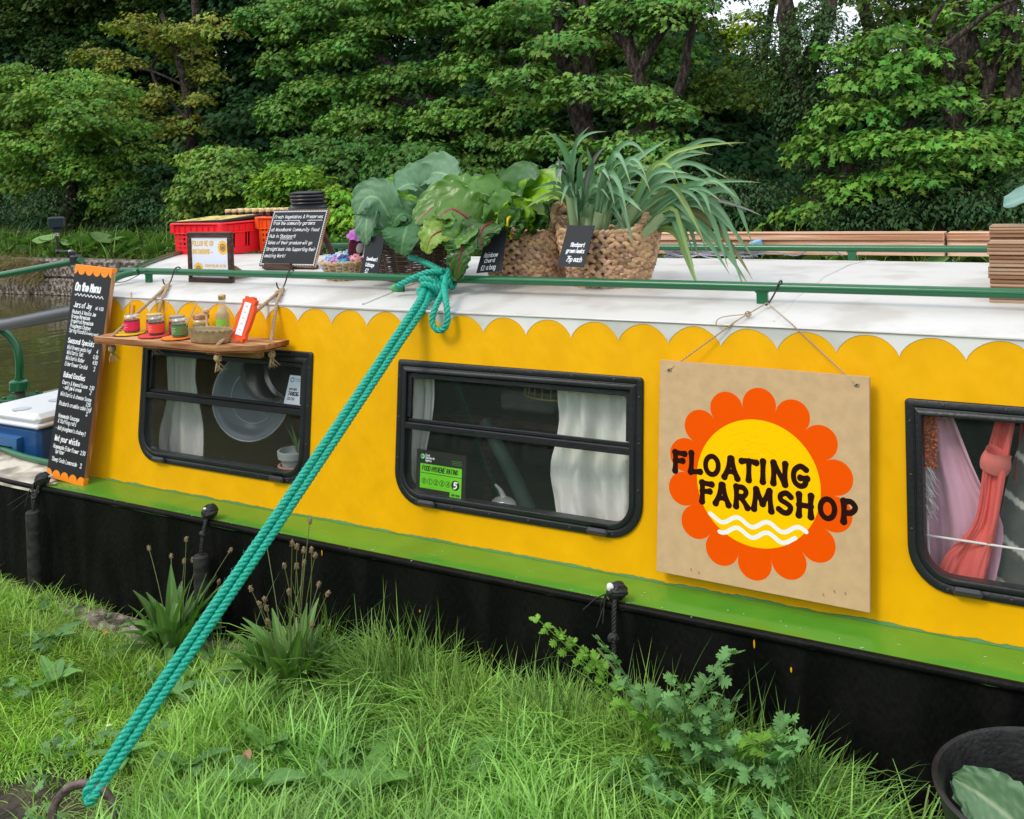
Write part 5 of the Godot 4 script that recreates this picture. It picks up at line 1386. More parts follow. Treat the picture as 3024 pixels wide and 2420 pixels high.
	for s in 4:
		var n := 34 if s % 2 == 0 else 27
		for k in n:
			var u := (k + 0.5) / n
			var c: Vector2 = [Vector2(12 + u * 596, 8), Vector2(612, 10 + u * 480), Vector2(12 + u * 596, 492), Vector2(8, 10 + u * 480)][s]
			var pts := PackedVector2Array()
			for q in 7:
				var a: float = PI * q / 6.0 + [0.0, PI / 2, PI, -PI / 2][s]
				pts.append(c + Vector2(cos(a), sin(a)) * 10.0)
			ch.line(pts, 2.1, chalk)
	var ln := ["Fresh Vegetables & Preserves", "from the community gardens", "at Woodbank Community food", "Hub in Stockport!", "Sales of their produce will go", "Straight back into Supporting their", "amazing Work!"]
	for i in 7: hand_fit(ch, ln[i], Vector2(34, 76 + i * 58), 28, 1.8, chalk, [548, 480, 540, 300, 500, 556, 240][i])
	for q in [[34, 130, 97], [150, 330, 97], [415, 580, 96], [160, 300, 262]]:
		var pts := PackedVector2Array()
		for k in 22: pts.append(Vector2(lerpf(q[0], q[1], k / 21.0), q[2] + (4.0 * sin(k * 1.9) if q[2] < 200 else 0.0)))
		ch.line(pts, 1.9, chalk)
	var cm := mat("chalk_print", Color(1, 1, 1), 0.75); cm.albedo_texture = ch.tex()
	var face := MB.new(); face.quad(lean * Vector3(-0.178, 0, 0.0065), lean * Vector3(0.178, 0, 0.0065), lean * Vector3(0.178, 0.29, 0.0065), lean * Vector3(-0.178, 0.29, 0.0065))
	part("slate", face, cm, cbd)
	var bd := MB.new(); bd.box(Vector3(0.36, 0.294, 0.012), lean * Transform3D(Basis(), Vector3(0, 0.145, 0)), 0.002)
	part("board", bd, mats.pale_wood, cbd)
	var lg := MB.new(); lg.box(Vector3(0.17, 0.032, 0.026), Transform3D(Basis(Vector3(1, 0, 0), -0.15), Vector3(-0.03, 0.014, 0.03)), 0.004)
	part("ledge", lg, mats.dark_wood, cbd)
	var eb := MB.new()
	eb.box(Vector3(0.03, 0.25, 0.016), Transform3D(Basis(Vector3(1, 0, 0), 0.52), Vector3(0.1, 0.11, -0.185)), 0.002)
	part("easel_leg", eb, mats.dark_wood, cbd)
	var eb2 := MB.new(); eb2.box(Vector3(0.34, 0.02, 0.03), Transform3D(Basis(), Vector3(0, 0.01, -0.02)), 0.002)
	part("easel_foot", eb2, mats.dark_wood, cbd)
	# cabbage on the plank stack, only its leaf tip in view
	var cr := thing("cabbage", "pale blue-green cabbage leaf tip sticking in at the right edge above the planks", "cabbage", Transform3D(Basis(), Vector3(-0.02, 1.43, -3.58)))
	for q in [[Vector3(0.08, 0.0, 0), Vector3(-0.02, 0.09, 0.0), Vector3(-0.13, 0.10, 0.0), Vector3(-0.24, 0.062, -0.01)], [Vector3(0.08, 0.0, 0.03), Vector3(0.08, 0.12, 0.04), Vector3(0.12, 0.2, 0.03)], [Vector3(0.08, 0.0, 0), Vector3(0.2, 0.08, 0.02), Vector3(0.3, 0.1, 0.0)]]:
		var b := MB.new(); leaf_strip(b, smooth3(q, 6), 0.15, 1, 0.35, Color(0.2, 0.36, 0.33), Color(0.3, 0.45, 0.4), 0.01, 8, Vector3(0, 0.7, 0.6))
		part("leaf", b, leafy("cabbage_leaf", 0.45, Color(0.35, 0.45, 0.25), 0.4), cr)

func crate(called: String, label: String, at: Vector3, s: Vector3, col: Color, key: String) -> void:
	var t := thing(called, label, "crate", Transform3D(Basis(), at))
	var m := mat(key, col, 0.38)
	var bt := MB.new(); bt.box(Vector3(s.x * 0.94, 0.008, s.z * 0.94), Transform3D(Basis(), Vector3(0, 0.006, 0)), 0.002)
	part("base", bt, m, t)
	for side in 4:
		var b := MB.new()
		var w: float = s.x if side % 2 == 0 else s.z
		var d: float = s.z if side % 2 == 0 else s.x
		var rot := Transform3D(Basis(Vector3.UP, side * PI / 2), Vector3.ZERO) * Transform3D(Basis(Vector3(1, 0, 0), 0.06), Vector3(0, 0, d / 2 - 0.012))
		var hw := w / 2
		# lower solid band, slotted middle, thick rim with ribs
		b.box(Vector3(w * 0.95, s.y * 0.2, 0.005), rot * Transform3D(Basis(), Vector3(0, s.y * 0.1, 0)), 0.001)
		b.box(Vector3(w, s.y * 0.26, 0.005), rot * Transform3D(Basis(), Vector3(0, s.y * 0.8, 0)), 0.001)
		var slots := [-0.62, -0.5, 0.0, 0.12, 0.62, 0.74] if side % 2 else [-0.78, -0.6, -0.42, -0.24, -0.06, 0.12, 0.3, 0.48, 0.66]
		var x0 := -0.95
		for q in slots + [0.95]:
			var x1: float = q
			b.box(Vector3((x1 - x0) * hw, s.y * 0.47, 0.005), rot * Transform3D(Basis(), Vector3((x0 + x1) * hw / 2, s.y * 0.435, 0)), 0.001)
			x0 = x1 + (0.075 if side % 2 else 0.09)
		if side % 2 == 0:
			for y in [0.27, 0.42, 0.57]: b.box(Vector3(w * 0.95, s.y * 0.075, 0.005), rot * Transform3D(Basis(), Vector3(0, s.y * y, 0.0006)), 0.001)
		for k in 9: b.box(Vector3(0.004, s.y * 0.22, 0.012), rot * Transform3D(Basis(), Vector3(lerpf(-hw * 0.97, hw * 0.97, k / 8.0), s.y * 0.8, 0.006)), 0.001)
		b.box(Vector3(w + 0.02, 0.012, 0.022), rot * Transform3D(Basis(), Vector3(0, s.y * 0.985, 0.005)), 0.004)
		b.box(Vector3(w + 0.01, 0.006, 0.014), rot * Transform3D(Basis(), Vector3(0, s.y * 0.68, 0.005)), 0.002)
		if side % 2 == 0:
			for e in [-1.0, 1.0]: b.box(Vector3(0.03, s.y * 0.34, 0.026), rot * Transform3D(Basis(), Vector3(e * hw * 0.98, s.y * 0.84, 0.004)), 0.006)
		part("side_wall", b, m, t)

# --- baskets
func oval(c: Vector3, rx: float, rz: float, a: float) -> Vector3:
	var e := 2.0 / 2.4
	return c + Vector3(signf(cos(a)) * pow(absf(cos(a)), e) * rx, 0, signf(sin(a)) * pow(absf(sin(a)), e) * rz)

func braided_basket(label: String, at: Vector3, rb: Vector2, rt: Vector2, h: float, lift: float, key_col: Color, seed_: int) -> Node3D:
	# seagrass basket: rows of plaited twists, ends drawn up into handles
	var t := thing("seagrass_basket", label, "basket", Transform3D(Basis(), at))
	var r := RandomNumberGenerator.new(); r.seed = seed_
	var m := leafy("seagrass_plait", 0.75, Color(0.01, 0.01, 0.01), 0.25)
	m.backlight_enabled = false
	var rim := func(a: float) -> float: return h + lift * pow(absf(cos(a)), 5.0)
	var b := MB.new()
	var rows := 11
	for i in rows:
		var v := (i + 0.5) / rows
		var per := 34
		for k in per:
			for sgn in [-1.0, 1.0]:
				var a := TAU * (k + (0.25 if sgn > 0 else -0.25) + 0.5 * (i % 2) + r.randf_range(-0.12, 0.12)) / per
				var vv: float = v + sgn * 0.2 / rows
				var top: float = rim.call(a)
				var bulge := 1.0 + 0.10 * sin(PI * v)
				var p := oval(Vector3(0, vv * top, 0), lerpf(rb.x, rt.x, vv) * bulge, lerpf(rb.y, rt.y, vv) * bulge, a)
				var q := oval(Vector3(0, vv * top, 0), lerpf(rb.x, rt.x, vv) * bulge, lerpf(rb.y, rt.y, vv) * bulge, a + 0.05)
				var tan := (q - p).normalized()
				var out := Vector3.UP.cross(tan).normalized() * -1.0
				if out.dot(p) < 0: out = -out
				var bas := Basis(tan, out.cross(tan).normalized() * -1.0, out).orthonormalized()
				var g := r.randf_range(0.5, 1.4)
				b.col = Color(key_col.r * g, key_col.g * g * r.randf_range(0.92, 1.05), key_col.b * g * r.randf_range(0.85, 1.1))
				b.blob(Transform3D(bas * Basis(Vector3(0, 0, 1), sgn * r.randf_range(0.4, 0.7)) * Basis.from_scale(Vector3(r.randf_range(0.021, 0.028), r.randf_range(0.0085, 0.011), 0.0105)), p + out * r.randf_range(-0.002, 0.003)), 6, 4)
	tag(part("plaited_wall", b, m, t), "", "", "", "stuff")
	var inn := MB.new()
	var rws := []
	for i in 6:
		var v := i / 5.0
		var row := PackedVector3Array()
		for k in 36:
			var a := TAU * k / 36
			var bulge := 1.0 + 0.10 * sin(PI * v)
			row.append(oval(Vector3(0, v * rim.call(a) * 0.97 + 0.004, 0), lerpf(rb.x, rt.x, v) * bulge - 0.006, lerpf(rb.y, rt.y, v) * bulge - 0.006, a))
		rws.append(row)
	inn.grid(rws, true)
	var fl := PackedVector2Array()
	for k in 36: var q := oval(Vector3.ZERO, rb.x, rb.y, TAU * k / 36); fl.append(Vector2(q.x, q.z))
	inn.prism(fl, 0.0, Transform3D(Basis(Vector3(1, 0, 0), Vector3(0, 0, 1), Vector3(0, -1, 0)), Vector3(0, 0.006, 0)))
	part("lining", inn, mat("basket_lining", Color(0.22, 0.14, 0.08), 0.85), t)
	# wrapped handles at both ends, and the wound rim
	for e in [-1.0, 1.0]:
		var hb := MB.new()
		var pts := []
		for k in 9:
			var u := k / 8.0 * PI
			pts.append(Vector3(e * (rt.x * (0.94 + 0.12 * sin(u))), h + lift * 0.75 + 0.062 * sin(u), cos(u) * rt.y * 0.62))
		var path := smooth3(pts, 5)
		hb.col = key_col * 0.7; hb.col.a = 1.0
		hb.tube(path, 0.009, 0.009, 7)
		for k in path.size() - 1:
			for w in 2:
				var g := r.randf_range(0.65, 1.25)
				hb.col = Color(key_col.r * g, key_col.g * g, key_col.b * g)
				var d := (path[k + 1] - path[k]).normalized()
				var bas := Basis(Quaternion(Vector3.UP, d)) * Basis(Vector3.UP, r.randf() * TAU) * Basis(Vector3(0, 0, 1), 0.5)
				hb.blob(Transform3D(bas * Basis.from_scale(Vector3(0.0145, 0.0055, 0.0145)), path[k].lerp(path[k + 1], w * 0.5)), 8, 4)
		part("handle", hb, m, t)
	var rm := MB.new()
	for k in 70:
		var a := TAU * k / 70
		var p := oval(Vector3(0, rim.call(a), 0), rt.x * 1.01, rt.y * 1.01, a)
		var g := r.randf_range(0.7, 1.3)
		rm.col = Color(key_col.r * g, key_col.g * g, key_col.b * g)
		rm.blob(Transform3D(Basis(Vector3.UP, -a + PI / 2) * Basis(Vector3(0, 0, 1), 0.5 + r.randf_range(-0.2, 0.2)) * Basis.from_scale(Vector3(0.017, 0.008, 0.0105)), p), 6, 4)
	tag(part("wound_rim", rm, m, t), "", "", "", "stuff")
	return t

func wicker_basket(called: String, label: String, at: Vector3, rb: Vector2, rt: Vector2, h: float, rows: int, stakes: int, rad: float, col: Color, scallop: bool) -> Node3D:
	var t := thing(called, label, "basket", Transform3D(Basis(), at))
	var m := leafy(called + "_cane", 0.5, Color(0.01, 0.01, 0.01), 0.4)
	m.backlight_enabled = false
	var r := RandomNumberGenerator.new(); r.seed = 17 + rows
	var b := MB.new()
	for i in rows:
		var v := (i + 0.5) / rows
		var pts := PackedVector3Array()
		var n := stakes * 4
		for k in n + 1:
			var a := TAU * k / n
			var wob := cos(a * stakes / 2.0 + (PI if i % 2 else 0.0)) * rad * 0.9
			pts.append(oval(Vector3(0, v * h + r.randf_range(-0.0008, 0.0008), 0), lerpf(rb.x, rt.x, v) + wob, lerpf(rb.y, rt.y, v) + wob, a))
		var g := r.randf_range(0.7, 1.25)
		b.col = Color(col.r * g, col.g * g, col.b * g)
		b.tube(pts, rad, rad, 5, false)
	tag(part("woven_wall", b, m, t), "", "", "", "stuff")
	var s := MB.new()
	s.col = col * 1.7
	for k in stakes:
		var a := TAU * (k + 0.5) / stakes
		s.tube(PackedVector3Array([oval(Vector3(0, 0, 0), rb.x, rb.y, a), oval(Vector3(0, h, 0), rt.x, rt.y, a)]), rad * 1.05, rad, 5)
	tag(part("stakes", s, m, t), "", "", "", "stuff")
	var rim := MB.new()
	for w in 2:
		var pts := PackedVector3Array()
		for k in 121:
			var a := TAU * k / 120
			var tw := a * 20.0 + w * PI
			pts.append(oval(Vector3(0, h + sin(tw) * rad * 1.4 + (0.006 * absf(sin(a * 6)) if scallop else 0.0), 0), rt.x + cos(tw) * rad * 1.4, rt.y + cos(tw) * rad * 1.4, a))
		rim.col = col * (1.1 + 0.2 * w)
		rim.tube(pts, rad * 1.5, rad * 1.5, 6, false)
	part("rim", rim, m, t)
	var fl := MB.new()
	var pg := PackedVector2Array()
	for k in 36: var q := oval(Vector3.ZERO, rb.x, rb.y, TAU * k / 36); pg.append(Vector2(q.x, q.z))
	fl.prism(pg, 0.0, Transform3D(Basis(Vector3(1, 0, 0), Vector3(0, 0, 1), Vector3(0, -1, 0)), Vector3(0, 0.004, 0)))
	fl.col = col
	part("base", fl, m, t)
	return t

func slate_tag(label: String, tl: Vector3, tr: Vector3, br: Vector3, bl: Vector3, lines: Array) -> void:
	var p := Paint.new(220, 320, Color(0.115, 0.13, 0.16))
	for l in lines: hand_fit(p, l[0], Vector2(l[1], l[2]), l[3], 3.0, Color(0.93, 0.94, 0.96), l[4])
	var m := mat("tag_" + lines[0][0].to_lower().replace(" ", "_"), Color(1, 1, 1), 0.55); m.albedo_texture = p.tex()
	var t := thing("price_tag", label, "tag")
	var b := MB.new(); b.quad(bl, br, tr, tl)
	part("face", b, m, t)
	var n := (br - bl).cross(tl - bl).normalized() * -0.0035
	var k := MB.new()
	k.quad(br + n, bl + n, tl + n, tr + n); k.quad(bl + n, br + n, br, bl); k.quad(tl, tr, tr + n, tl + n); k.quad(bl + n, bl, tl, tl + n); k.quad(br, br + n, tr + n, tr)
	part("slate", k, mat("slate_back", Color(0.013, 0.015, 0.02), 0.6), t)

func build_baskets() -> void:
	var tan := Color(0.52, 0.33, 0.2)
	braided_basket("seagrass basket of leeks, rightmost basket on the roof", Vector3(-1.615, 1.213, -3.475), Vector2(0.135, 0.095), Vector2(0.195, 0.135), 0.215, 0.05, tan, 1)
	braided_basket("seagrass basket of rainbow chard between the cabbages and the leeks", Vector3(-1.995, 1.213, -3.51), Vector2(0.14, 0.10), Vector2(0.175, 0.13), 0.195, 0.055, tan * 0.9, 2)
	wicker_basket("willow_basket", "dark brown willow basket heaped with cabbages behind the rope knot", Vector3(-2.535, 1.215, -3.50), Vector2(0.17, 0.12), Vector2(0.215, 0.155), 0.155, 16, 22, 0.0042, Color(0.085, 0.05, 0.032), false)
	var wh := MB.new()
	for k in 3:
		var pts := []
		for i in 13:
			var u := i / 12.0 * PI
			pts.append(Vector3(-2.535 - cos(u) * 0.2 + 0.004 * cos(k * 2.1 + u * 14), 1.36 + sin(u) * 0.195 + 0.005 * sin(k * 2.1 + u * 14), -3.50 + 0.006 * sin(k * 2.1 + u * 14)))
		wh.col = Color(0.3, 0.14, 0.075)
		wh.tube(smooth3(pts, 5), 0.006, 0.006, 6)
	var wm: Material = mats["willow_basket_cane"]
	part("handle", wh, wm, get_node("willow_basket"), Transform3D(Basis(), -Vector3(-2.535, 1.215, -3.50)))
	wicker_basket("small_wicker_basket", "small straw-coloured basket with a scalloped rim holding crochet pieces", Vector3(-2.865, 1.213, -3.42), Vector2(0.075, 0.065), Vector2(0.105, 0.09), 0.078, 10, 20, 0.0034, Color(0.40, 0.27, 0.14), true)
	# crochet pieces and the jar
	var r := RandomNumberGenerator.new(); r.seed = 77
	var hues := [Color(0.35, 0.45, 0.65), Color(0.6, 0.62, 0.7), Color(0.08, 0.1, 0.3), Color(0.08, 0.35, 0.5), Color(0.5, 0.25, 0.5), Color(0.45, 0.5, 0.7), Color(0.7, 0.3, 0.35), Color(0.3, 0.5, 0.6)]
	var looks := ["sky blue", "white and grey", "navy", "teal blue", "mauve", "pale lilac-blue", "pink", "light turquoise"]
	for i in 8:
		var b := MB.new()
		var c := Vector3(-2.865 + [-0.05, -0.02, 0.03, 0.04, 0.0, -0.06, 0.075, 0.02][i], 1.285 + [0.02, 0.03, 0.02, 0.005, 0.01, 0.0, 0.02, 0.045][i], -3.42 + [0.03, 0.0, 0.04, 0.06, 0.06, 0.05, 0.02, -0.03][i])
		for k in 60:
			var d := Vector3(r.randfn(), r.randfn(), r.randfn()).normalized()
			b.blob(Transform3D(Basis(Vector3(r.randf(), r.randf(), r.randf()).normalized(), r.randf() * 3.0) * Basis.from_scale(Vector3(0.008, 0.0045, 0.006)), c + d * Vector3(0.032, 0.022, 0.028)), 5, 3)
		b.blob(Transform3D(Basis.from_scale(Vector3(0.031, 0.021, 0.027)), c), 10, 6)
		tag(part("crochet_piece", b, mat("crochet_%d" % i, hues[i], 0.9)), looks[i] + " crocheted cotton piece heaped in the small scalloped basket", "crochet")
	var jj := thing("jam_jar", "dark jam jar with a purple cloth lid and round white label", "jar", xf(Vector3(-2.83, 1.325, -3.45), 0.3, 0.15, -0.22))
	var jg := MB.new(); jg.lathe([Vector2(0, 0), Vector2(0.034, 0), Vector2(0.037, 0.006), Vector2(0.037, 0.07), Vector2(0.032, 0.082), Vector2(0.031, 0.088)], Transform3D(), 18)
	part("glass", jg, mat("plum_jam", Color(0.075, 0.012, 0.03), 0.08), jj)
	var cl := MB.new()
	var cr := []
	for i in 7:
		var row := PackedVector3Array()
		for k in 32:
			var a := -TAU * k / 32
			var v := i / 6.0
			var rad := [0.047, 0.043, 0.037, 0.037, 0.035, 0.02, 0.0][i] as float
			row.append(Vector3(cos(a) * rad * (1 + 0.08 * sin(a * 9) * (1 - v)), [0.076, 0.083, 0.087, 0.096, 0.104, 0.107, 0.108][i] + 0.004 * sin(a * 9) * (1 - v), sin(a) * rad * (1 + 0.08 * sin(a * 9) * (1 - v))))
		cr.append(row)
	cl.grid(cr, true)
	part("cloth_cover", cl, mat("purple_cloth", Color(0.42, 0.12, 0.45), 0.85), jj)
	var lb := MB.new()
	var lr := []
	for i in 5:
		var row := PackedVector3Array()
		for k in 9:
			var a := lerpf(0.35, 1.25, k / 8.0)
			var hh := 0.024 * sqrt(maxf(0.0, 1.0 - pow((k - 4) / 4.0, 2.0)))
			row.append(Vector3(cos(a) * 0.0378, 0.04 + lerpf(-hh, hh, i / 4.0), sin(a) * 0.0378))
		lr.append(row)
	lb.grid(lr)
	part("label", lb, mats.white_plain, jj)
	# cabbages
	var cm := leafy("cabbage_leaf", 0.45, Color(0.35, 0.45, 0.25), 0.4)
	var at := Vector3(-2.53, 1.36, -3.48)
	var cbg := [thing("sweetheart_cabbage", "cabbage with blue-green outer leaves hanging over the left of the willow basket", "cabbage", Transform3D(Basis(), at)), thing("sweetheart_cabbage", "cabbage with tall folded grey-green leaves at the back of the willow basket", "cabbage", Transform3D(Basis(), at))]
	var tones := [Color(0.145, 0.275, 0.155), Color(0.06, 0.165, 0.06), Color(0.15, 0.34, 0.025)]
	for i in CABBAGE.size():
		var q: Array = CABBAGE[i]
		var b := MB.new()
		var pts := []
		for p in q[2]: pts.append(p - at)
		leaf_strip(b, smooth3(pts, 10), q[1], 1, 0.28, tones[q[0]], tones[q[0]] * 1.5 + Color(0.05, 0.05, 0.03), 0.011, i + 50, Vector3(0.15, 0.55, 0.8), 20)
		part("leaf", b, cm, cbg[1] if i in [5, 6, 7, 8, 12] else cbg[0])
	for k in 2:
		var hb := MB.new(); hb.col = tones[1]
		hb.blob(Transform3D(Basis.from_scale(Vector3(0.1, 0.075, 0.09)), Vector3(-0.07 + 0.17 * k, 0.02, -0.02)), 14, 8)
		part("heart", hb, cm, cbg[k])
	# chard
	var hm := leafy("chard_leaf", 0.32, Color(0.4, 0.5, 0.08), 0.5)
	at = Vector3(-2.0, 1.36, -3.45)
	var ch := [thing("rainbow_chard", "red-stemmed chard leaves flopping left across the cabbages", "chard", Transform3D(Basis(), at)), thing("rainbow_chard", "bright green chard leaves standing up in the middle seagrass basket", "chard", Transform3D(Basis(), at))]
	var ct := [Color(0.10, 0.245, 0.035), Color(0.22, 0.43, 0.012), Color(0.045, 0.14, 0.025), Color(0.28, 0.45, 0.08)]
	var rt := [Color(0.3, 0.025, 0.05), Color(0.7, 0.5, 0.01), Color(0.2, 0.32, 0.1)]
	for i in CHARD.size():
		var q: Array = CHARD[i]
		var b := MB.new()
		var pts := []
		for p in q[2]: pts.append(p - at)
		var path := smooth3(pts, 8)
		leaf_strip(b, path, q[1] * (1.15 if i < 12 else 1.4), 1, 0.22, ct[q[0]], rt[q[3]], 0.012 if q[0] != 2 else 0.018, i + 5, Vector3(0.15, 0.6, 0.75), 20)
		var lf := part("leaf", b, hm, ch[0] if i < 12 else ch[1])
		var sb := MB.new()
		var sp := PackedVector3Array()
		for k in path.size() * 2 / 3: sp.append(path[k] + Vector3(0, 0.0015, 0.003))
		sb.tube(sp, 0.0046, 0.0012, 6)
		part("rib", sb, mat(["rib_red", "rib_yellow", "rib_green"][q[3]], rt[q[3]], 0.35), lf)
	var ys := MB.new(); ys.tube(smooth3(YELLOW_STEM, 6), 0.009, 0.006, 8)
	part("yellow_stem", ys, mats.rib_yellow, ch[1], Transform3D(Basis(), -at))
	# leeks
	var lm := leafy("leek_leaf", 0.42, Color(0.3, 0.4, 0.2), 0.45)
	r.seed = 5
	for i in 14:
		var u := i / 13.0
		var root := Vector3(-1.75 + 0.24 * u, 1.36, -3.46 + r.randf_range(-0.07, 0.08))
		var ang := lerpf(-0.06, 0.95, pow(u, 1.25)) + r.randf_range(-0.1, 0.1)
		var d := Vector3(sin(ang), cos(ang), r.randf_range(-0.1, 0.35)).normalized()
		var where: String = ["at the left end of", "in the middle of", "leaning right out of"][mini(int(u * 3.0), 2)]
		var lk := thing("leek", "leek with long blue-green leaves %s the right-hand seagrass basket" % where, "leek", Transform3D(Basis(), root), "leeks in the seagrass basket, " + ["left", "middle", "right"][mini(int(u * 3.0), 2)])
		var sl := r.randf_range(0.14, 0.23)
		var sb := MB.new()
		sb.col = Color(0.38, 0.5, 0.26)
		sb.tube(PackedVector3Array([-d * 0.06, d * sl * 0.5, d * sl]), 0.016, 0.02, 12)
		part("shank", sb, lm, lk)
		for k in 7:
			var s := -1.0 if k % 2 else 1.0
			var v := k / 6.0
			var fan := s * lerpf(0.45, 0.08, v) * r.randf_range(0.6, 1.2)
			var ld := d.rotated(Vector3(0, 0, 1), -fan).rotated(Vector3(1, 0, 0), r.randf_range(-0.35, 0.55)).normalized()
			var l := r.randf_range(0.28, 0.5) * (0.75 if u < 0.4 else 1.1)
			var path := strap(d * sl * lerpf(0.5, 0.98, v), (d * 0.55 + ld * 0.45).normalized(), l, r)
			for q in path.size(): path[q].y = maxf(path[q].y, 1.235 - root.y)
			var b := MB.new()
			var g := r.randf_range(0.75, 1.3)
			var pur := 1.0 if r.randf() < 0.06 else 0.0
			var yel := 1.0 if r.randf() < 0.12 else 0.0
			leaf_strip(b, path, r.randf_range(0.016, 0.028), 2, 0.5, Color((0.16 + 0.02 * pur + 0.1 * yel) * g, (0.31 - 0.17 * pur + 0.04 * yel) * g, (0.165 - 0.09 * yel) * g), Color(0.2 * g, 0.34 * g, 0.22 * g), 0.0, k, Vector3(0.2, 0.2, 1.0), 4)
			part("leaf", b, lm, lk)
	slate_tag("slate price tag reading Stockport grown leeks 75p each", Vector3(-1.696, 1.458, -3.30), Vector3(-1.586, 1.456, -3.30), Vector3(-1.621, 1.306, -3.265), Vector3(-1.729, 1.309, -3.265), [["Stockport", 66, 165, 30, 116], ["grown leeks", 44, 212, 30, 150], ["75p each", 62, 280, 38, 130]])
	slate_tag("slate price tag reading Rainbow Chard £2 a bag", Vector3(-2.050, 1.432, -3.30), Vector3(-1.962, 1.439, -3.30), Vector3(-1.970, 1.288, -3.265), Vector3(-2.085, 1.276, -3.265), [["Rainbow", 44, 200, 32, 130], ["Chard", 62, 242, 28, 90], ["£2 a bag", 36, 300, 36, 130]])
	slate_tag("slate price tag reading Sweetheart Cabbage £2", Vector3(-2.620, 1.418, -3.275), Vector3(-2.529, 1.416, -3.275), Vector3(-2.560, 1.255, -3.255), Vector3(-2.650, 1.262, -3.255), [["Sweetheart", 46, 200, 28, 136], ["Cabbage", 46, 248, 28, 110], ["£2", 52, 300, 32, 44]])

func build_stern() -> void:
	var boat := get_node("narrowboat")
	# rounded stern deck: cream edge, green coaming, low well floor
	var dk := MB.new()
	var r0 := PackedVector3Array(); var r1 := PackedVector3Array(); var r2 := PackedVector3Array(); var r3 := PackedVector3Array()
	var cp := PackedVector3Array()
	for k in 41:
		var a := PI / 2 + PI * k / 40.0
		var off := func(d: float, y: float) -> Vector3: return Vector3(-4.2 + (1.62 - d) * cos(a), y, -3.92 + (1.22 - d) * sin(a))
		r0.append(off.call(-0.012, GY - 0.03)); r1.append(off.call(0.0, GY)); r2.append(off.call(0.19, GY + 0.002)); r3.append(off.call(0.2, GY + 0.02)); cp.append(off.call(0.2, GY + 0.018))
	for q in [[r0, -0.03, -2.688], [r1, 0.0, -2.7], [r2, 0.002, -2.885], [r3, 0.02, -2.89]]:
		q[0].insert(0, Vector3(-4.02, GY + q[1], q[2])); q[0].append(Vector3(-4.02, GY + q[1], -7.84 - q[2]))
	cp.insert(0, Vector3(-4.02, GY + 0.018, -2.89)); cp.append(Vector3(-4.02, GY + 0.018, -4.95))
	dk.grid([r3, r2, r1, r0])
	part("stern_deck_edge", dk, mats.cream_paint, boat)
	var cm := MB.new(); cm.tube(cp, 0.016, 0.016, 8)
	part("stern_coaming", cm, mats.rail_green, boat)
	var wl := MB.new()
	var w0 := PackedVector3Array(); var w1 := PackedVector3Array()
	for p in cp: w0.append(p); w1.append(Vector3(p.x, 0.2, p.z))
	wl.grid([w0, w1])
	var fl := PackedVector2Array()
	for p in w1: fl.append(Vector2(p.x, p.z))
	wl.prism(fl, 0.0, Transform3D(Basis(Vector3(1, 0, 0), Vector3(0, 0, 1), Vector3(0, -1, 0)), Vector3(0, 0.2, 0)))
	part("stern_well", wl, mats.hull_black, boat)
	# rudder stock with swan neck, tiller arm
	var sn := MB.new()
	sn.tube(smooth3([Vector3(-5.80, 0.5, -3.78), Vector3(-5.79, 0.60, -3.78), Vector3(-5.82, 0.70, -3.78), Vector3(-5.92, 0.78, -3.77), Vector3(-6.12, 0.82, -3.76), Vector3(-6.25, 0.82, -3.75)], 6), 0.024, 0.024, 12)
	part("swan_neck", sn, mats.rail_green, boat)
	var cap := MB.new(); cap.lathe([Vector2(0.0, 0.425), Vector2(0.056, 0.425), Vector2(0.058, 0.43), Vector2(0.058, 0.478), Vector2(0.05, 0.486), Vector2(0.03, 0.49), Vector2(0.03, 0.5), Vector2(0.0, 0.5)], Transform3D(Basis(), Vector3(-5.80, 0, -3.78)), 22)
	part("stock_cap", cap, mats.rail_green, boat)
	var stk := MB.new(); stk.lathe([Vector2(0.032, 0.37), Vector2(0.03, 0.43)], Transform3D(Basis(), Vector3(-5.80, 0, -3.78)), 16)
	part("rudder_stock", stk, mats.rusty_iron, boat)
	var pl := MB.new(); pl.box(Vector3(0.2, 0.02, 0.2), xf(Vector3(-5.79, 0.378, -3.78), 0.6), 0.006)
	for k in 4: pl.lathe([Vector2(0.012, 0.385), Vector2(0.012, 0.4), Vector2(0.0, 0.402)], Transform3D(Basis(), Vector3(-5.79 + 0.1 * cos(k * PI / 2 + 0.2), 0, -3.78 + 0.1 * sin(k * PI / 2 + 0.2))), 8)
	part("stock_plate", pl, mats.rail_green, boat)
	var ti := MB.new(); ti.tube(PackedVector3Array([Vector3(-6.25, 0.80, -3.80), Vector3(-5.6, 0.872, -3.60), Vector3(-4.7, 1.008, -3.32), Vector3(-4.25, 1.075, -3.18)]), 0.038, 0.036, 14)
	part("tiller_arm", ti, mat("tiller_black", Color(0.012, 0.012, 0.014), 0.3), boat)
	# green pole standing out over the stern on a post
	var po := thing("pole", "thin green pole carrying the small camera above the stern", "pole")
	var pb := MB.new()
	pb.tube(PackedVector3Array([Vector3(-5.95, 1.105, -3.30), Vector3(-5.2, 1.203, -3.30), Vector3(-4.50, 1.294, -3.30)]), 0.018, 0.018, 10)
	part("bar", pb, mats.rail_green, po)
	var pp := MB.new(); pp.tube(PackedVector3Array([Vector3(-5.9, 0.2, -3.30), Vector3(-5.9, 1.112, -3.30)]), 0.016, 0.016, 8)
	part("post", pp, mats.rail_green, po)
	var ca := thing("action_camera", "tiny black action camera on a jointed arm clamped to the green pole", "camera", Transform3D(Basis(), Vector3(-4.545, 1.288, -3.30)))
	var blk := mat("gadget_black", Color(0.012, 0.013, 0.016), 0.35)
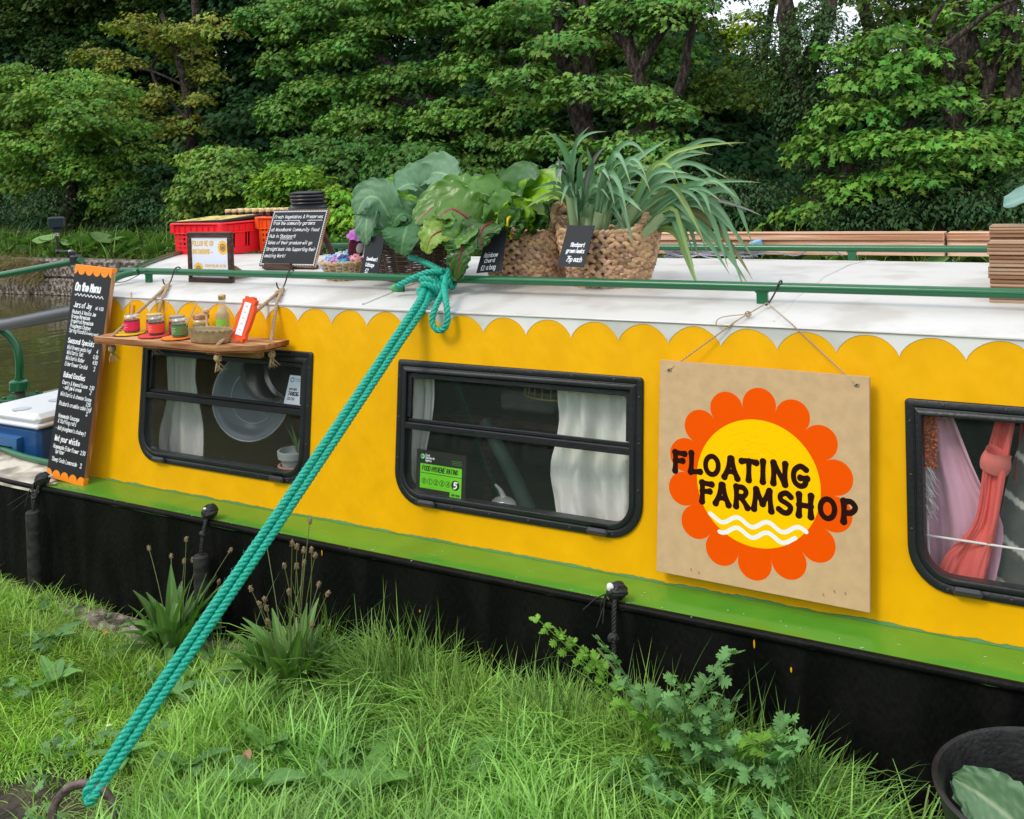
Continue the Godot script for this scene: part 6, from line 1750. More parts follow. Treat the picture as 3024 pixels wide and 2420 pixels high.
	var c1 := MB.new(); c1.box(Vector3(0.05, 0.04, 0.05), xf(Vector3(0, 0.012, 0.0)), 0.008); c1.box(Vector3(0.03, 0.03, 0.03), xf(Vector3(-0.03, 0.038, 0.0), 0.3), 0.006)
	part("clamp", c1, blk, ca)
	var c2 := MB.new(); c2.tube(PackedVector3Array([Vector3(-0.03, 0.05, 0), Vector3(-0.145, 0.048, 0.0)]), 0.006, 0.006, 8); c2.blob(Transform3D(Basis.from_scale(Vector3.ONE * 0.014), Vector3(-0.145, 0.048, 0)), 8, 6); c2.tube(PackedVector3Array([Vector3(-0.145, 0.048, 0), Vector3(-0.145, 0.145, 0)]), 0.007, 0.007, 8)
	part("arm", c2, blk, ca)
	var c3 := MB.new(); c3.tube(PackedVector3Array([Vector3(-0.03, 0.05, 0), Vector3(-0.05, 0.0495, 0)]), 0.009, 0.009, 8); c3.tube(PackedVector3Array([Vector3(-0.145, 0.13, 0), Vector3(-0.145, 0.15, 0)]), 0.009, 0.009, 8)
	part("joint", c3, mat("steel", Color(0.5, 0.5, 0.5), 0.3, 0.8), ca)
	var c4 := MB.new(); c4.box(Vector3(0.045, 0.02, 0.03), xf(Vector3(-0.145, 0.158, 0), 0.7), 0.005); c4.box(Vector3(0.086, 0.062, 0.034), xf(Vector3(-0.145, 0.2, 0), 0.7), 0.01)
	part("camera_body", c4, blk, ca)
	var c5 := MB.new(); c5.box(Vector3(0.07, 0.046, 0.002), xf(Vector3(-0.145, 0.2, 0), 0.7) * Transform3D(Basis(), Vector3(0, 0, 0.0178)), 0.0)
	part("screen", c5, mat("screen_dark", Color(0.02, 0.035, 0.04), 0.08), ca)
	# cool box
	var co := thing("cool_box", "blue cool box with a white lid standing in the stern well", "cool box", Transform3D(Basis(), Vector3(-4.66, 0.2, -3.27)))
	var cb := MB.new(); cb.box(Vector3(0.44, 0.31, 0.58), xf(Vector3(0, 0.157, 0)), 0.02)
	part("body", cb, mat("cool_blue", Color(0.012, 0.07, 0.21), 0.35), co)
	var ld := MB.new(); ld.box(Vector3(0.47, 0.022, 0.61), xf(Vector3(0, 0.322, 0)), 0.008); ld.box(Vector3(0.455, 0.05, 0.595), xf(Vector3(0, 0.355, 0)), 0.022)
	part("lid", ld, mat("cool_white", Color(0.72, 0.74, 0.78), 0.4), co)
	for e in [-0.1, 0.1]:
		var cup := MB.new(); cup.lathe([Vector2(0.0, 0.381), Vector2(0.04, 0.381), Vector2(0.045, 0.3825)], Transform3D(Basis(), Vector3(0.02, 0, 0.14 + e)), 18)
		part("cup_recess", cup, mat("cool_grey", Color(0.5, 0.52, 0.56), 0.5), co)
	var hd := MB.new()
	hd.prism(PackedVector2Array([Vector2(-0.12, 0.0), Vector2(0.12, 0.0), Vector2(0.10, -0.085), Vector2(0.075, -0.085), Vector2(0.075, -0.045), Vector2(-0.075, -0.045), Vector2(-0.075, -0.085), Vector2(-0.10, -0.085)]), 0.035, xf(Vector3(-0.02, 0.26, 0.325), 0.0, 0.12))
	part("handle", hd, mat("cool_handle", Color(0.03, 0.13, 0.32), 0.4), co)


# --- hanging shelf and what stands on it
const SY := 1.04

func knot(b: MB, c: Vector3, r: float, rope_r: float, n: int, seed_: int, squash := 1.0) -> void:   # a lump of wound cord
	var g := RandomNumberGenerator.new(); g.seed = seed_
	for i in n:
		var ax := Vector3(g.randfn(), g.randfn(), g.randfn()).normalized()
		var u := ax.cross(Vector3(0.3, 1, 0.2)).normalized()
		var w := ax.cross(u)
		var pts := []
		var rad := r * g.randf_range(0.7, 1.05)
		for k in 9:
			var a := TAU * k / 8.0
			var p := (u * cos(a) + w * sin(a)) * rad + ax * r * g.randf_range(-0.25, 0.25)
			p.y *= squash
			pts.append(c + p)
		b.tube(smooth3(pts, 3), rope_r, rope_r, 6)

func fray(b: MB, p: Vector3, n: int, len_: float, rad: float, seed_: int) -> void:
	var g := RandomNumberGenerator.new(); g.seed = seed_
	for i in n:
		var d := Vector3(g.randfn() * 0.35, -1, g.randfn() * 0.35).normalized()
		b.tube(smooth3([p, p + d * len_ * 0.4 + Vector3(g.randfn(), 0, g.randfn()) * len_ * 0.1, p + d * len_ * g.randf_range(0.7, 1.1) + Vector3(g.randfn(), 0, g.randfn()) * len_ * 0.22], 3), rad, rad * 0.5, 4)

func jar(label: String, at: Vector3, rad: float, h: float, fill: Color, band: Color, lid: Color, key: String, open_jar: bool) -> Node3D:
	var t := thing("preserve_jar", label, "jar", Transform3D(Basis(Vector3.UP, 0.7), at))
	var c := MB.new(); c.lathe([Vector2(0, 0.003), Vector2(rad * 0.9, 0.003), Vector2(rad * 0.96, 0.008), Vector2(rad * 0.96, h * 0.7), Vector2(0, h * 0.7)], Transform3D(), 22)
	part("preserve", c, mat(key + "_fill", fill, 0.25), t)
	var g := MB.new(); g.lathe([Vector2(0, 0), Vector2(rad * 0.93, 0), Vector2(rad, 0.006), Vector2(rad, h * 0.76), Vector2(rad * 0.86, h * 0.85), Vector2(rad * 0.86, h * 0.98), Vector2(rad * 0.8, h)], Transform3D(), 24)
	var gm := mat("jar_glass", Color(0.9, 0.95, 0.93), 0.03)
	gm.transparency = BaseMaterial3D.TRANSPARENCY_ALPHA; gm.albedo_color.a = 0.04
	part("glass", g, gm, t)
	var ring := MB.new(); ring.lathe([Vector2(rad * 0.87, h * 0.86), Vector2(rad * 0.9, h * 0.88), Vector2(rad * 0.87, h * 0.9), Vector2(rad * 0.9, h * 0.93), Vector2(rad * 0.87, h * 0.95)] if open_jar else [Vector2(rad * 0.9, h * 0.84), Vector2(rad * 0.93, h * 0.86), Vector2(rad * 0.93, h * 0.98), Vector2(rad * 0.88, h), Vector2(0, h)], Transform3D(), 22)
	part("lid" if not open_jar else "neck_thread", ring, mat(key + "_lid", lid, 0.3, 0.3), t)
	var p := Paint.new(220, 110, band)
	var dark := band.lerp(Color(1, 0.85, 0.85), 0.65)
	for i in 4: p.im.fill_rect(Rect2i(14, 24 + i * 20, [60, 50, 66, 40][i], 6), dark)
	p.im.fill_rect(Rect2i(118, 16, 86, 74), band.lerp(Color(0.9, 0.3, 0.2), 0.25))
	var lm := mat(key + "_label", Color(1, 1, 1), 0.5); lm.albedo_texture = p.tex()
	var lb := MB.new()
	var rows := []
	for i in 2:
		var row := PackedVector3Array()
		for k in 19:
			var a := lerpf(2.75, 0.35, k / 18.0)
			row.append(Vector3(cos(a) * (rad + 0.0008), h * (0.62 if i == 0 else 0.14), sin(a) * (rad + 0.0008)))
		rows.append(row)
	lb.grid(rows)
	part("label", lb, lm, t)
	return t

func build_shelf() -> void:
	var sh := thing("hanging_shelf", "waney-edged wooden shelf hung on twisted rope over the left window", "shelf")
	var b := MB.new()
	var nz := FastNoiseLite.new(); nz.frequency = 4.0; nz.seed = 2
	var top := PackedVector2Array()
	for k in 33:
		var u := k / 32.0
		top.append(Vector2(lerpf(-3.655, -2.93, u), -(-2.722 + 0.006 * nz.get_noise_1d(u * 2.0))))
	top.append_array([Vector2(-2.90, 2.735), Vector2(-2.768, 2.80), Vector2(-2.752, 2.93), Vector2(-3.64, 2.93), Vector2(-3.668, 2.80)])
	# y of the outline is -z; the edge slants in underneath
	var rows := [[], [], [], []]
	var cen := Vector2(-3.2, 2.84)
	for i in 4:
		var row := PackedVector3Array()
		for p in top:
			var q: Vector2 = p
			if i in [0, 1]: q = p
			else: q = p + (cen - p).normalized() * (0.003 if i == 2 else 0.02)
			row.append(Vector3(q.x, SY + [-0.0, -0.004, -0.02, -0.027][i], -q.y))
		rows[i] = row
	for i in 4: rows[i].append(rows[i][0])
	b.grid([rows[0], rows[1]]); b.grid([rows[1], rows[2]]); b.grid([rows[2], rows[3]])
	b.prism(top, 0.0, Transform3D(Basis(Vector3(1, 0, 0), Vector3(0, 0, -1), Vector3(0, 1, 0)), Vector3(0, SY, 0)))
	b.prism(top, 0.0, Transform3D(Basis(Vector3(1, 0, 0), Vector3(0, 0, -1), Vector3(0, 1, 0)), Vector3(0, SY - 0.026, 0)))
	part("plank", b, mats.shelf_wood, sh)
	var batten := MB.new(); batten.box(Vector3(0.30, 0.03, 0.03), xf(Vector3(-2.98, SY - 0.05, -2.86)), 0.005)
	part("batten", batten, mats.shelf_wood, sh)
	var rm := worn("sisal_rope", Color(0.47, 0.33, 0.2), 0.85, noise_tex("pale_mottle", 0.012, Color.GRAY, Color.WHITE), 30.0)
	for q in [[Vector3(-3.705, 1.207, -3.17), Vector3(-3.554, 1.184, -2.972), Vector3(-3.575, SY, -2.75)], [Vector3(-3.705, 1.207, -3.17), Vector3(-3.512, 1.184, -2.972), Vector3(-3.50, SY, -2.905)], [Vector3(-3.0, 1.205, -3.17), Vector3(-2.893, 1.184, -2.972), Vector3(-2.951, SY, -2.745)], [Vector3(-3.0, 1.205, -3.17), Vector3(-2.847, 1.184, -2.972), Vector3(-2.80, SY, -2.88)]]:
		var rb := MB.new()
		rope(rb, PackedVector3Array([q[0], q[1], q[2], q[2] - Vector3(0, 0.05, 0)]), 0.0072, 0.034, 3, 5)
		var rp := part("rope", rb, rm, sh)
		var kb := MB.new()
		var kp: Vector3 = q[2] - Vector3(0, 0.05, 0)
		knot(kb, kp, 0.013, 0.006, 4, int(q[2].x * 1000) % 97)
		fray(kb, kp - Vector3(0, 0.008, 0), 10, 0.045, 0.0028, 5)
		part("knot", kb, rm, rp)
		var wb := MB.new()
		for k in 5: knot(wb, q[0].lerp(q[1], 0.2 + k * 0.07), 0.008, 0.0035, 1, k)
		part("whipping", wb, rm, rp)
	for q in [[-3.70, "black S-hook on the handrail holding the shelf's left ropes"], [-2.997, "black S-hook on the handrail holding the shelf's right ropes"]]:
		var hb := MB.new()
		var c := Vector3(q[0], 1.257, -3.22)
		var pts := [c + Vector3(-0.004, -0.004, -0.022), c + Vector3(-0.002, 0.016, -0.016), c + Vector3(0, 0.0225, 0), c + Vector3(0.0, 0.012, 0.02), c + Vector3(-0.004, -0.02, 0.03), c + Vector3(-0.008, -0.045, 0.042), c + Vector3(-0.014, -0.055, 0.055), c + Vector3(-0.02, -0.045, 0.066), c + Vector3(-0.023, -0.025, 0.068)]
		hb.tube(smooth3(pts, 5), 0.0032, 0.0032, 7)
		tag(part("s_hook", hb, mats.frame_black), q[1], "hook", "S-hooks holding the shelf")
	# felt coasters
	for q in [[Vector3(-3.54, SY, -2.815), Color(0.75, 0.42, 0.01), "yellow scalloped felt coaster under the pink-labelled jar"], [Vector3(-3.38, SY, -2.805), Color(0.62, 0.05, 0.045), "red scalloped felt coaster under the red-labelled jar"], [Vector3(-3.235, SY, -2.80), Color(0.75, 0.2, 0.01), "orange scalloped felt coaster under the green-labelled jar"]]:
		var t := thing("coaster", q[2], "coaster", Transform3D(Basis(), q[0]), "felt coasters on the shelf")
		for k in 2:
			var cb := MB.new()
			var pg := PackedVector2Array()
			for i in 72:
				var a := TAU * i / 72
				pg.append(Vector2(cos(a), sin(a)) * ((0.064 - 0.004 * k) * (0.93 + 0.07 * absf(sin(a * 5)))))
			cb.prism(pg, 0.004, Transform3D(Basis(Vector3(1, 0, 0), Vector3(0, 0, -1), Vector3(0, 1, 0)), Vector3(0, 0.008 - 0.004 * k + 0.0004, 0)))
			part("felt" if k == 0 else "backing", cb, mat("felt_%.2f" % (q[1].r + q[1].g) if k == 0 else "felt_black", q[1] if k == 0 else Color(0.01, 0.01, 0.01), 0.95), t)
	var y := SY + 0.0088
	jar("open jam jar with a bright pink label, leftmost on the shelf", Vector3(-3.535, y, -2.822), 0.0335, 0.078, Color(0.13, 0.008, 0.012), Color(0.86, 0.1, 0.34), Color(0.7, 0.7, 0.7), "pink_jar", true)
	jar("gold-lidded jam jar with a pale red label behind the red-labelled jar", Vector3(-3.475, SY + 0.0005, -2.888), 0.034, 0.08, Color(0.08, 0.01, 0.012), Color(0.9, 0.25, 0.33), Color(0.65, 0.5, 0.2), "rose_jar", false)
	jar("open dark jam jar with a tomato-red label in the middle of the shelf", Vector3(-3.372, y, -2.812), 0.0335, 0.078, Color(0.045, 0.008, 0.01), Color(0.92, 0.26, 0.2), Color(0.5, 0.5, 0.5), "red_jar", true)
	jar("lidded jam jar with a magenta label between the red and green jars", Vector3(-3.335, SY + 0.0005, -2.888), 0.034, 0.078, Color(0.07, 0.006, 0.015), Color(0.8, 0.12, 0.42), Color(0.35, 0.32, 0.25), "magenta_jar", false)
	jar("open chutney jar with a green label right of the red-labelled jar", Vector3(-3.226, y, -2.806), 0.0335, 0.077, Color(0.05, 0.085, 0.012), Color(0.3, 0.52, 0.28), Color(0.6, 0.62, 0.6), "green_jar", true)
	var cj := jar("clip-top glass jar of pale green pickle behind the tin dish", Vector3(-3.20, SY + 0.0005, -2.895), 0.034, 0.07, Color(0.25, 0.3, 0.16), Color(0.55, 0.66, 0.45), Color(0.75, 0.78, 0.76), "clip_jar", true)
	var cw := MB.new(); cw.lathe([Vector2(0.033, 0.07), Vector2(0.034, 0.074), Vector2(0.034, 0.086), Vector2(0.028, 0.09), Vector2(0, 0.09)], Transform3D(), 20)
	part("wooden_lid", cw, mats.pale_wood, cj)
	var stick := mat("stick_wood", Color(0.6, 0.38, 0.24), 0.7)
	for q in [[Vector3(-3.535, y + 0.02, -2.822), Vector3(0.004, 0.15, 0.0), 0.0045, "pinkish wooden tasting stick upright in the leftmost jar"], [Vector3(-3.36, y + 0.03, -2.815), Vector3(0.055, 0.11, -0.01), 0.002, "thin pale tasting stick slanting out of the red-labelled jar"], [Vector3(-3.21, y + 0.02, -2.81), Vector3(0.075, 0.125, -0.01), 0.003, "brown tasting stick slanting out of the green-labelled jar"]]:
		var sb := MB.new(); sb.box(Vector3(q[2] * 2, q[1].length(), 0.003), Transform3D(Basis(Quaternion(Vector3.UP, q[1].normalized())), q[0] + q[1] / 2), 0.001)
		tag(part("tasting_stick", sb, stick), q[3], "stick")
	var dp := MB.new()
	dp.tube(PackedVector3Array([Vector3(-3.118, SY + 0.02, -2.85), Vector3(-3.13, SY + 0.10, -2.86)]), 0.0045, 0.0045, 8)
	dp.blob(Transform3D(Basis.from_scale(Vector3(0.013, 0.013, 0.013)), Vector3(-3.131, SY + 0.108, -2.862)), 12, 8)
	tag(part("wooden_spoon", dp, stick), "small round-headed wooden spoon standing in the tin dish", "spoon")
	# fluted tin dish
	var td := thing("tin_dish", "oval fluted brass-coloured dish on the right half of the shelf", "dish", Transform3D(Basis(), Vector3(-3.035, SY + 0.0005, -2.79)))
	var tb := MB.new()
	var rws := []
	for p in [[0.0, 0.001], [0.9, 0.001], [0.93, 0.006], [0.95, 0.014], [0.965, 0.016], [0.965, 0.022], [0.98, 0.024], [0.98, 0.03], [0.995, 0.032], [1.0, 0.044], [1.035, 0.05], [1.03, 0.052], [0.985, 0.046], [0.9, 0.008], [0.0, 0.006]]:
		var row := PackedVector3Array()
		for k in 96:
			var a := -TAU * k / 96
			var f: float = p[0] * (1.0 + (0.025 * sin(a * 22) if p[0] > 1.01 else 0.0))
			row.append(Vector3(cos(a) * 0.105 * f, p[1] + (0.0025 * sin(a * 22) if p[0] > 1.01 else 0.0), sin(a) * 0.055 * f))
		rws.append(row)
	tb.grid(rws, true)
	part("dish_wall", tb, worn("old_brass", Color(0.36, 0.25, 0.13), 0.45, noise_tex("pale_mottle", 0.012, Color.GRAY, Color.WHITE), 6.0), td)
	# cordial bottle
	var bo := thing("cordial_bottle", "clear cordial bottle with lime label and gold cap at the shelf's back", "bottle", Transform3D(Basis(), Vector3(-3.075, SY + 0.0005, -2.895)))
	var fill := MB.new(); fill.lathe([Vector2(0, 0.004), Vector2(0.024, 0.004), Vector2(0.0255, 0.008), Vector2(0.0255, 0.09), Vector2(0.016, 0.108), Vector2(0.011, 0.118), Vector2(0, 0.118)], Transform3D(), 20)
	part("cordial", fill, mat("cordial_fill", Color(0.5, 0.3, 0.05), 0.15), bo)
	var gl := MB.new(); gl.lathe([Vector2(0, 0), Vector2(0.026, 0.0), Vector2(0.028, 0.006), Vector2(0.028, 0.092), Vector2(0.018, 0.112), Vector2(0.0135, 0.125), Vector2(0.0135, 0.158)], Transform3D(), 22)
	var bgm := mat("bottle_glass", Color(0.62, 0.62, 0.5), 0.05)
	bgm.transparency = BaseMaterial3D.TRANSPARENCY_ALPHA; bgm.albedo_color.a = 0.3
	part("glass", gl, bgm, bo)
	var cp := MB.new(); cp.lathe([Vector2(0.0145, 0.152), Vector2(0.0155, 0.154), Vector2(0.0155, 0.168), Vector2(0.013, 0.171), Vector2(0, 0.171)], Transform3D(), 18)
	part("cap", cp, mat("gold_cap", Color(0.55, 0.36, 0.12), 0.3, 0.7), bo)
	var bl := MB.new()
	var lr := []
	for i in 2:
		var row := PackedVector3Array()
		for k in 13:
			var a := lerpf(2.9, 0.2, k / 12.0)
			row.append(Vector3(cos(a) * 0.0286, 0.075 if i == 0 else 0.03, sin(a) * 0.0286))
		lr.append(row)
	bl.grid(lr)
	part("label", bl, mat("lime_label", Color(0.26, 0.55, 0.06), 0.5), bo)
	# small wavy red board with a price list
	var wv := thing("price_board", "small white price list on a wavy orange-red board leaning at the shelf's right end", "sign", Transform3D(Basis.from_euler(Vector3(-0.28, 0.1, -0.2)), Vector3(-2.905, SY + 0.002, -2.80)))
	var pg := PackedVector2Array(); var inner := PackedVector2Array()
	for i in 90:
		var a := TAU * i / 90
		var p := Vector2(signf(cos(a)) * pow(absf(cos(a)), 0.5) * 0.034, signf(sin(a)) * pow(absf(sin(a)), 0.35) * 0.088)
		var w := 1.0 + 0.10 * sin(a * 10 + 0.8)
		pg.append(Vector2(p.x * w, 0.095 + p.y * (1 + 0.04 * sin(a * 10))))
	var ob := MB.new(); ob.prism(pg, 0.018, Transform3D(Basis(), Vector3(0, 0, 0)))
	part("wavy_board", ob, mat("felt_red", Color(0.8, 0.085, 0.015), 0.85), wv)
	var pp := Paint.new(80, 220, Color(0.9, 0.9, 0.97))
	for i in 5: pp.im.fill_rect(Rect2i(24, 20 + i * 40, 30, 9), Color(0.85, 0.72, 0.5))
	var ppm := mat("price_print", Color(1, 1, 1), 0.5); ppm.albedo_texture = pp.tex()
	var pq := MB.new(); pq.box(Vector3(0.034, 0.13, 0.003), Transform3D(Basis(), Vector3(0, 0.095, 0.0018)), 0.0005)
	part("card", pq, mats.white_plain, wv)
	var pf := MB.new(); pf.quad(Vector3(-0.016, 0.032, 0.0038), Vector3(0.016, 0.032, 0.0038), Vector3(0.016, 0.158, 0.0038), Vector3(-0.016, 0.158, 0.0038))
	part("list_print", pf, ppm, wv)

# --- the two big signs and the window stickers
func letter(p: Paint, ch: String, c: Vector2, w: float, h: float, r: float, col: Color) -> void:   # bell-bottomed capitals, strokes swelling at their ends
	var S := []
	match ch:
		"F": S = [[[0.22, 0.0], [0.24, 0.5], [0.22, 0.95]], [[0.2, 0.95], [0.55, 0.93], [0.95, 0.92]], [[0.25, 0.52], [0.5, 0.53], [0.8, 0.55]]]
		"L": S = [[[0.25, 1.0], [0.27, 0.5], [0.22, 0.04]], [[0.22, 0.05], [0.55, 0.07], [0.95, 0.1]]]
		"A": S = [[[0.06, 0.0], [0.3, 0.45], [0.45, 0.96]], [[0.94, 0.0], [0.7, 0.45], [0.52, 0.96]], [[0.28, 0.3], [0.5, 0.31], [0.72, 0.3]]]
		"T": S = [[[0.5, 0.0], [0.5, 0.5], [0.5, 0.92]], [[0.02, 0.9], [0.5, 0.95], [0.98, 0.9]]]
		"I": S = [[[0.5, 0.0], [0.5, 0.5], [0.5, 1.0]]]
		"N": S = [[[0.12, 0.0], [0.14, 0.5], [0.12, 1.0]], [[0.14, 0.95], [0.5, 0.5], [0.86, 0.05]], [[0.88, 0.0], [0.86, 0.5], [0.88, 1.0]]]
		"G": S = [[[0.9, 0.84], [0.55, 0.98], [0.2, 0.8], [0.1, 0.5], [0.2, 0.18], [0.52, 0.02], [0.82, 0.12], [0.88, 0.4]], [[0.55, 0.42], [0.75, 0.42], [0.95, 0.42]]]
		"R": S = [[[0.16, 0.0], [0.18, 0.5], [0.16, 0.97]], [[0.18, 0.95], [0.6, 0.97], [0.82, 0.75], [0.6, 0.5], [0.2, 0.47]], [[0.45, 0.48], [0.7, 0.25], [0.92, 0.0]]]
		"M": S = [[[0.06, 0.0], [0.12, 0.5], [0.16, 0.97]], [[0.18, 0.93], [0.35, 0.6], [0.5, 0.3]], [[0.82, 0.93], [0.65, 0.6], [0.5, 0.3]], [[0.94, 0.0], [0.88, 0.5], [0.84, 0.97]]]
		"S": S = [[[0.85, 0.82], [0.55, 0.98], [0.2, 0.85], [0.22, 0.62], [0.55, 0.5], [0.84, 0.32], [0.7, 0.06], [0.4, 0.02], [0.08, 0.16]]]
		"H": S = [[[0.12, 0.0], [0.15, 0.5], [0.12, 1.0]], [[0.88, 0.0], [0.85, 0.5], [0.88, 1.0]], [[0.15, 0.5], [0.5, 0.5], [0.85, 0.5]]]
		"P": S = [[[0.2, 0.0], [0.22, 0.5], [0.2, 0.97]], [[0.22, 0.95], [0.65, 0.97], [0.9, 0.72], [0.65, 0.46], [0.24, 0.44]]]
		"O":
			var o := []
			for k in 25: o.append([0.5 + 0.42 * cos(TAU * k / 24), 0.5 + 0.46 * sin(TAU * k / 24)])
			S = [o]
	for s in S:
		var pts := PackedVector2Array()
		for q in s: pts.append(c + Vector2((q[0] - 0.5) * w, (0.5 - q[1]) * h))
		p.line(smooth2(pts, 5), r, col, 0.0 if ch == "O" else (0.34 if s.size() == 3 else 0.15))

func build_signs() -> void:
	# FLOATING FARMSHOP
	var K := 1600.0
	var p := Paint.new(1000, 1024, Color(0.79, 0.665, 0.51))
	p.grain(0.045, 4, Vector2(0.6, 0.6))
	var c := Vector2(0.3085, 0.335) * K
	var orange := Color(0.94, 0.33, 0.0)
	for i in 14:
		var a := TAU * i / 14.0 - PI / 2 + 0.02
		var d := Vector2(cos(a), sin(a))
		for k in 12:   # a petal, as a run of discs widening outwards
			var u := k / 11.0
			p.dot(c + d * lerpf(0.15, 0.2275, u) * K, lerpf(0.038, 0.0502, u) * K, orange)
	p.dot(c, 0.184 * K, Color(1.0, 0.78, 0.0))
	var r := RandomNumberGenerator.new(); r.seed = 6
	for i in 90:   # brush strokes in the yellow
		var a := r.randf_range(-PI, 0.2)
		var q := c + Vector2(cos(a), sin(a)) * r.randf_range(0.03, 0.155) * K
		var l := Vector2(-sin(a), cos(a)) * r.randf_range(10, 45)
		p.seg(q - l, q + l, 1.5, 1.0, Color(0.95, 0.73, 0.0) if r.randf() < 0.6 else Color(1.0, 0.81, 0.08))
	for w in [[0.452, [0.167, 0.452]], [0.482, [0.197, 0.421]]]:
		var pts := PackedVector2Array()
		for k in 60:
			var x := lerpf(w[1][0], w[1][1], k / 59.0)
			pts.append(Vector2(x, w[0] + 0.0105 * sin((x - 0.13) * TAU / 0.090 + 2.6)) * K)
		p.line(pts, 0.0062 * K, Color(0.93, 0.93, 0.93))
	var brown := Color(0.165, 0.075, 0.055)
	var l1 := "FLOATING"; var x1 := [0.066, 0.116, 0.171, 0.230, 0.284, 0.326, 0.374, 0.433]
	var l2 := "FARMSHOP"; var x2 := [0.153, 0.204, 0.262, 0.326, 0.392, 0.448, 0.511, 0.569]
	for i in 8:
		var wd := {"I": 0.02, "M": 0.058, "O": 0.047, "L": 0.04, "F": 0.04}
		letter(p, l1[i], Vector2(x1[i], 0.302 - 0.0006 * i) * K, wd.get(l1[i], 0.045) * K, 0.058 * K, 0.0076 * K, brown)
		letter(p, l2[i], Vector2(x2[i], 0.3815 - 0.0006 * i) * K, wd.get(l2[i], 0.045) * K, 0.058 * K, 0.0076 * K, brown)
	for q in [Vector2(0.11, 0.615), Vector2(0.135, 0.62), Vector2(0.53, 0.60), Vector2(0.56, 0.6), Vector2(0.50, 0.615)]: p.seg(q * K, q * K + Vector2(3, 9), 4, 2, Color(0.6, 0.49, 0.37))
	for q in [Vector2(0.031, 0.028), Vector2(0.591, 0.025)]: p.dot(q * K, 6, Color(0.25, 0.17, 0.1))
	var sm := mat("shop_sign_paint", Color(1, 1, 1), 0.55); sm.albedo_texture = p.tex(); sm.metallic_specular = 0.15
	var sg := thing("shop_sign", "square fibreboard sign with an orange flower, lettered FLOATING FARMSHOP, hanging on twine", "sign")
	# its own axes: origin at the middle, hung slightly askew against the leaning cabin side
	var ctr := (Vector3(-1.192, 1.058, -2.926) + Vector3(-0.568, 1.048, -2.925) + Vector3(-0.573, 0.42, -2.85) + Vector3(-1.204, 0.427, -2.851)) / 4
	var ax := Vector3(0.626, -0.009, 0.0).normalized()
	var ay := (Vector3(-1.192 + 1.204, 1.058 - 0.427, -2.926 + 2.851)).normalized()
	var az := ax.cross(ay).normalized()
	ay = az.cross(ax)
	sg.transform = Transform3D(Basis(ax, ay, az), ctr + az * 0.006)
	var fb := MB.new(); fb.quad(Vector3(-0.3125, -0.3185, 0.0062), Vector3(0.3125, -0.3185, 0.0062), Vector3(0.3125, 0.3185, 0.0062), Vector3(-0.3125, 0.3185, 0.0062))
	part("painted_face", fb, sm, sg)
	var bb := MB.new(); bb.box(Vector3(0.627, 0.639, 0.012), Transform3D(), 0.0015)
	part("board", bb, mat("fibreboard", Color(0.45, 0.3, 0.17), 0.8), sg)
	var inv := sg.transform.affine_inverse()
	var tw := mat("twine", Color(0.4, 0.29, 0.18), 0.85)
	var hook := Vector3(-0.921, 1.214, -3.165)
	for q in [[Vector3(-0.2815, 0.2915, 0.008), Vector3(-0.959, 1.186, -2.968)], [Vector3(0.2785, 0.2945, 0.008), Vector3(-0.796, 1.186, -2.968)]]:
		var tb := MB.new()
		var hole: Vector3 = sg.transform * q[0]
		var path := PackedVector3Array([hook, q[1], hole])
		rope(tb, path, 0.0024, 0.02, 2, 5)
		if q[0].x < 0:
			knot(tb, q[1].lerp(hook, 0.35), 0.011, 0.0016, 3, 4)
			tb.tube(smooth3([q[1].lerp(hook, 0.35), q[1].lerp(hook, 0.1) + Vector3(-0.05, 0.006, 0.03), q[1].lerp(hole, 0.15) + Vector3(-0.03, 0.008, 0.004), q[1].lerp(hole, 0.1)], 5), 0.0016, 0.0016, 5)
		knot(tb, hole, 0.006, 0.002, 2, 9)
		part("twine", tb, tw, sg, inv)
	var wb := MB.new()
	wb.tube(smooth3([hook + Vector3(0.004, 0.004, -0.006), hook + Vector3(-0.004, -0.006, 0.004), hook + Vector3(0.006, 0.0, 0.006), Vector3(-0.905, 1.24, -3.195), Vector3(-0.892, 1.274, -3.206), Vector3(-0.888, 1.278, -3.222), Vector3(-0.892, 1.25, -3.243)], 6), 0.0028, 0.0028, 7)
	tag(part("wire_hook", wb, mats.frame_black), "thin black wire hook over the handrail holding up the square shop sign", "hook")
	# the tall menu board
	var mb := thing("menu_board", "tall narrow black menu board with orange scalloped ends leaning by the stern", "sign")
	var my := Vector3(0.058, 0.932, -0.150)
	var H := my.length()
	my = my.normalized()
	var mx := Vector3(1, -0.062, 0.0).normalized()
	var mz := mx.cross(my).normalized()
	mx = my.cross(mz)
	mb.transform = Transform3D(Basis(mx, my, mz), Vector3(-3.962, 0.3785, -2.775))
	var W := 0.253
	var P := Paint.new(500, 1860, Color(0.075, 0.08, 0.095))
	var oc := Color(0.985, 0.55, 0.03)
	P.im.fill_rect(Rect2i(0, 0, 500, 34), oc); P.im.fill_rect(Rect2i(0, 1836, 500, 24), oc)
	for k in 6:
		P.dot(Vector2(-10 + k * 104, 34), 52, oc)
		P.dot(Vector2(20 + k * 112, 1842), 56, oc)
	var wh := Color(0.93, 0.94, 0.96)
	hand(P, "On the Menu", Vector2(42, 222), 64, 8.5, wh, 0.0, 0.2, 0.66)
	var wv := PackedVector2Array()
	for k in 70: wv.append(Vector2(46 + k * 5.6, 262 + 9 * sin(k * 0.75)))
	P.line(wv, 4.0, wh)
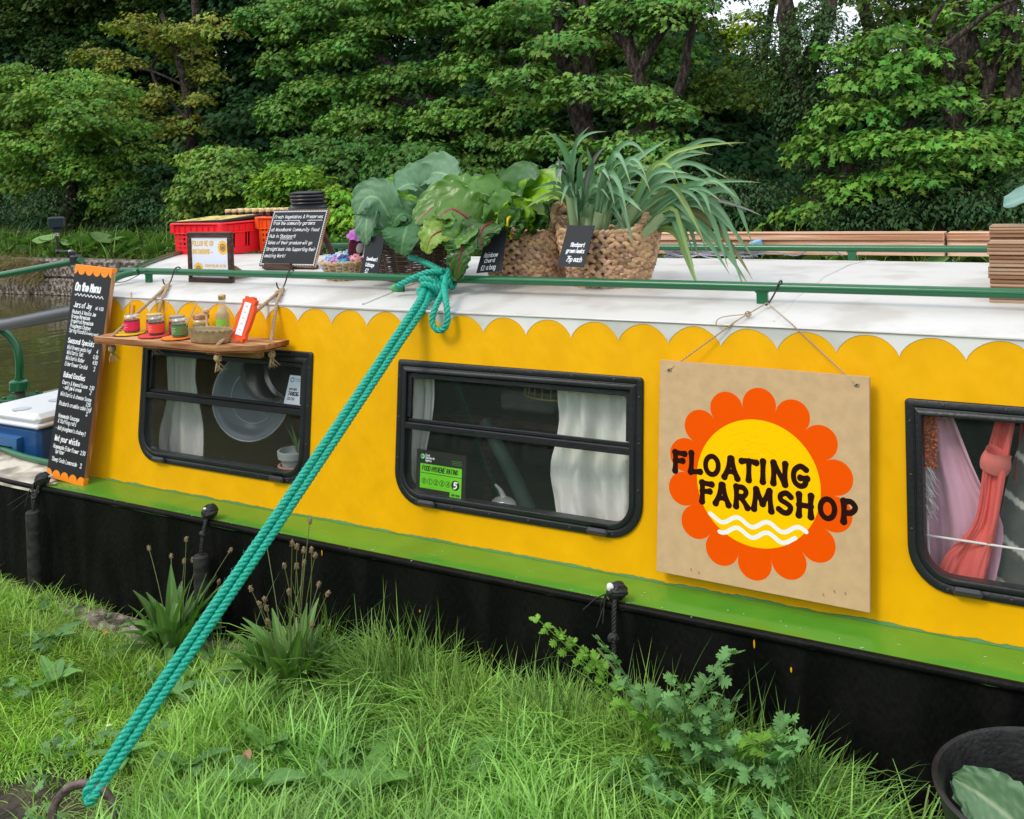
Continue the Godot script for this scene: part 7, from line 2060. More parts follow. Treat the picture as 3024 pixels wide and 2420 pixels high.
	for l in [["Jars of Joy", 52, 372, 50, 6.6, 0.62], ["all 4.50", 350, 372, 32, 3.8, 0.66], ["Rhubarb & Vanilla Jam", 44, 430, 36, 4.0, 0.62], ["Orange Marmalade", 42, 470, 36, 4.0, 0.6], ["Grapefruit Marmalade", 42, 512, 36, 4.0, 0.6], ["Ploughmans Chutney", 42, 554, 36, 4.0, 0.6], ["Spring Piccalilli", 38, 596, 38, 4.0, 0.6], ["(coming soon!)", 282, 594, 26, 3.0, 0.62],
		["Seasonal Specials", 42, 690, 48, 6.6, 0.62], ["Wild Greens pesto (vg)", 44, 744, 37, 4.0, 0.6], ["4", 440, 744, 38, 4.2, 0.8], ["Wild Garlic Salt", 48, 790, 37, 4.0, 0.6], ["6.50", 408, 790, 36, 4.2, 0.62], ["Wild Garlic Butter", 44, 838, 37, 4.0, 0.6], ["4.50", 408, 838, 36, 4.2, 0.62], ["Elderflower Cordial", 44, 890, 38, 4.0, 0.62], ["3", 430, 894, 44, 4.4, 0.8],
		["Baked Goodies", 46, 990, 50, 6.6, 0.62], ["Cherry & Almond Scone", 42, 1052, 38, 4.0, 0.6], ["2.50", 412, 1052, 36, 4.2, 0.62], ["- add jam & cream", 58, 1092, 36, 4.0, 0.6], ["2", 426, 1094, 38, 4.2, 0.8], ["Wild Garlic & cheese Scone", 40, 1154, 38, 4.0, 0.62], ["2.50", 396, 1196, 36, 4.2, 0.62], ["Rhubarb crumble cake (vg)", 40, 1236, 40, 4.0, 0.62], ["3", 410, 1280, 42, 4.4, 0.8],
		["Homemade Sausage", 52, 1340, 38, 4.0, 0.62], ["& Stuffing rolls", 56, 1386, 38, 4.0, 0.62], ["- Add ploughman's chutney", 36, 1444, 38, 4.0, 0.58], ["1", 432, 1450, 42, 4.4, 0.8], ["Wet your whistle", 44, 1540, 52, 6.6, 0.62], ["Homemade Elderflower", 42, 1606, 40, 4.0, 0.6], ["2.50", 410, 1606, 38, 4.2, 0.62], ["Spritzer", 76, 1644, 36, 4.0, 0.62], ["Steep Soda Lemonade", 44, 1714, 40, 4.0, 0.62], ["3", 424, 1718, 46, 4.6, 0.8]]:
		hand(P, l[0], Vector2(l[1], l[2]), l[3] * 0.86, l[4] * 0.62, wh, 0.0, 0.12, l[5] * 1.1)
	var pm := mat("menu_print", Color(1, 1, 1), 0.5); pm.albedo_texture = P.tex()
	var mf := MB.new(); mf.quad(Vector3(-W / 2, 0.001, 0.0008), Vector3(W / 2, 0.001, 0.0008), Vector3(W / 2, H, 0.0008), Vector3(-W / 2, H, 0.0008))
	part("menu_face", mf, pm, mb)
	var me := MB.new(); me.box(Vector3(W + 0.001, H, 0.022), Transform3D(Basis(), Vector3(0, H / 2 + 0.0005, -0.011)), 0.001)
	part("board", me, mats.pale_wood, mb)
	var oe := MB.new()
	oe.box(Vector3(W + 0.004, 0.034, 0.0225), Transform3D(Basis(), Vector3(0, 0.0175, -0.0116)), 0.001)
	oe.box(Vector3(W + 0.004, 0.02, 0.0225), Transform3D(Basis(), Vector3(0, H - 0.009, -0.0116)), 0.001)
	part("painted_end", oe, mat("menu_orange", Color(0.9, 0.26, 0.005), 0.5), mb)
	var ti := MB.new()
	ti.tube(smooth3([mb.transform * Vector3(W / 2, H - 0.06, -0.02), Vector3(-3.78, 1.24, -3.0), Vector3(-3.9, 1.262, -3.21), Vector3(-3.96, 1.24, -3.23)], 6), 0.002, 0.002, 5)
	tag(part("tie_wire", ti, mats.frame_black), "thin black wire tying the menu board to the handrail end", "wire")
	# hygiene rating sticker and licence paper behind the glass
	var hp := Paint.new(420, 320, Color(0.09, 0.085, 0.07))
	var lime := Color(0.45, 0.83, 0.06)
	hp.im.fill_rect(Rect2i(34, 96, 352, 170), lime); hp.im.fill_rect(Rect2i(290, 262, 96, 40), lime)
	hp.dot(Vector2(52, 46), 18, Color(0.55, 0.85, 0.6)); hp.dot(Vector2(46, 46), 9, Color(0.2, 0.5, 0.3))
	hand(hp, "Food", Vector2(76, 42), 14, 1.6, wh, 0, 0.0, 0.8); hand(hp, "Standards", Vector2(76, 60), 14, 1.6, wh, 0, 0.0, 0.8); hand(hp, "Agency", Vector2(76, 78), 14, 1.6, wh, 0, 0.0, 0.8)
	for i in 3: hp.im.fill_rect(Rect2i(300, 50 + i * 12, 84, 3), Color(0.3, 0.55, 0.2))
	var ink := Color(0.06, 0.12, 0.03)
	hand(hp, "FOOD HYGIENE RATING", Vector2(52, 142), 30, 3.0, ink, 0, 0.0, 0.71)
	hp.seg(Vector2(34, 160), Vector2(386, 160), 2, 2, ink)
	for i in 5:
		var q := Vector2(70 + i * 51, 216)
		hp.dot(q, 21, ink); hp.dot(q, 17.5, lime)
		hand(hp, str(i), q + Vector2(-6, 10), 20, 2.2, ink, 0, 0, 0.9)
	hp.dot(Vector2(336, 216), 34, Color(0.02, 0.03, 0.02))
	hand(hp, "5", Vector2(324, 236), 40, 5.0, Color(1, 1, 1), 0, 0, 0.9)
	hand(hp, "VERY GOOD", Vector2(306, 290), 12, 1.4, ink, 0, 0, 0.8)
	var hm := mat("hygiene_print", Color(1, 1, 1), 0.4); hm.albedo_texture = hp.tex()
	var st := thing("hygiene_sticker", "green and black food hygiene rating sticker showing five in the middle window", "sticker", cab * Transform3D(Basis(Vector3(0, 0, 1), -0.01), Vector3(-2.041, 0.226, -0.0075)))
	var sq := MB.new(); sq.quad(Vector3(-0.106, -0.08, 0), Vector3(0.106, -0.08, 0), Vector3(0.106, 0.08, 0), Vector3(-0.106, 0.08, 0))
	part("print", sq, hm, st)
	var lp := Paint.new(160, 220, Color(0.86, 0.88, 0.94))
	lp.dot(Vector2(36, 34), 20, Color(0.35, 0.6, 0.75)); lp.dot(Vector2(36, 34), 11, Color(0.85, 0.9, 0.95))
	for i in 2: lp.im.fill_rect(Rect2i(64, 24 + i * 14, 70, 5), Color(0.55, 0.62, 0.72))
	hand(lp, "SUNFLOWER", Vector2(22, 110), 13, 1.7, Color(0.25, 0.27, 0.32), 0, 0, 0.8)
	hand(lp, "74806", Vector2(24, 150), 26, 3.2, Color(0.12, 0.13, 0.16), 0, 0, 0.85)
	hand(lp, "03/26", Vector2(24, 184), 18, 2.0, Color(0.4, 0.42, 0.48), 0, 0, 0.8)
	var lm := mat("licence_print", Color(1, 1, 1), 0.5); lm.albedo_texture = lp.tex()
	var lt := thing("licence_paper", "white boat licence paper numbered 74806 in the left window", "paper", cab * Transform3D(Basis(), Vector3(-2.745, 0.465, -0.014)))
	var lq := MB.new(); lq.quad(Vector3(-0.058, -0.055, 0), Vector3(0.05, -0.055, 0), Vector3(0.05, 0.06, 0), Vector3(-0.03, 0.06, 0))
	part("print", lq, lm, lt)

# --- mooring rope, ring, fenders
func build_mooring() -> void:
	var rt := worn("teal_rope", Color(0.002, 0.47, 0.33), 0.5, noise_tex("fibre", 0.05, Color(0.62, 0.72, 0.72), Color(1, 1, 1), 6), 9.0, bump_tex("fine_bump", 0.12, 4.0), 0.5)
	var t := thing("mooring_rope", "doubled teal mooring rope from the ground ring up to a knot on the handrail", "rope")
	var ring_top := Vector3(-2.335, 0.088, -1.686)
	var edge := Vector3(-2.139, 1.188, -2.964)
	var kn := Vector3(-2.215, 1.236, -3.165)
	var d := (edge - ring_top).normalized()
	var side := d.cross(Vector3(-0.66, -0.3, -0.69)).normalized()
	for s in [-1.0, 1.0]:
		var b := MB.new()
		var off: Vector3 = side * s * 0.0128
		var pts := [ring_top + off * 0.8 - d * 0.015, ring_top + off + d * 0.12]
		for k in 8: pts.append(ring_top.lerp(edge, 0.15 + k * 0.105) + off + Vector3(0, -0.006 * sin(PI * k / 7.0), 0))
		pts.append(edge + off); pts.append(edge.lerp(kn, 0.45) + off * 0.8 + Vector3(0, 0.016, 0.0)); pts.append(kn + off * 0.5)
		rope(b, smooth3(pts, 10), 0.0132, 0.05, 3, 7)
		var fz := MB.new()      # loose fibres standing off the strands
		for k in 150:
			var c: Vector3 = ring_top.lerp(edge, rng.randf()) + off
			var o := d.rotated(side, rng.randf() * 0.2).cross(Vector3(rng.randfn(), rng.randfn(), rng.randfn())).normalized()
			fz.tube(PackedVector3Array([c + o * 0.012, c + o * rng.randf_range(0.015, 0.019) + d * rng.randf_range(-0.012, 0.012)]), 0.0006, 0.0003, 3, false)
		var leg := part("rope_leg", b, rt, t)
		tag(part("loose_fibres", fz, rt, leg), "", "", "", "stuff")
	var bt := MB.new()    # the bight round the ring
	rope(bt, smooth3([ring_top + side * 0.012 + d * 0.01, ring_top + side * 0.010 - d * 0.026 + Vector3(0, 0, -0.012), ring_top - d * 0.036 - Vector3(0, 0, 0.012), ring_top - side * 0.010 - d * 0.026 + Vector3(0, 0, 0.0), ring_top - side * 0.012 + d * 0.01], 8), 0.0145, 0.062, 3, 7)
	part("bight", bt, rt, t)
	var kb := MB.new()    # turns round the rail and the hitch below it
	for k in 3:
		var x := -2.235 + 0.028 * k
		var pts := []
		for i in 11:
			var a := TAU * i / 10.0
			pts.append(Vector3(x + 0.012 * sin(a) + 0.002 * i, 1.257 + 0.031 * cos(a), -3.22 + 0.031 * sin(a)))
		rope(kb, smooth3(pts, 5), 0.0125, 0.055, 3, 6)
	for k in 2:
		var c := kn.lerp(edge, 0.12 + 0.28 * k) + Vector3(-0.01 + 0.02 * k, 0.014, 0.01)
		var pts := []
		for i in 11:
			var a := TAU * i / 10.0
			pts.append(c + side * 0.036 * cos(a) + d.cross(side) * 0.030 * sin(a) + d * 0.006 * i / 5.0)
		rope(kb, smooth3(pts, 5), 0.0125, 0.055, 3, 6)
	rope(kb, smooth3([Vector3(-2.24, 1.235, -3.19), Vector3(-2.19, 1.215, -3.165), Vector3(-2.16, 1.225, -3.13), Vector3(-2.2, 1.25, -3.12), Vector3(-2.25, 1.225, -3.12), Vector3(-2.23, 1.205, -3.1)], 6), 0.0135, 0.058, 3, 6)
	rope(kb, smooth3([Vector3(-2.21, 1.245, -3.2), Vector3(-2.175, 1.228, -3.14), Vector3(-2.165, 1.208, -3.08), Vector3(-2.175, 1.185, -3.03)], 6), 0.0135, 0.058, 3, 6)
	part("knot", kb, rt, t)
	var tb := MB.new()
	rope(tb, smooth3(Array(BIG_ROPE_TAIL), 8), 0.0125, 0.055, 3, 6)
	var tail := part("tail", tb, rt, t)
	var e := BIG_ROPE_TAIL[3]
	var eb := MB.new(); eb.tube(PackedVector3Array([e + (BIG_ROPE_TAIL[2] - e).normalized() * 0.02, e - (BIG_ROPE_TAIL[2] - e).normalized() * 0.004]), 0.0145, 0.0145, 12)
	part("taped_end", eb, mat("tape_green", Color(0.07, 0.32, 0.1), 0.4), tail)
	var bk := MB.new(); rope(bk, smooth3(Array(ROPE_BACK), 8), 0.0125, 0.055, 3, 6)
	part("back_strand", bk, rt, t)
	var lb := MB.new(); rope(lb, smooth3(Array(ROPE_LOOP), 8), 0.0115, 0.052, 3, 6)
	part("hanging_loop", lb, rt, t)
	var rg := thing("mooring_ring", "rusty iron mooring ring in the bank at the lower left corner", "ring")
	var rb := MB.new()
	var pts := PackedVector3Array()
	var c := Vector3(-2.352, 0.022, -1.662)
	var u := Vector3(0.87, -0.05, -0.45).normalized()
	var w := Vector3(-0.1, 1.0, -0.25).normalized()
	for i in 41: pts.append(c + u * cos(TAU * i / 40) * 0.083 + w * sin(TAU * i / 40) * 0.078)
	rb.tube(pts, 0.0115, 0.0115, 12, false)
	part("iron_ring", rb, mats.rusty_iron, rg)
	var pin := MB.new(); pin.tube(PackedVector3Array([c + Vector3(0, -0.09, 0), c + Vector3(0.0, -0.06, 0)]), 0.02, 0.02, 10)
	part("staple", pin, mats.rusty_iron, rg)
	# fenders
	var bt2 := worn("fender_rubber", Color(0.03, 0.029, 0.028), 0.7, tex["dirt_mottle"], 5.0)
	var cordm := mat("black_cord", Color(0.014, 0.014, 0.014), 0.6)
	for q in [[-4.012, 0.28, -0.07, "leftmost black tube fender hanging by the menu board", 1], [-2.985, 0.255, -0.12, "middle black tube fender hanging above the left plantain", 2], [-1.275, 0.13, -0.2, "rightmost black tube fender, half hidden by the celery-leaved plant", 3]]:
		var f := thing("fender", q[3], "fender", Transform3D(), "rubber fenders along the hull")
		var x: float = q[0]
		var fb := MB.new()
		fb.lathe([Vector2(0.0, q[2]), Vector2(0.025, q[2]), Vector2(0.029, q[2] + 0.005), Vector2(0.029, q[1] - 0.004), Vector2(0.025, q[1]), Vector2(0.012, q[1] + 0.002), Vector2(0.0, q[1])], Transform3D(Basis(), Vector3(x, 0, -2.652)), 20)
		part("tube", fb, bt2, f)
		var cb := MB.new()
		rope(cb, smooth3([Vector3(x, q[1] - 0.005, -2.652), Vector3(x + 0.004, lerpf(q[1], GY, 0.5), -2.66), Vector3(x + 0.002, GY - 0.01, -2.678), Vector3(x, GY + 0.02, -2.70)], 8), 0.0075, 0.036, 3, 5)
		knot(cb, Vector3(x + 0.002, lerpf(q[1], GY, 0.62), -2.663), 0.011, 0.006, 3, q[4])
		part("lanyard", cb, cordm, f)
		var kb2 := MB.new()
		knot(kb2, Vector3(x, GY + 0.028, -2.705), 0.027, 0.0065, 14, q[4] + 20, 0.85)
		knot(kb2, Vector3(x + 0.004, GY + 0.035, -2.71), 0.018, 0.005, 9, q[4] + 30)
		if q[4] != 2: fray(kb2, Vector3(x - 0.03, GY + 0.02, -2.69), 16 if q[4] == 1 else 7, 0.12 if q[4] == 1 else 0.08, 0.0022, q[4])
		part("knot", kb2, cordm, f)
		if q[4] > 1:
			var wb := MB.new(); wb.blob(Transform3D(Basis.from_scale(Vector3(0.012, 0.014, 0.008) if q[4] == 3 else Vector3(0.011, 0.005, 0.008)), Vector3(x - 0.012 * (q[4] - 2), GY + 0.045, -2.685)), 10, 6)
			part("white_tape", wb, mats.white_plain, f)
	# pale wooden wedge by the leftmost knot
	var wg := MB.new(); wg.box(Vector3(0.09, 0.006, 0.02), xf(Vector3(-4.01, GY + 0.036, -2.735), -0.4, 0, 0.1), 0.002); wg.box(Vector3(0.07, 0.006, 0.018), xf(Vector3(-3.99, GY + 0.006, -2.725), 0.3), 0.002)
	tag(part("wooden_wedge", wg, mats.cream_paint), "small cream wooden wedge between the menu board's foot and the fender knot", "wedge")

# --- what can be seen through the windows
func cloth(called: String, label: String, category: String, left: Array, right: Array, z0: float, folds: float, depth: float, col: Color, key: String, seed_: int, stripe := Color(0, 0, 0, 0), n := 44) -> MeshInstance3D:
	# a hanging cloth between a left and a right edge (points top to bottom), gathered into folds; soft double layer
	var nz := FastNoiseLite.new(); nz.seed = seed_; nz.frequency = 1.0
	var fine := 26 if stripe.a > 0.0 else 7
	var l := smooth3(left, fine); var r := smooth3(right, fine)
	var b := MB.new()
	for layer in 2:
		var rows := []; var cols := []
		for i in l.size():
			var t := float(i) / (l.size() - 1)
			var rp := r[mini(int(round(t * (r.size() - 1))), r.size() - 1)]
			var row := PackedVector3Array(); var rc := PackedColorArray()
			for j in n + 1:
				var u := float(j) / n
				var p := l[i].lerp(rp, u)
				var a := u * folds * TAU + 1.6 * nz.get_noise_2d(u * 2.0, t * 1.3) + seed_
				p.z = z0 + p.z + depth * (0.7 * sin(a) + 0.5 * sin(a * 0.53 + t * 1.5)) + depth * 0.4 * nz.get_noise_2d(u * 6.0, t * 4.0) - 0.003 * layer
				row.append(p)
				var c := col * (1.0 + 0.10 * nz.get_noise_2d(u * 30, t * 40))
				c.a = 1.0
				if stripe.a > 0.0 and fposmod((l[i].lerp(rp, u).x * 0.8 + p.y) * 7.5, 1.0) < 0.15: c = stripe
				rc.append(c)
			rows.append(row); cols.append(rc)
		if layer == 1: rows.reverse(); cols.reverse()
		b.grid(rows, false, cols)
	var m := leafy(key, 0.9, Color(0.3, 0.3, 0.28), 0.2)
	return tag(part(called, b, m), label, category) as MeshInstance3D

func build_interior() -> void:
	var boat := get_node("narrowboat")
	var ib := MB.new()
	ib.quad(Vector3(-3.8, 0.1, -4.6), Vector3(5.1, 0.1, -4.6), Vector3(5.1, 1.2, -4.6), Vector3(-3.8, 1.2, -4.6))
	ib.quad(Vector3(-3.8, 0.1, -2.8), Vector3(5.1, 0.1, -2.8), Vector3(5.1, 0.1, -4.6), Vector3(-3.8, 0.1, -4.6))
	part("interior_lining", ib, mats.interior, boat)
	for k in 3:   # window boards inside
		var sb := MB.new(); sb.box(Vector3(0.95, 0.018, 0.16), xf(Vector3((WIN[k][0] + WIN[k][1]) / 2, 0.463, -2.985)), 0.004)
		part("window_board", sb, mats.dark_wood, boat)
	var lin := Color(0.86, 0.87, 0.82)
	cloth("curtain", "thin grey-white curtain at the left of the left window", "curtain", [Vector3(-3.56, 1.0, 0), Vector3(-3.57, 0.75, 0), Vector3(-3.63, 0.6, 0), Vector3(-3.64, 0.47, 0)], [Vector3(-3.38, 1.0, 0), Vector3(-3.40, 0.8, 0), Vector3(-3.36, 0.62, 0), Vector3(-3.37, 0.47, 0)], -3.03, 3.0, 0.013, lin * 0.75, "curtain_linen", 3)
	cloth("curtain", "narrow gathered curtain at the left of the middle window, behind the green sticker", "curtain", [Vector3(-2.27, 1.0, 0), Vector3(-2.27, 0.7, 0), Vector3(-2.27, 0.47, 0)], [Vector3(-2.12, 1.0, 0), Vector3(-2.14, 0.78, 0), Vector3(-2.19, 0.6, 0), Vector3(-2.2, 0.47, 0)], -3.03, 3.0, 0.015, lin, "curtain_linen", 8)
	cloth("curtain", "wide white curtain in deep folds at the right of the middle window", "curtain", [Vector3(-1.63, 1.0, 0), Vector3(-1.63, 0.8, 0), Vector3(-1.67, 0.63, 0), Vector3(-1.66, 0.47, 0)], [Vector3(-1.31, 1.0, 0), Vector3(-1.30, 0.7, 0), Vector3(-1.30, 0.47, 0)], -3.03, 4.2, 0.021, lin, "curtain_linen", 5)
	# pans hanging in the left window
	var enam := mat("enamel_grey", Color(0.16, 0.19, 0.22), 0.3)
	var pan := thing("enamel_basin", "pale enamel basin hanging upright inside the left window", "basin", Transform3D(Basis.from_euler(Vector3(1.35, 0.25, 0)), Vector3(-3.17, 0.74, -3.13)))
	var pb := MB.new(); pb.lathe([Vector2(0.0, -0.04), Vector2(0.11, -0.04), Vector2(0.16, -0.004), Vector2(0.185, 0.0), Vector2(0.188, 0.006), Vector2(0.18, 0.008), Vector2(0.155, 0.004), Vector2(0.115, -0.03), Vector2(0.0, -0.032)], Transform3D(), 40)
	part("basin_wall", pb, enam, pan)
	var rimb := MB.new()
	var rp := PackedVector3Array()
	for k in 41: rp.append(Vector3(cos(TAU * k / 40) * 0.187, 0.006, sin(TAU * k / 40) * 0.187))
	rimb.tube(rp, 0.004, 0.004, 6, false)
	rp = PackedVector3Array()
	for k in 41: rp.append(Vector3(cos(TAU * k / 40) * 0.114, -0.028, sin(TAU * k / 40) * 0.114))
	rimb.tube(rp, 0.003, 0.003, 6, false)
	part("rim", rimb, mat("enamel_edge", Color(0.45, 0.48, 0.5), 0.3), pan)
	for q in [[Vector3(-3.02, 0.86, -3.10), 0.12, "steel saucepan hanging in front of the basin in the left window"], [Vector3(-2.90, 0.88, -3.14), 0.14, "second steel pan hanging behind the first saucepan in the left window"]]:
		var sp := thing("saucepan", q[2], "pan", Transform3D(Basis.from_euler(Vector3(1.1, 0.2, -0.75)), q[0]))
		var s1 := MB.new(); s1.lathe([Vector2(0.0, -0.05), Vector2(q[1] * 0.94, -0.05), Vector2(q[1], -0.04), Vector2(q[1], 0.05), Vector2(q[1] + 0.006, 0.055), Vector2(q[1] - 0.004, 0.05), Vector2(q[1] - 0.004, -0.04), Vector2(0, -0.045)], Transform3D(), 36)
		part("pan_wall", s1, mat("pan_steel", Color(0.35, 0.34, 0.32), 0.22, 0.9), sp)
		var s2 := MB.new(); s2.box(Vector3(0.02, 0.012, 0.16), xf(Vector3(0, 0.03, -q[1] - 0.08)), 0.004)
		part("handle", s2, mats.black_rubber, sp)
	# pots on the left window board
	var gp := thing("plant_pot", "grey plant pot set in a terracotta pot in the right corner of the left window", "pot", Transform3D(Basis(), Vector3(-2.80, 0.4725, -2.985)))
	var terr := MB.new(); terr.lathe([Vector2(0, 0), Vector2(0.05, 0), Vector2(0.055, 0.03), Vector2(0.066, 0.032), Vector2(0.068, 0.058), Vector2(0.06, 0.06), Vector2(0.05, 0.04), Vector2(0, 0.04)], Transform3D(), 26)
	part("terracotta_pot", terr, mat("terracotta", Color(0.42, 0.19, 0.11), 0.85), gp)
	var gr := MB.new(); gr.lathe([Vector2(0, 0.05), Vector2(0.048, 0.05), Vector2(0.055, 0.085), Vector2(0.066, 0.088), Vector2(0.068, 0.115), Vector2(0.06, 0.117), Vector2(0.055, 0.095), Vector2(0, 0.095)], Transform3D(), 26)
	part("grey_pot", gr, mat("pot_grey", Color(0.3, 0.33, 0.34), 0.6), gp)
	for k in 7:
		var lb := MB.new()
		var g := RandomNumberGenerator.new(); g.seed = k
		blade(lb, Vector3(0.02, 0.09, 0), g.randf() * TAU, g.randf_range(0.09, 0.16), 0.1, g.randf_range(0.4, 1.4), 0.012, Color(0.12, 0.22, 0.08), Color(0.2, 0.3, 0.12), 6)
		part("leaf", lb, leafy("pot_leaf", 0.5), gp)
	# middle window: table edge, clear boxes, wicker lamp, green prop, bag
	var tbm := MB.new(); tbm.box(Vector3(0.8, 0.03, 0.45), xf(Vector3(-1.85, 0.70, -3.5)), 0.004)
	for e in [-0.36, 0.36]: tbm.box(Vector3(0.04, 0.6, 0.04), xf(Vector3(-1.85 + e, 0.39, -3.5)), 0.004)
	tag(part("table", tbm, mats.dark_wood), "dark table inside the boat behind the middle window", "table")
	var clear := mat("clear_plastic", Color(0.9, 0.95, 0.95), 0.05)
	clear.transparency = BaseMaterial3D.TRANSPARENCY_ALPHA; clear.albedo_color.a = 0.16
	for q in [[Vector3(-1.93, 0.77, -3.42), "clear plastic food box on the table behind the middle window"], [Vector3(-1.72, 0.76, -3.5), "second clear food box beside the first behind the middle window"]]:
		var cb := MB.new(); cb.box(Vector3(0.24, 0.075, 0.16), xf(q[0]), 0.012)
		tag(part("food_box", cb, clear), q[1], "box")
	var lampb := thing("wicker_shade", "hanging domed shade of open wicker slats in the middle window", "shade", Transform3D(Basis(), Vector3(-1.69, 0.95, -3.22)))
	for k in 26:
		var a := TAU * k / 26
		var sb := MB.new()
		var pts := []
		for i in 7:
			var v := i / 6.0 * PI / 2
			pts.append(Vector3(cos(a) * sin(v) * 0.15, -0.09 + cos(v) * 0.12, sin(a) * sin(v) * 0.15))
		sb.tube(smooth3(pts, 2), 0.003, 0.003, 4)
		part("slat", sb, mat("wicker_olive", Color(0.3, 0.24, 0.07), 0.7), lampb)
	for v in [0.5, 0.9, 1.25, 1.57]:
		var hb := MB.new()
		var hp := PackedVector3Array()
		for k in 31: hp.append(Vector3(cos(TAU * k / 30) * sin(v) * 0.152, -0.09 + cos(v) * 0.12, sin(TAU * k / 30) * sin(v) * 0.152))
		hb.tube(hp, 0.004, 0.004, 5, false)
		part("hoop", hb, mats.wicker_olive, lampb)
	var kb := thing("glass_bowl", "dark glass bowl hanging beside the wicker shade in the middle window", "bowl", Transform3D(Basis(), Vector3(-1.98, 0.93, -3.25)))
	var gb := MB.new(); gb.lathe([Vector2(0.0, -0.09), Vector2(0.05, -0.085), Vector2(0.085, -0.05), Vector2(0.09, 0.0), Vector2(0.06, 0.05), Vector2(0.045, 0.06)], Transform3D(), 26)
	part("bowl_wall", gb, mat("dark_glass", Color(0.012, 0.02, 0.018), 0.05), kb)
	var pr := MB.new(); pr.tube(smooth3([Vector3(-1.98, 0.75, -3.12), Vector3(-1.9, 0.64, -3.10), Vector3(-1.83, 0.55, -3.08), Vector3(-1.78, 0.46, -3.07)], 5), 0.024, 0.03, 10)
	tag(part("green_cushion_roll", pr, mat("deep_green", Color(0.008, 0.03, 0.024), 0.8)), "dark green roll slanting across the lower middle window", "cushion")
	var bg := MB.new()
	bg.blob(Transform3D(Basis.from_scale(Vector3(0.05, 0.03, 0.035)), Vector3(-1.83, 0.50, -2.985)), 14, 8)
	bg.tube(smooth3([Vector3(-1.83, 0.525, -2.985), Vector3(-1.842, 0.55, -2.985), Vector3(-1.86, 0.57, -2.98)], 4), 0.012, 0.004, 8)
	tag(part("clear_bag", bg, clear), "small twisted clear plastic bag on the middle window's board", "bag")
	# clothes in the right window
	cloth("pink_cardigan", "fluffy lilac-pink knitted cardigan hanging in the right window", "clothing", [Vector3(-0.44, 1.0, 0), Vector3(-0.45, 0.75, 0), Vector3(-0.46, 0.47, 0)], [Vector3(-0.385, 1.0, 0), Vector3(-0.31, 0.78, 0), Vector3(-0.25, 0.65, 0), Vector3(-0.28, 0.47, 0)], -3.02, 1.6, 0.018, Color(0.85, 0.5, 0.66), "wool_pink", 4)
	cloth("coral_jumper", "coral roll-neck jumper twisted across the right window", "clothing", [Vector3(-0.245, 0.985, 0.02), Vector3(-0.29, 0.82, 0.02), Vector3(-0.32, 0.66, 0.03), Vector3(-0.40, 0.55, 0.03), Vector3(-0.44, 0.46, 0.03)], [Vector3(-0.2, 0.985, 0.02), Vector3(-0.232, 0.82, 0.02), Vector3(-0.262, 0.66, 0.03), Vector3(-0.285, 0.56, 0.03), Vector3(-0.31, 0.46, 0.03)], -3.01, 1.3, 0.016, Color(0.88, 0.17, 0.155), "wool_coral", 7)
	var nb := MB.new()   # ribbed collar
	var nr := []
	var cx := Transform3D(Basis(Vector3(0, 0, 1), -0.28) * Basis(Vector3(1, 0, 0), 0.35), Vector3(-0.268, 0.80, -2.995))
	for i in 9:
		var row := PackedVector3Array()
		for k in 60:
			var a := -TAU * k / 60
			var rad := (1.0 + 0.05 * (1 if k % 2 else -1)) * (0.85 + 0.12 * sin(i * 0.5) + (0.08 if i == 8 else 0.0))
			row.append(cx * Vector3(cos(a) * 0.038 * rad, i * 0.0085 + 0.006 * sin(a * 2.0) * i / 8.0, sin(a) * 0.02 * rad))
		nr.append(row)
	nb.grid(nr, true)
	tag(part("jumper_collar", nb, mat("coral_rib", Color(0.88, 0.22, 0.2), 0.9)), "ribbed roll-neck collar standing open on the coral jumper", "collar")
	cloth("striped_scarf", "red and blush ribbed scarf behind the coral jumper", "clothing", [Vector3(-0.19, 0.99, 0), Vector3(-0.215, 0.8, 0), Vector3(-0.235, 0.62, 0)], [Vector3(-0.10, 0.99, 0), Vector3(-0.17, 0.8, 0), Vector3(-0.2, 0.62, 0)], -3.035, 1.0, 0.01, Color(0.55, 0.03, 0.05), "wool_red", 2, Color(0.75, 0.5, 0.46))
	cloth("grey_blanket", "charcoal wool blanket with thin white stripes at the picture's right edge", "blanket", [Vector3(-0.155, 1.0, 0), Vector3(-0.222, 0.82, 0), Vector3(-0.268, 0.64, 0), Vector3(-0.325, 0.46, 0)], [Vector3(0.35, 1.0, 0), Vector3(0.35, 0.7, 0), Vector3(0.35, 0.46, 0)], -3.02, 1.5, 0.012, Color(0.12, 0.125, 0.125), "wool_grey", 6, Color(0.62, 0.62, 0.58), 90)
	var ok := MB.new()
	var g := RandomNumberGenerator.new(); g.seed = 3
	for i in 240:
		var y := g.randf_range(0.79, 0.95)
		var c := Vector3(-0.43 + g.randf_range(-0.03, 0.026) * (0.7 + (y - 0.79) * 2.0), y, -2.985 + g.randf_range(-0.012, 0.012))
		var ax := Vector3(g.randfn(), g.randfn(), g.randfn()).normalized()
		ok.blob(Transform3D(Basis(ax, g.randf() * 3) * Basis.from_scale(Vector3(0.008, 0.003, 0.004)), c), 5, 3)
	tag(part("orange_boucle_scarf", ok, mat("boucle_orange", Color(0.65, 0.16, 0.05), 0.9)), "curly rust-orange scarf end at the top left of the right window", "clothing")
	var wf := MB.new()
	for i in 150:
		var p := Vector3(-0.455 + g.randf_range(-0.012, 0.022), g.randf_range(0.68, 0.82), -2.985 + g.randf_range(-0.008, 0.008))
		wf.tube(PackedVector3Array([p, p + Vector3(g.randf_range(0.0, 0.03), -0.035, g.randf_range(0, 0.012))]), 0.0018, 0.0008, 3, false)
	tag(part("white_fringe", wf, mats.white_plain), "shaggy white fringe below the rust-orange scarf", "clothing")
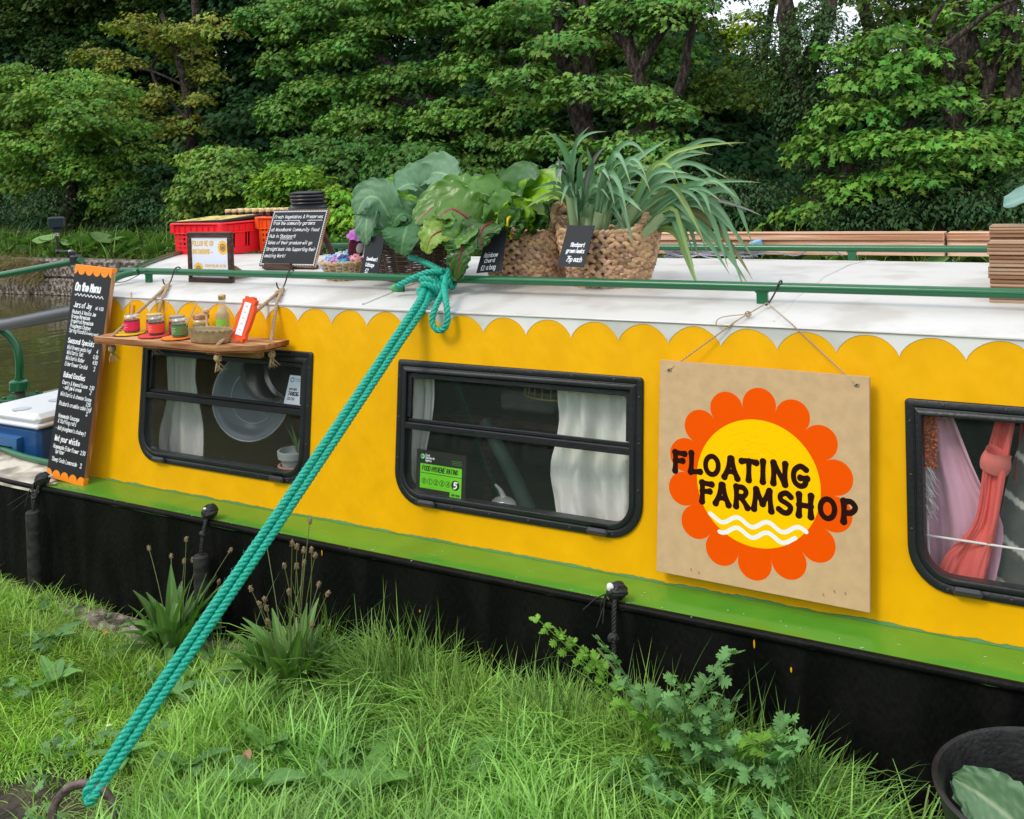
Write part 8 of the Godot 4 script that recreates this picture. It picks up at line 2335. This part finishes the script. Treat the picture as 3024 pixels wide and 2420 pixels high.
	var rk := thing("wire_rack", "white wire clothes rack crossing the right window", "rack")
	for q in [[Vector3(-0.455, 0.66, -2.965), Vector3(-0.455, 0.48, -2.965)], [Vector3(-0.44, 0.66, -2.985), Vector3(-0.44, 0.48, -2.985)], [Vector3(-0.455, 0.61, -2.965), Vector3(0.4, 0.60, -2.965)]]:
		var rb := MB.new(); rb.tube(PackedVector3Array([q[0], q[1]]), 0.0035, 0.0035, 8)
		part("bar", rb, mats.white_plain, rk)

# --- far bank: stone wall, weeds; and the hedge on the towpath side that the panes mirror
func build_far_bank() -> void:
	var w := thing("canal_wall", "low weathered stone wall along the far waterline", "wall")
	var r := RandomNumberGenerator.new(); r.seed = 12
	for course in 2:
		var x := -26.0
		while x < 1.0:
			var l := r.randf_range(0.45, 0.95)
			var b := MB.new()
			b.box(Vector3(l - 0.03, 0.33, 0.35), xf(Vector3(x + l / 2, -0.14 + course * 0.345, -11.42 + r.randf_range(-0.03, 0.03)), r.randf_range(-0.03, 0.03), r.randf_range(-0.02, 0.02), r.randf_range(-0.015, 0.015)), 0.035)
			part("stone", b, mats.stone, w)
			x += l
	var bk := MB.new(); bk.box(Vector3(140, 1.4, 0.3), xf(Vector3(0, -0.42, -11.62)), 0.02)
	part("core", bk, mats.soil, w)
	var weeds := Node3D.new(); weeds.name = "far_bank_weeds"; add_child(weeds); tag(weeds, "nettles, butterbur leaves and long grass growing on the far bank", "weeds", "", "stuff")
	var disc := MB.new()
	var rows := []
	for i in 3:
		var row := PackedVector3Array()
		for k in 14:
			var a := -TAU * k / 14
			var rad: float = [0.0, 0.6, 1.0][i] * (1.0 + 0.1 * sin(a * 3))
			row.append(Vector3(cos(a) * rad, 0.16 * rad * rad + 0.06 * sin(a * 4) * rad, sin(a) * rad))
		rows.append(row)
	disc.grid(rows, true)
	var xs := []; var cs := []; var xg := []; var cg := []; var xl := []; var cl := []; var xd := []; var cd := []
	for i in 1300:
		var p := Vector3(r.randf_range(-27.0, 0.0), r.randf_range(0.34, 0.72), r.randf_range(-12.6, -11.55))
		xs.append(Transform3D(Basis(Vector3(r.randfn(), 0, r.randfn() + 1.2).normalized(), r.randf_range(0.2, 0.8)).scaled(Vector3.ONE * r.randf_range(0.06, 0.2)), p))
		var g := r.randf_range(0.7, 1.3)
		cs.append(Color(0.16 * g, 0.28 * g, 0.09 * g))
	for i in 3600:
		var z := r.randf_range(-14.0, -11.5)
		xg.append(Transform3D(Basis(Vector3.UP, r.randf() * TAU).scaled(Vector3.ONE * r.randf_range(1.2, 2.6)), Vector3(r.randf_range(-28.0, 2.0), 0.32, z)))
		var g := r.randf_range(0.7, 1.3)
		cg.append(Color(0.17 * g, 0.3 * g, 0.05 * g))
	for i in 1500:
		xl.append(Transform3D(Basis(Vector3.UP, r.randf() * TAU).scaled(Vector3.ONE * r.randf_range(0.5, 1.0)), Vector3(r.randf_range(-28.0, 2.0), r.randf_range(0.36, 0.8), r.randf_range(-13.0, -11.6))))
		var g := r.randf_range(0.7, 1.3)
		cl.append(Color(0.12 * g, 0.23 * g, 0.055 * g))
	for i in 260:   # dead grass hanging over the stones at the left
		xd.append(Transform3D(Basis(Vector3(1, 0, 0), r.randf_range(1.6, 2.6)) * Basis(Vector3.UP, r.randf() * TAU).scaled(Vector3.ONE * r.randf_range(0.8, 1.6)), Vector3(-16.4 - absf(r.randfn()) * 2.2, r.randf_range(0.05, 0.4), -11.24)))
		var g := r.randf_range(0.7, 1.3)
		cd.append(Color(0.4 * g, 0.32 * g, 0.17 * g))
	many("leaves", disc.mesh(), leafy("butterbur_leaf", 0.5), xs, cs, weeds)
	many("blades", tuft(2, 91), leafy("far_grass", 0.5), xg, cg, weeds)
	crown([], Color.WHITE, 1.0, "ivy", weeds)
	many("nettles", sprays["ivy_spray"][0], leafy("far_grass", 0.5), xl, cl, weeds)
	many("dead_grass", tuft(2, 92), leafy("far_grass", 0.5), xd, cd, weeds)
	var hedge := thing("hedge", "dense hedge along the towpath side, mirrored darkly in the boat's windows", "hedge")
	var hc := []
	for i in 34: hc.append([-15.0 + i * 0.75, 0.7 + 0.6 * (i % 2), 4.6 + 0.3 * sin(i * 2.0), 0.75, 0.75])
	for i in 22: hc.append([-15.0 + i * 1.15 + r.randf(), 1.9 + r.randf() * 0.7, 4.9, 0.8, 0.6])
	crown(hc, Color(0.04, 0.085, 0.022), 1.0, "ivy", hedge, 1.5)
	var hs := MB.new()
	for i in 26:
		var x := -15.0 + i
		hs.tube(PackedVector3Array([Vector3(x, 0, 4.7), Vector3(x + r.randf_range(-0.2, 0.2), 1.8, 4.7)]), 0.04, 0.02, 6)
	tag(part("stems", hs, mats.bark, hedge), "", "", "", "stuff")
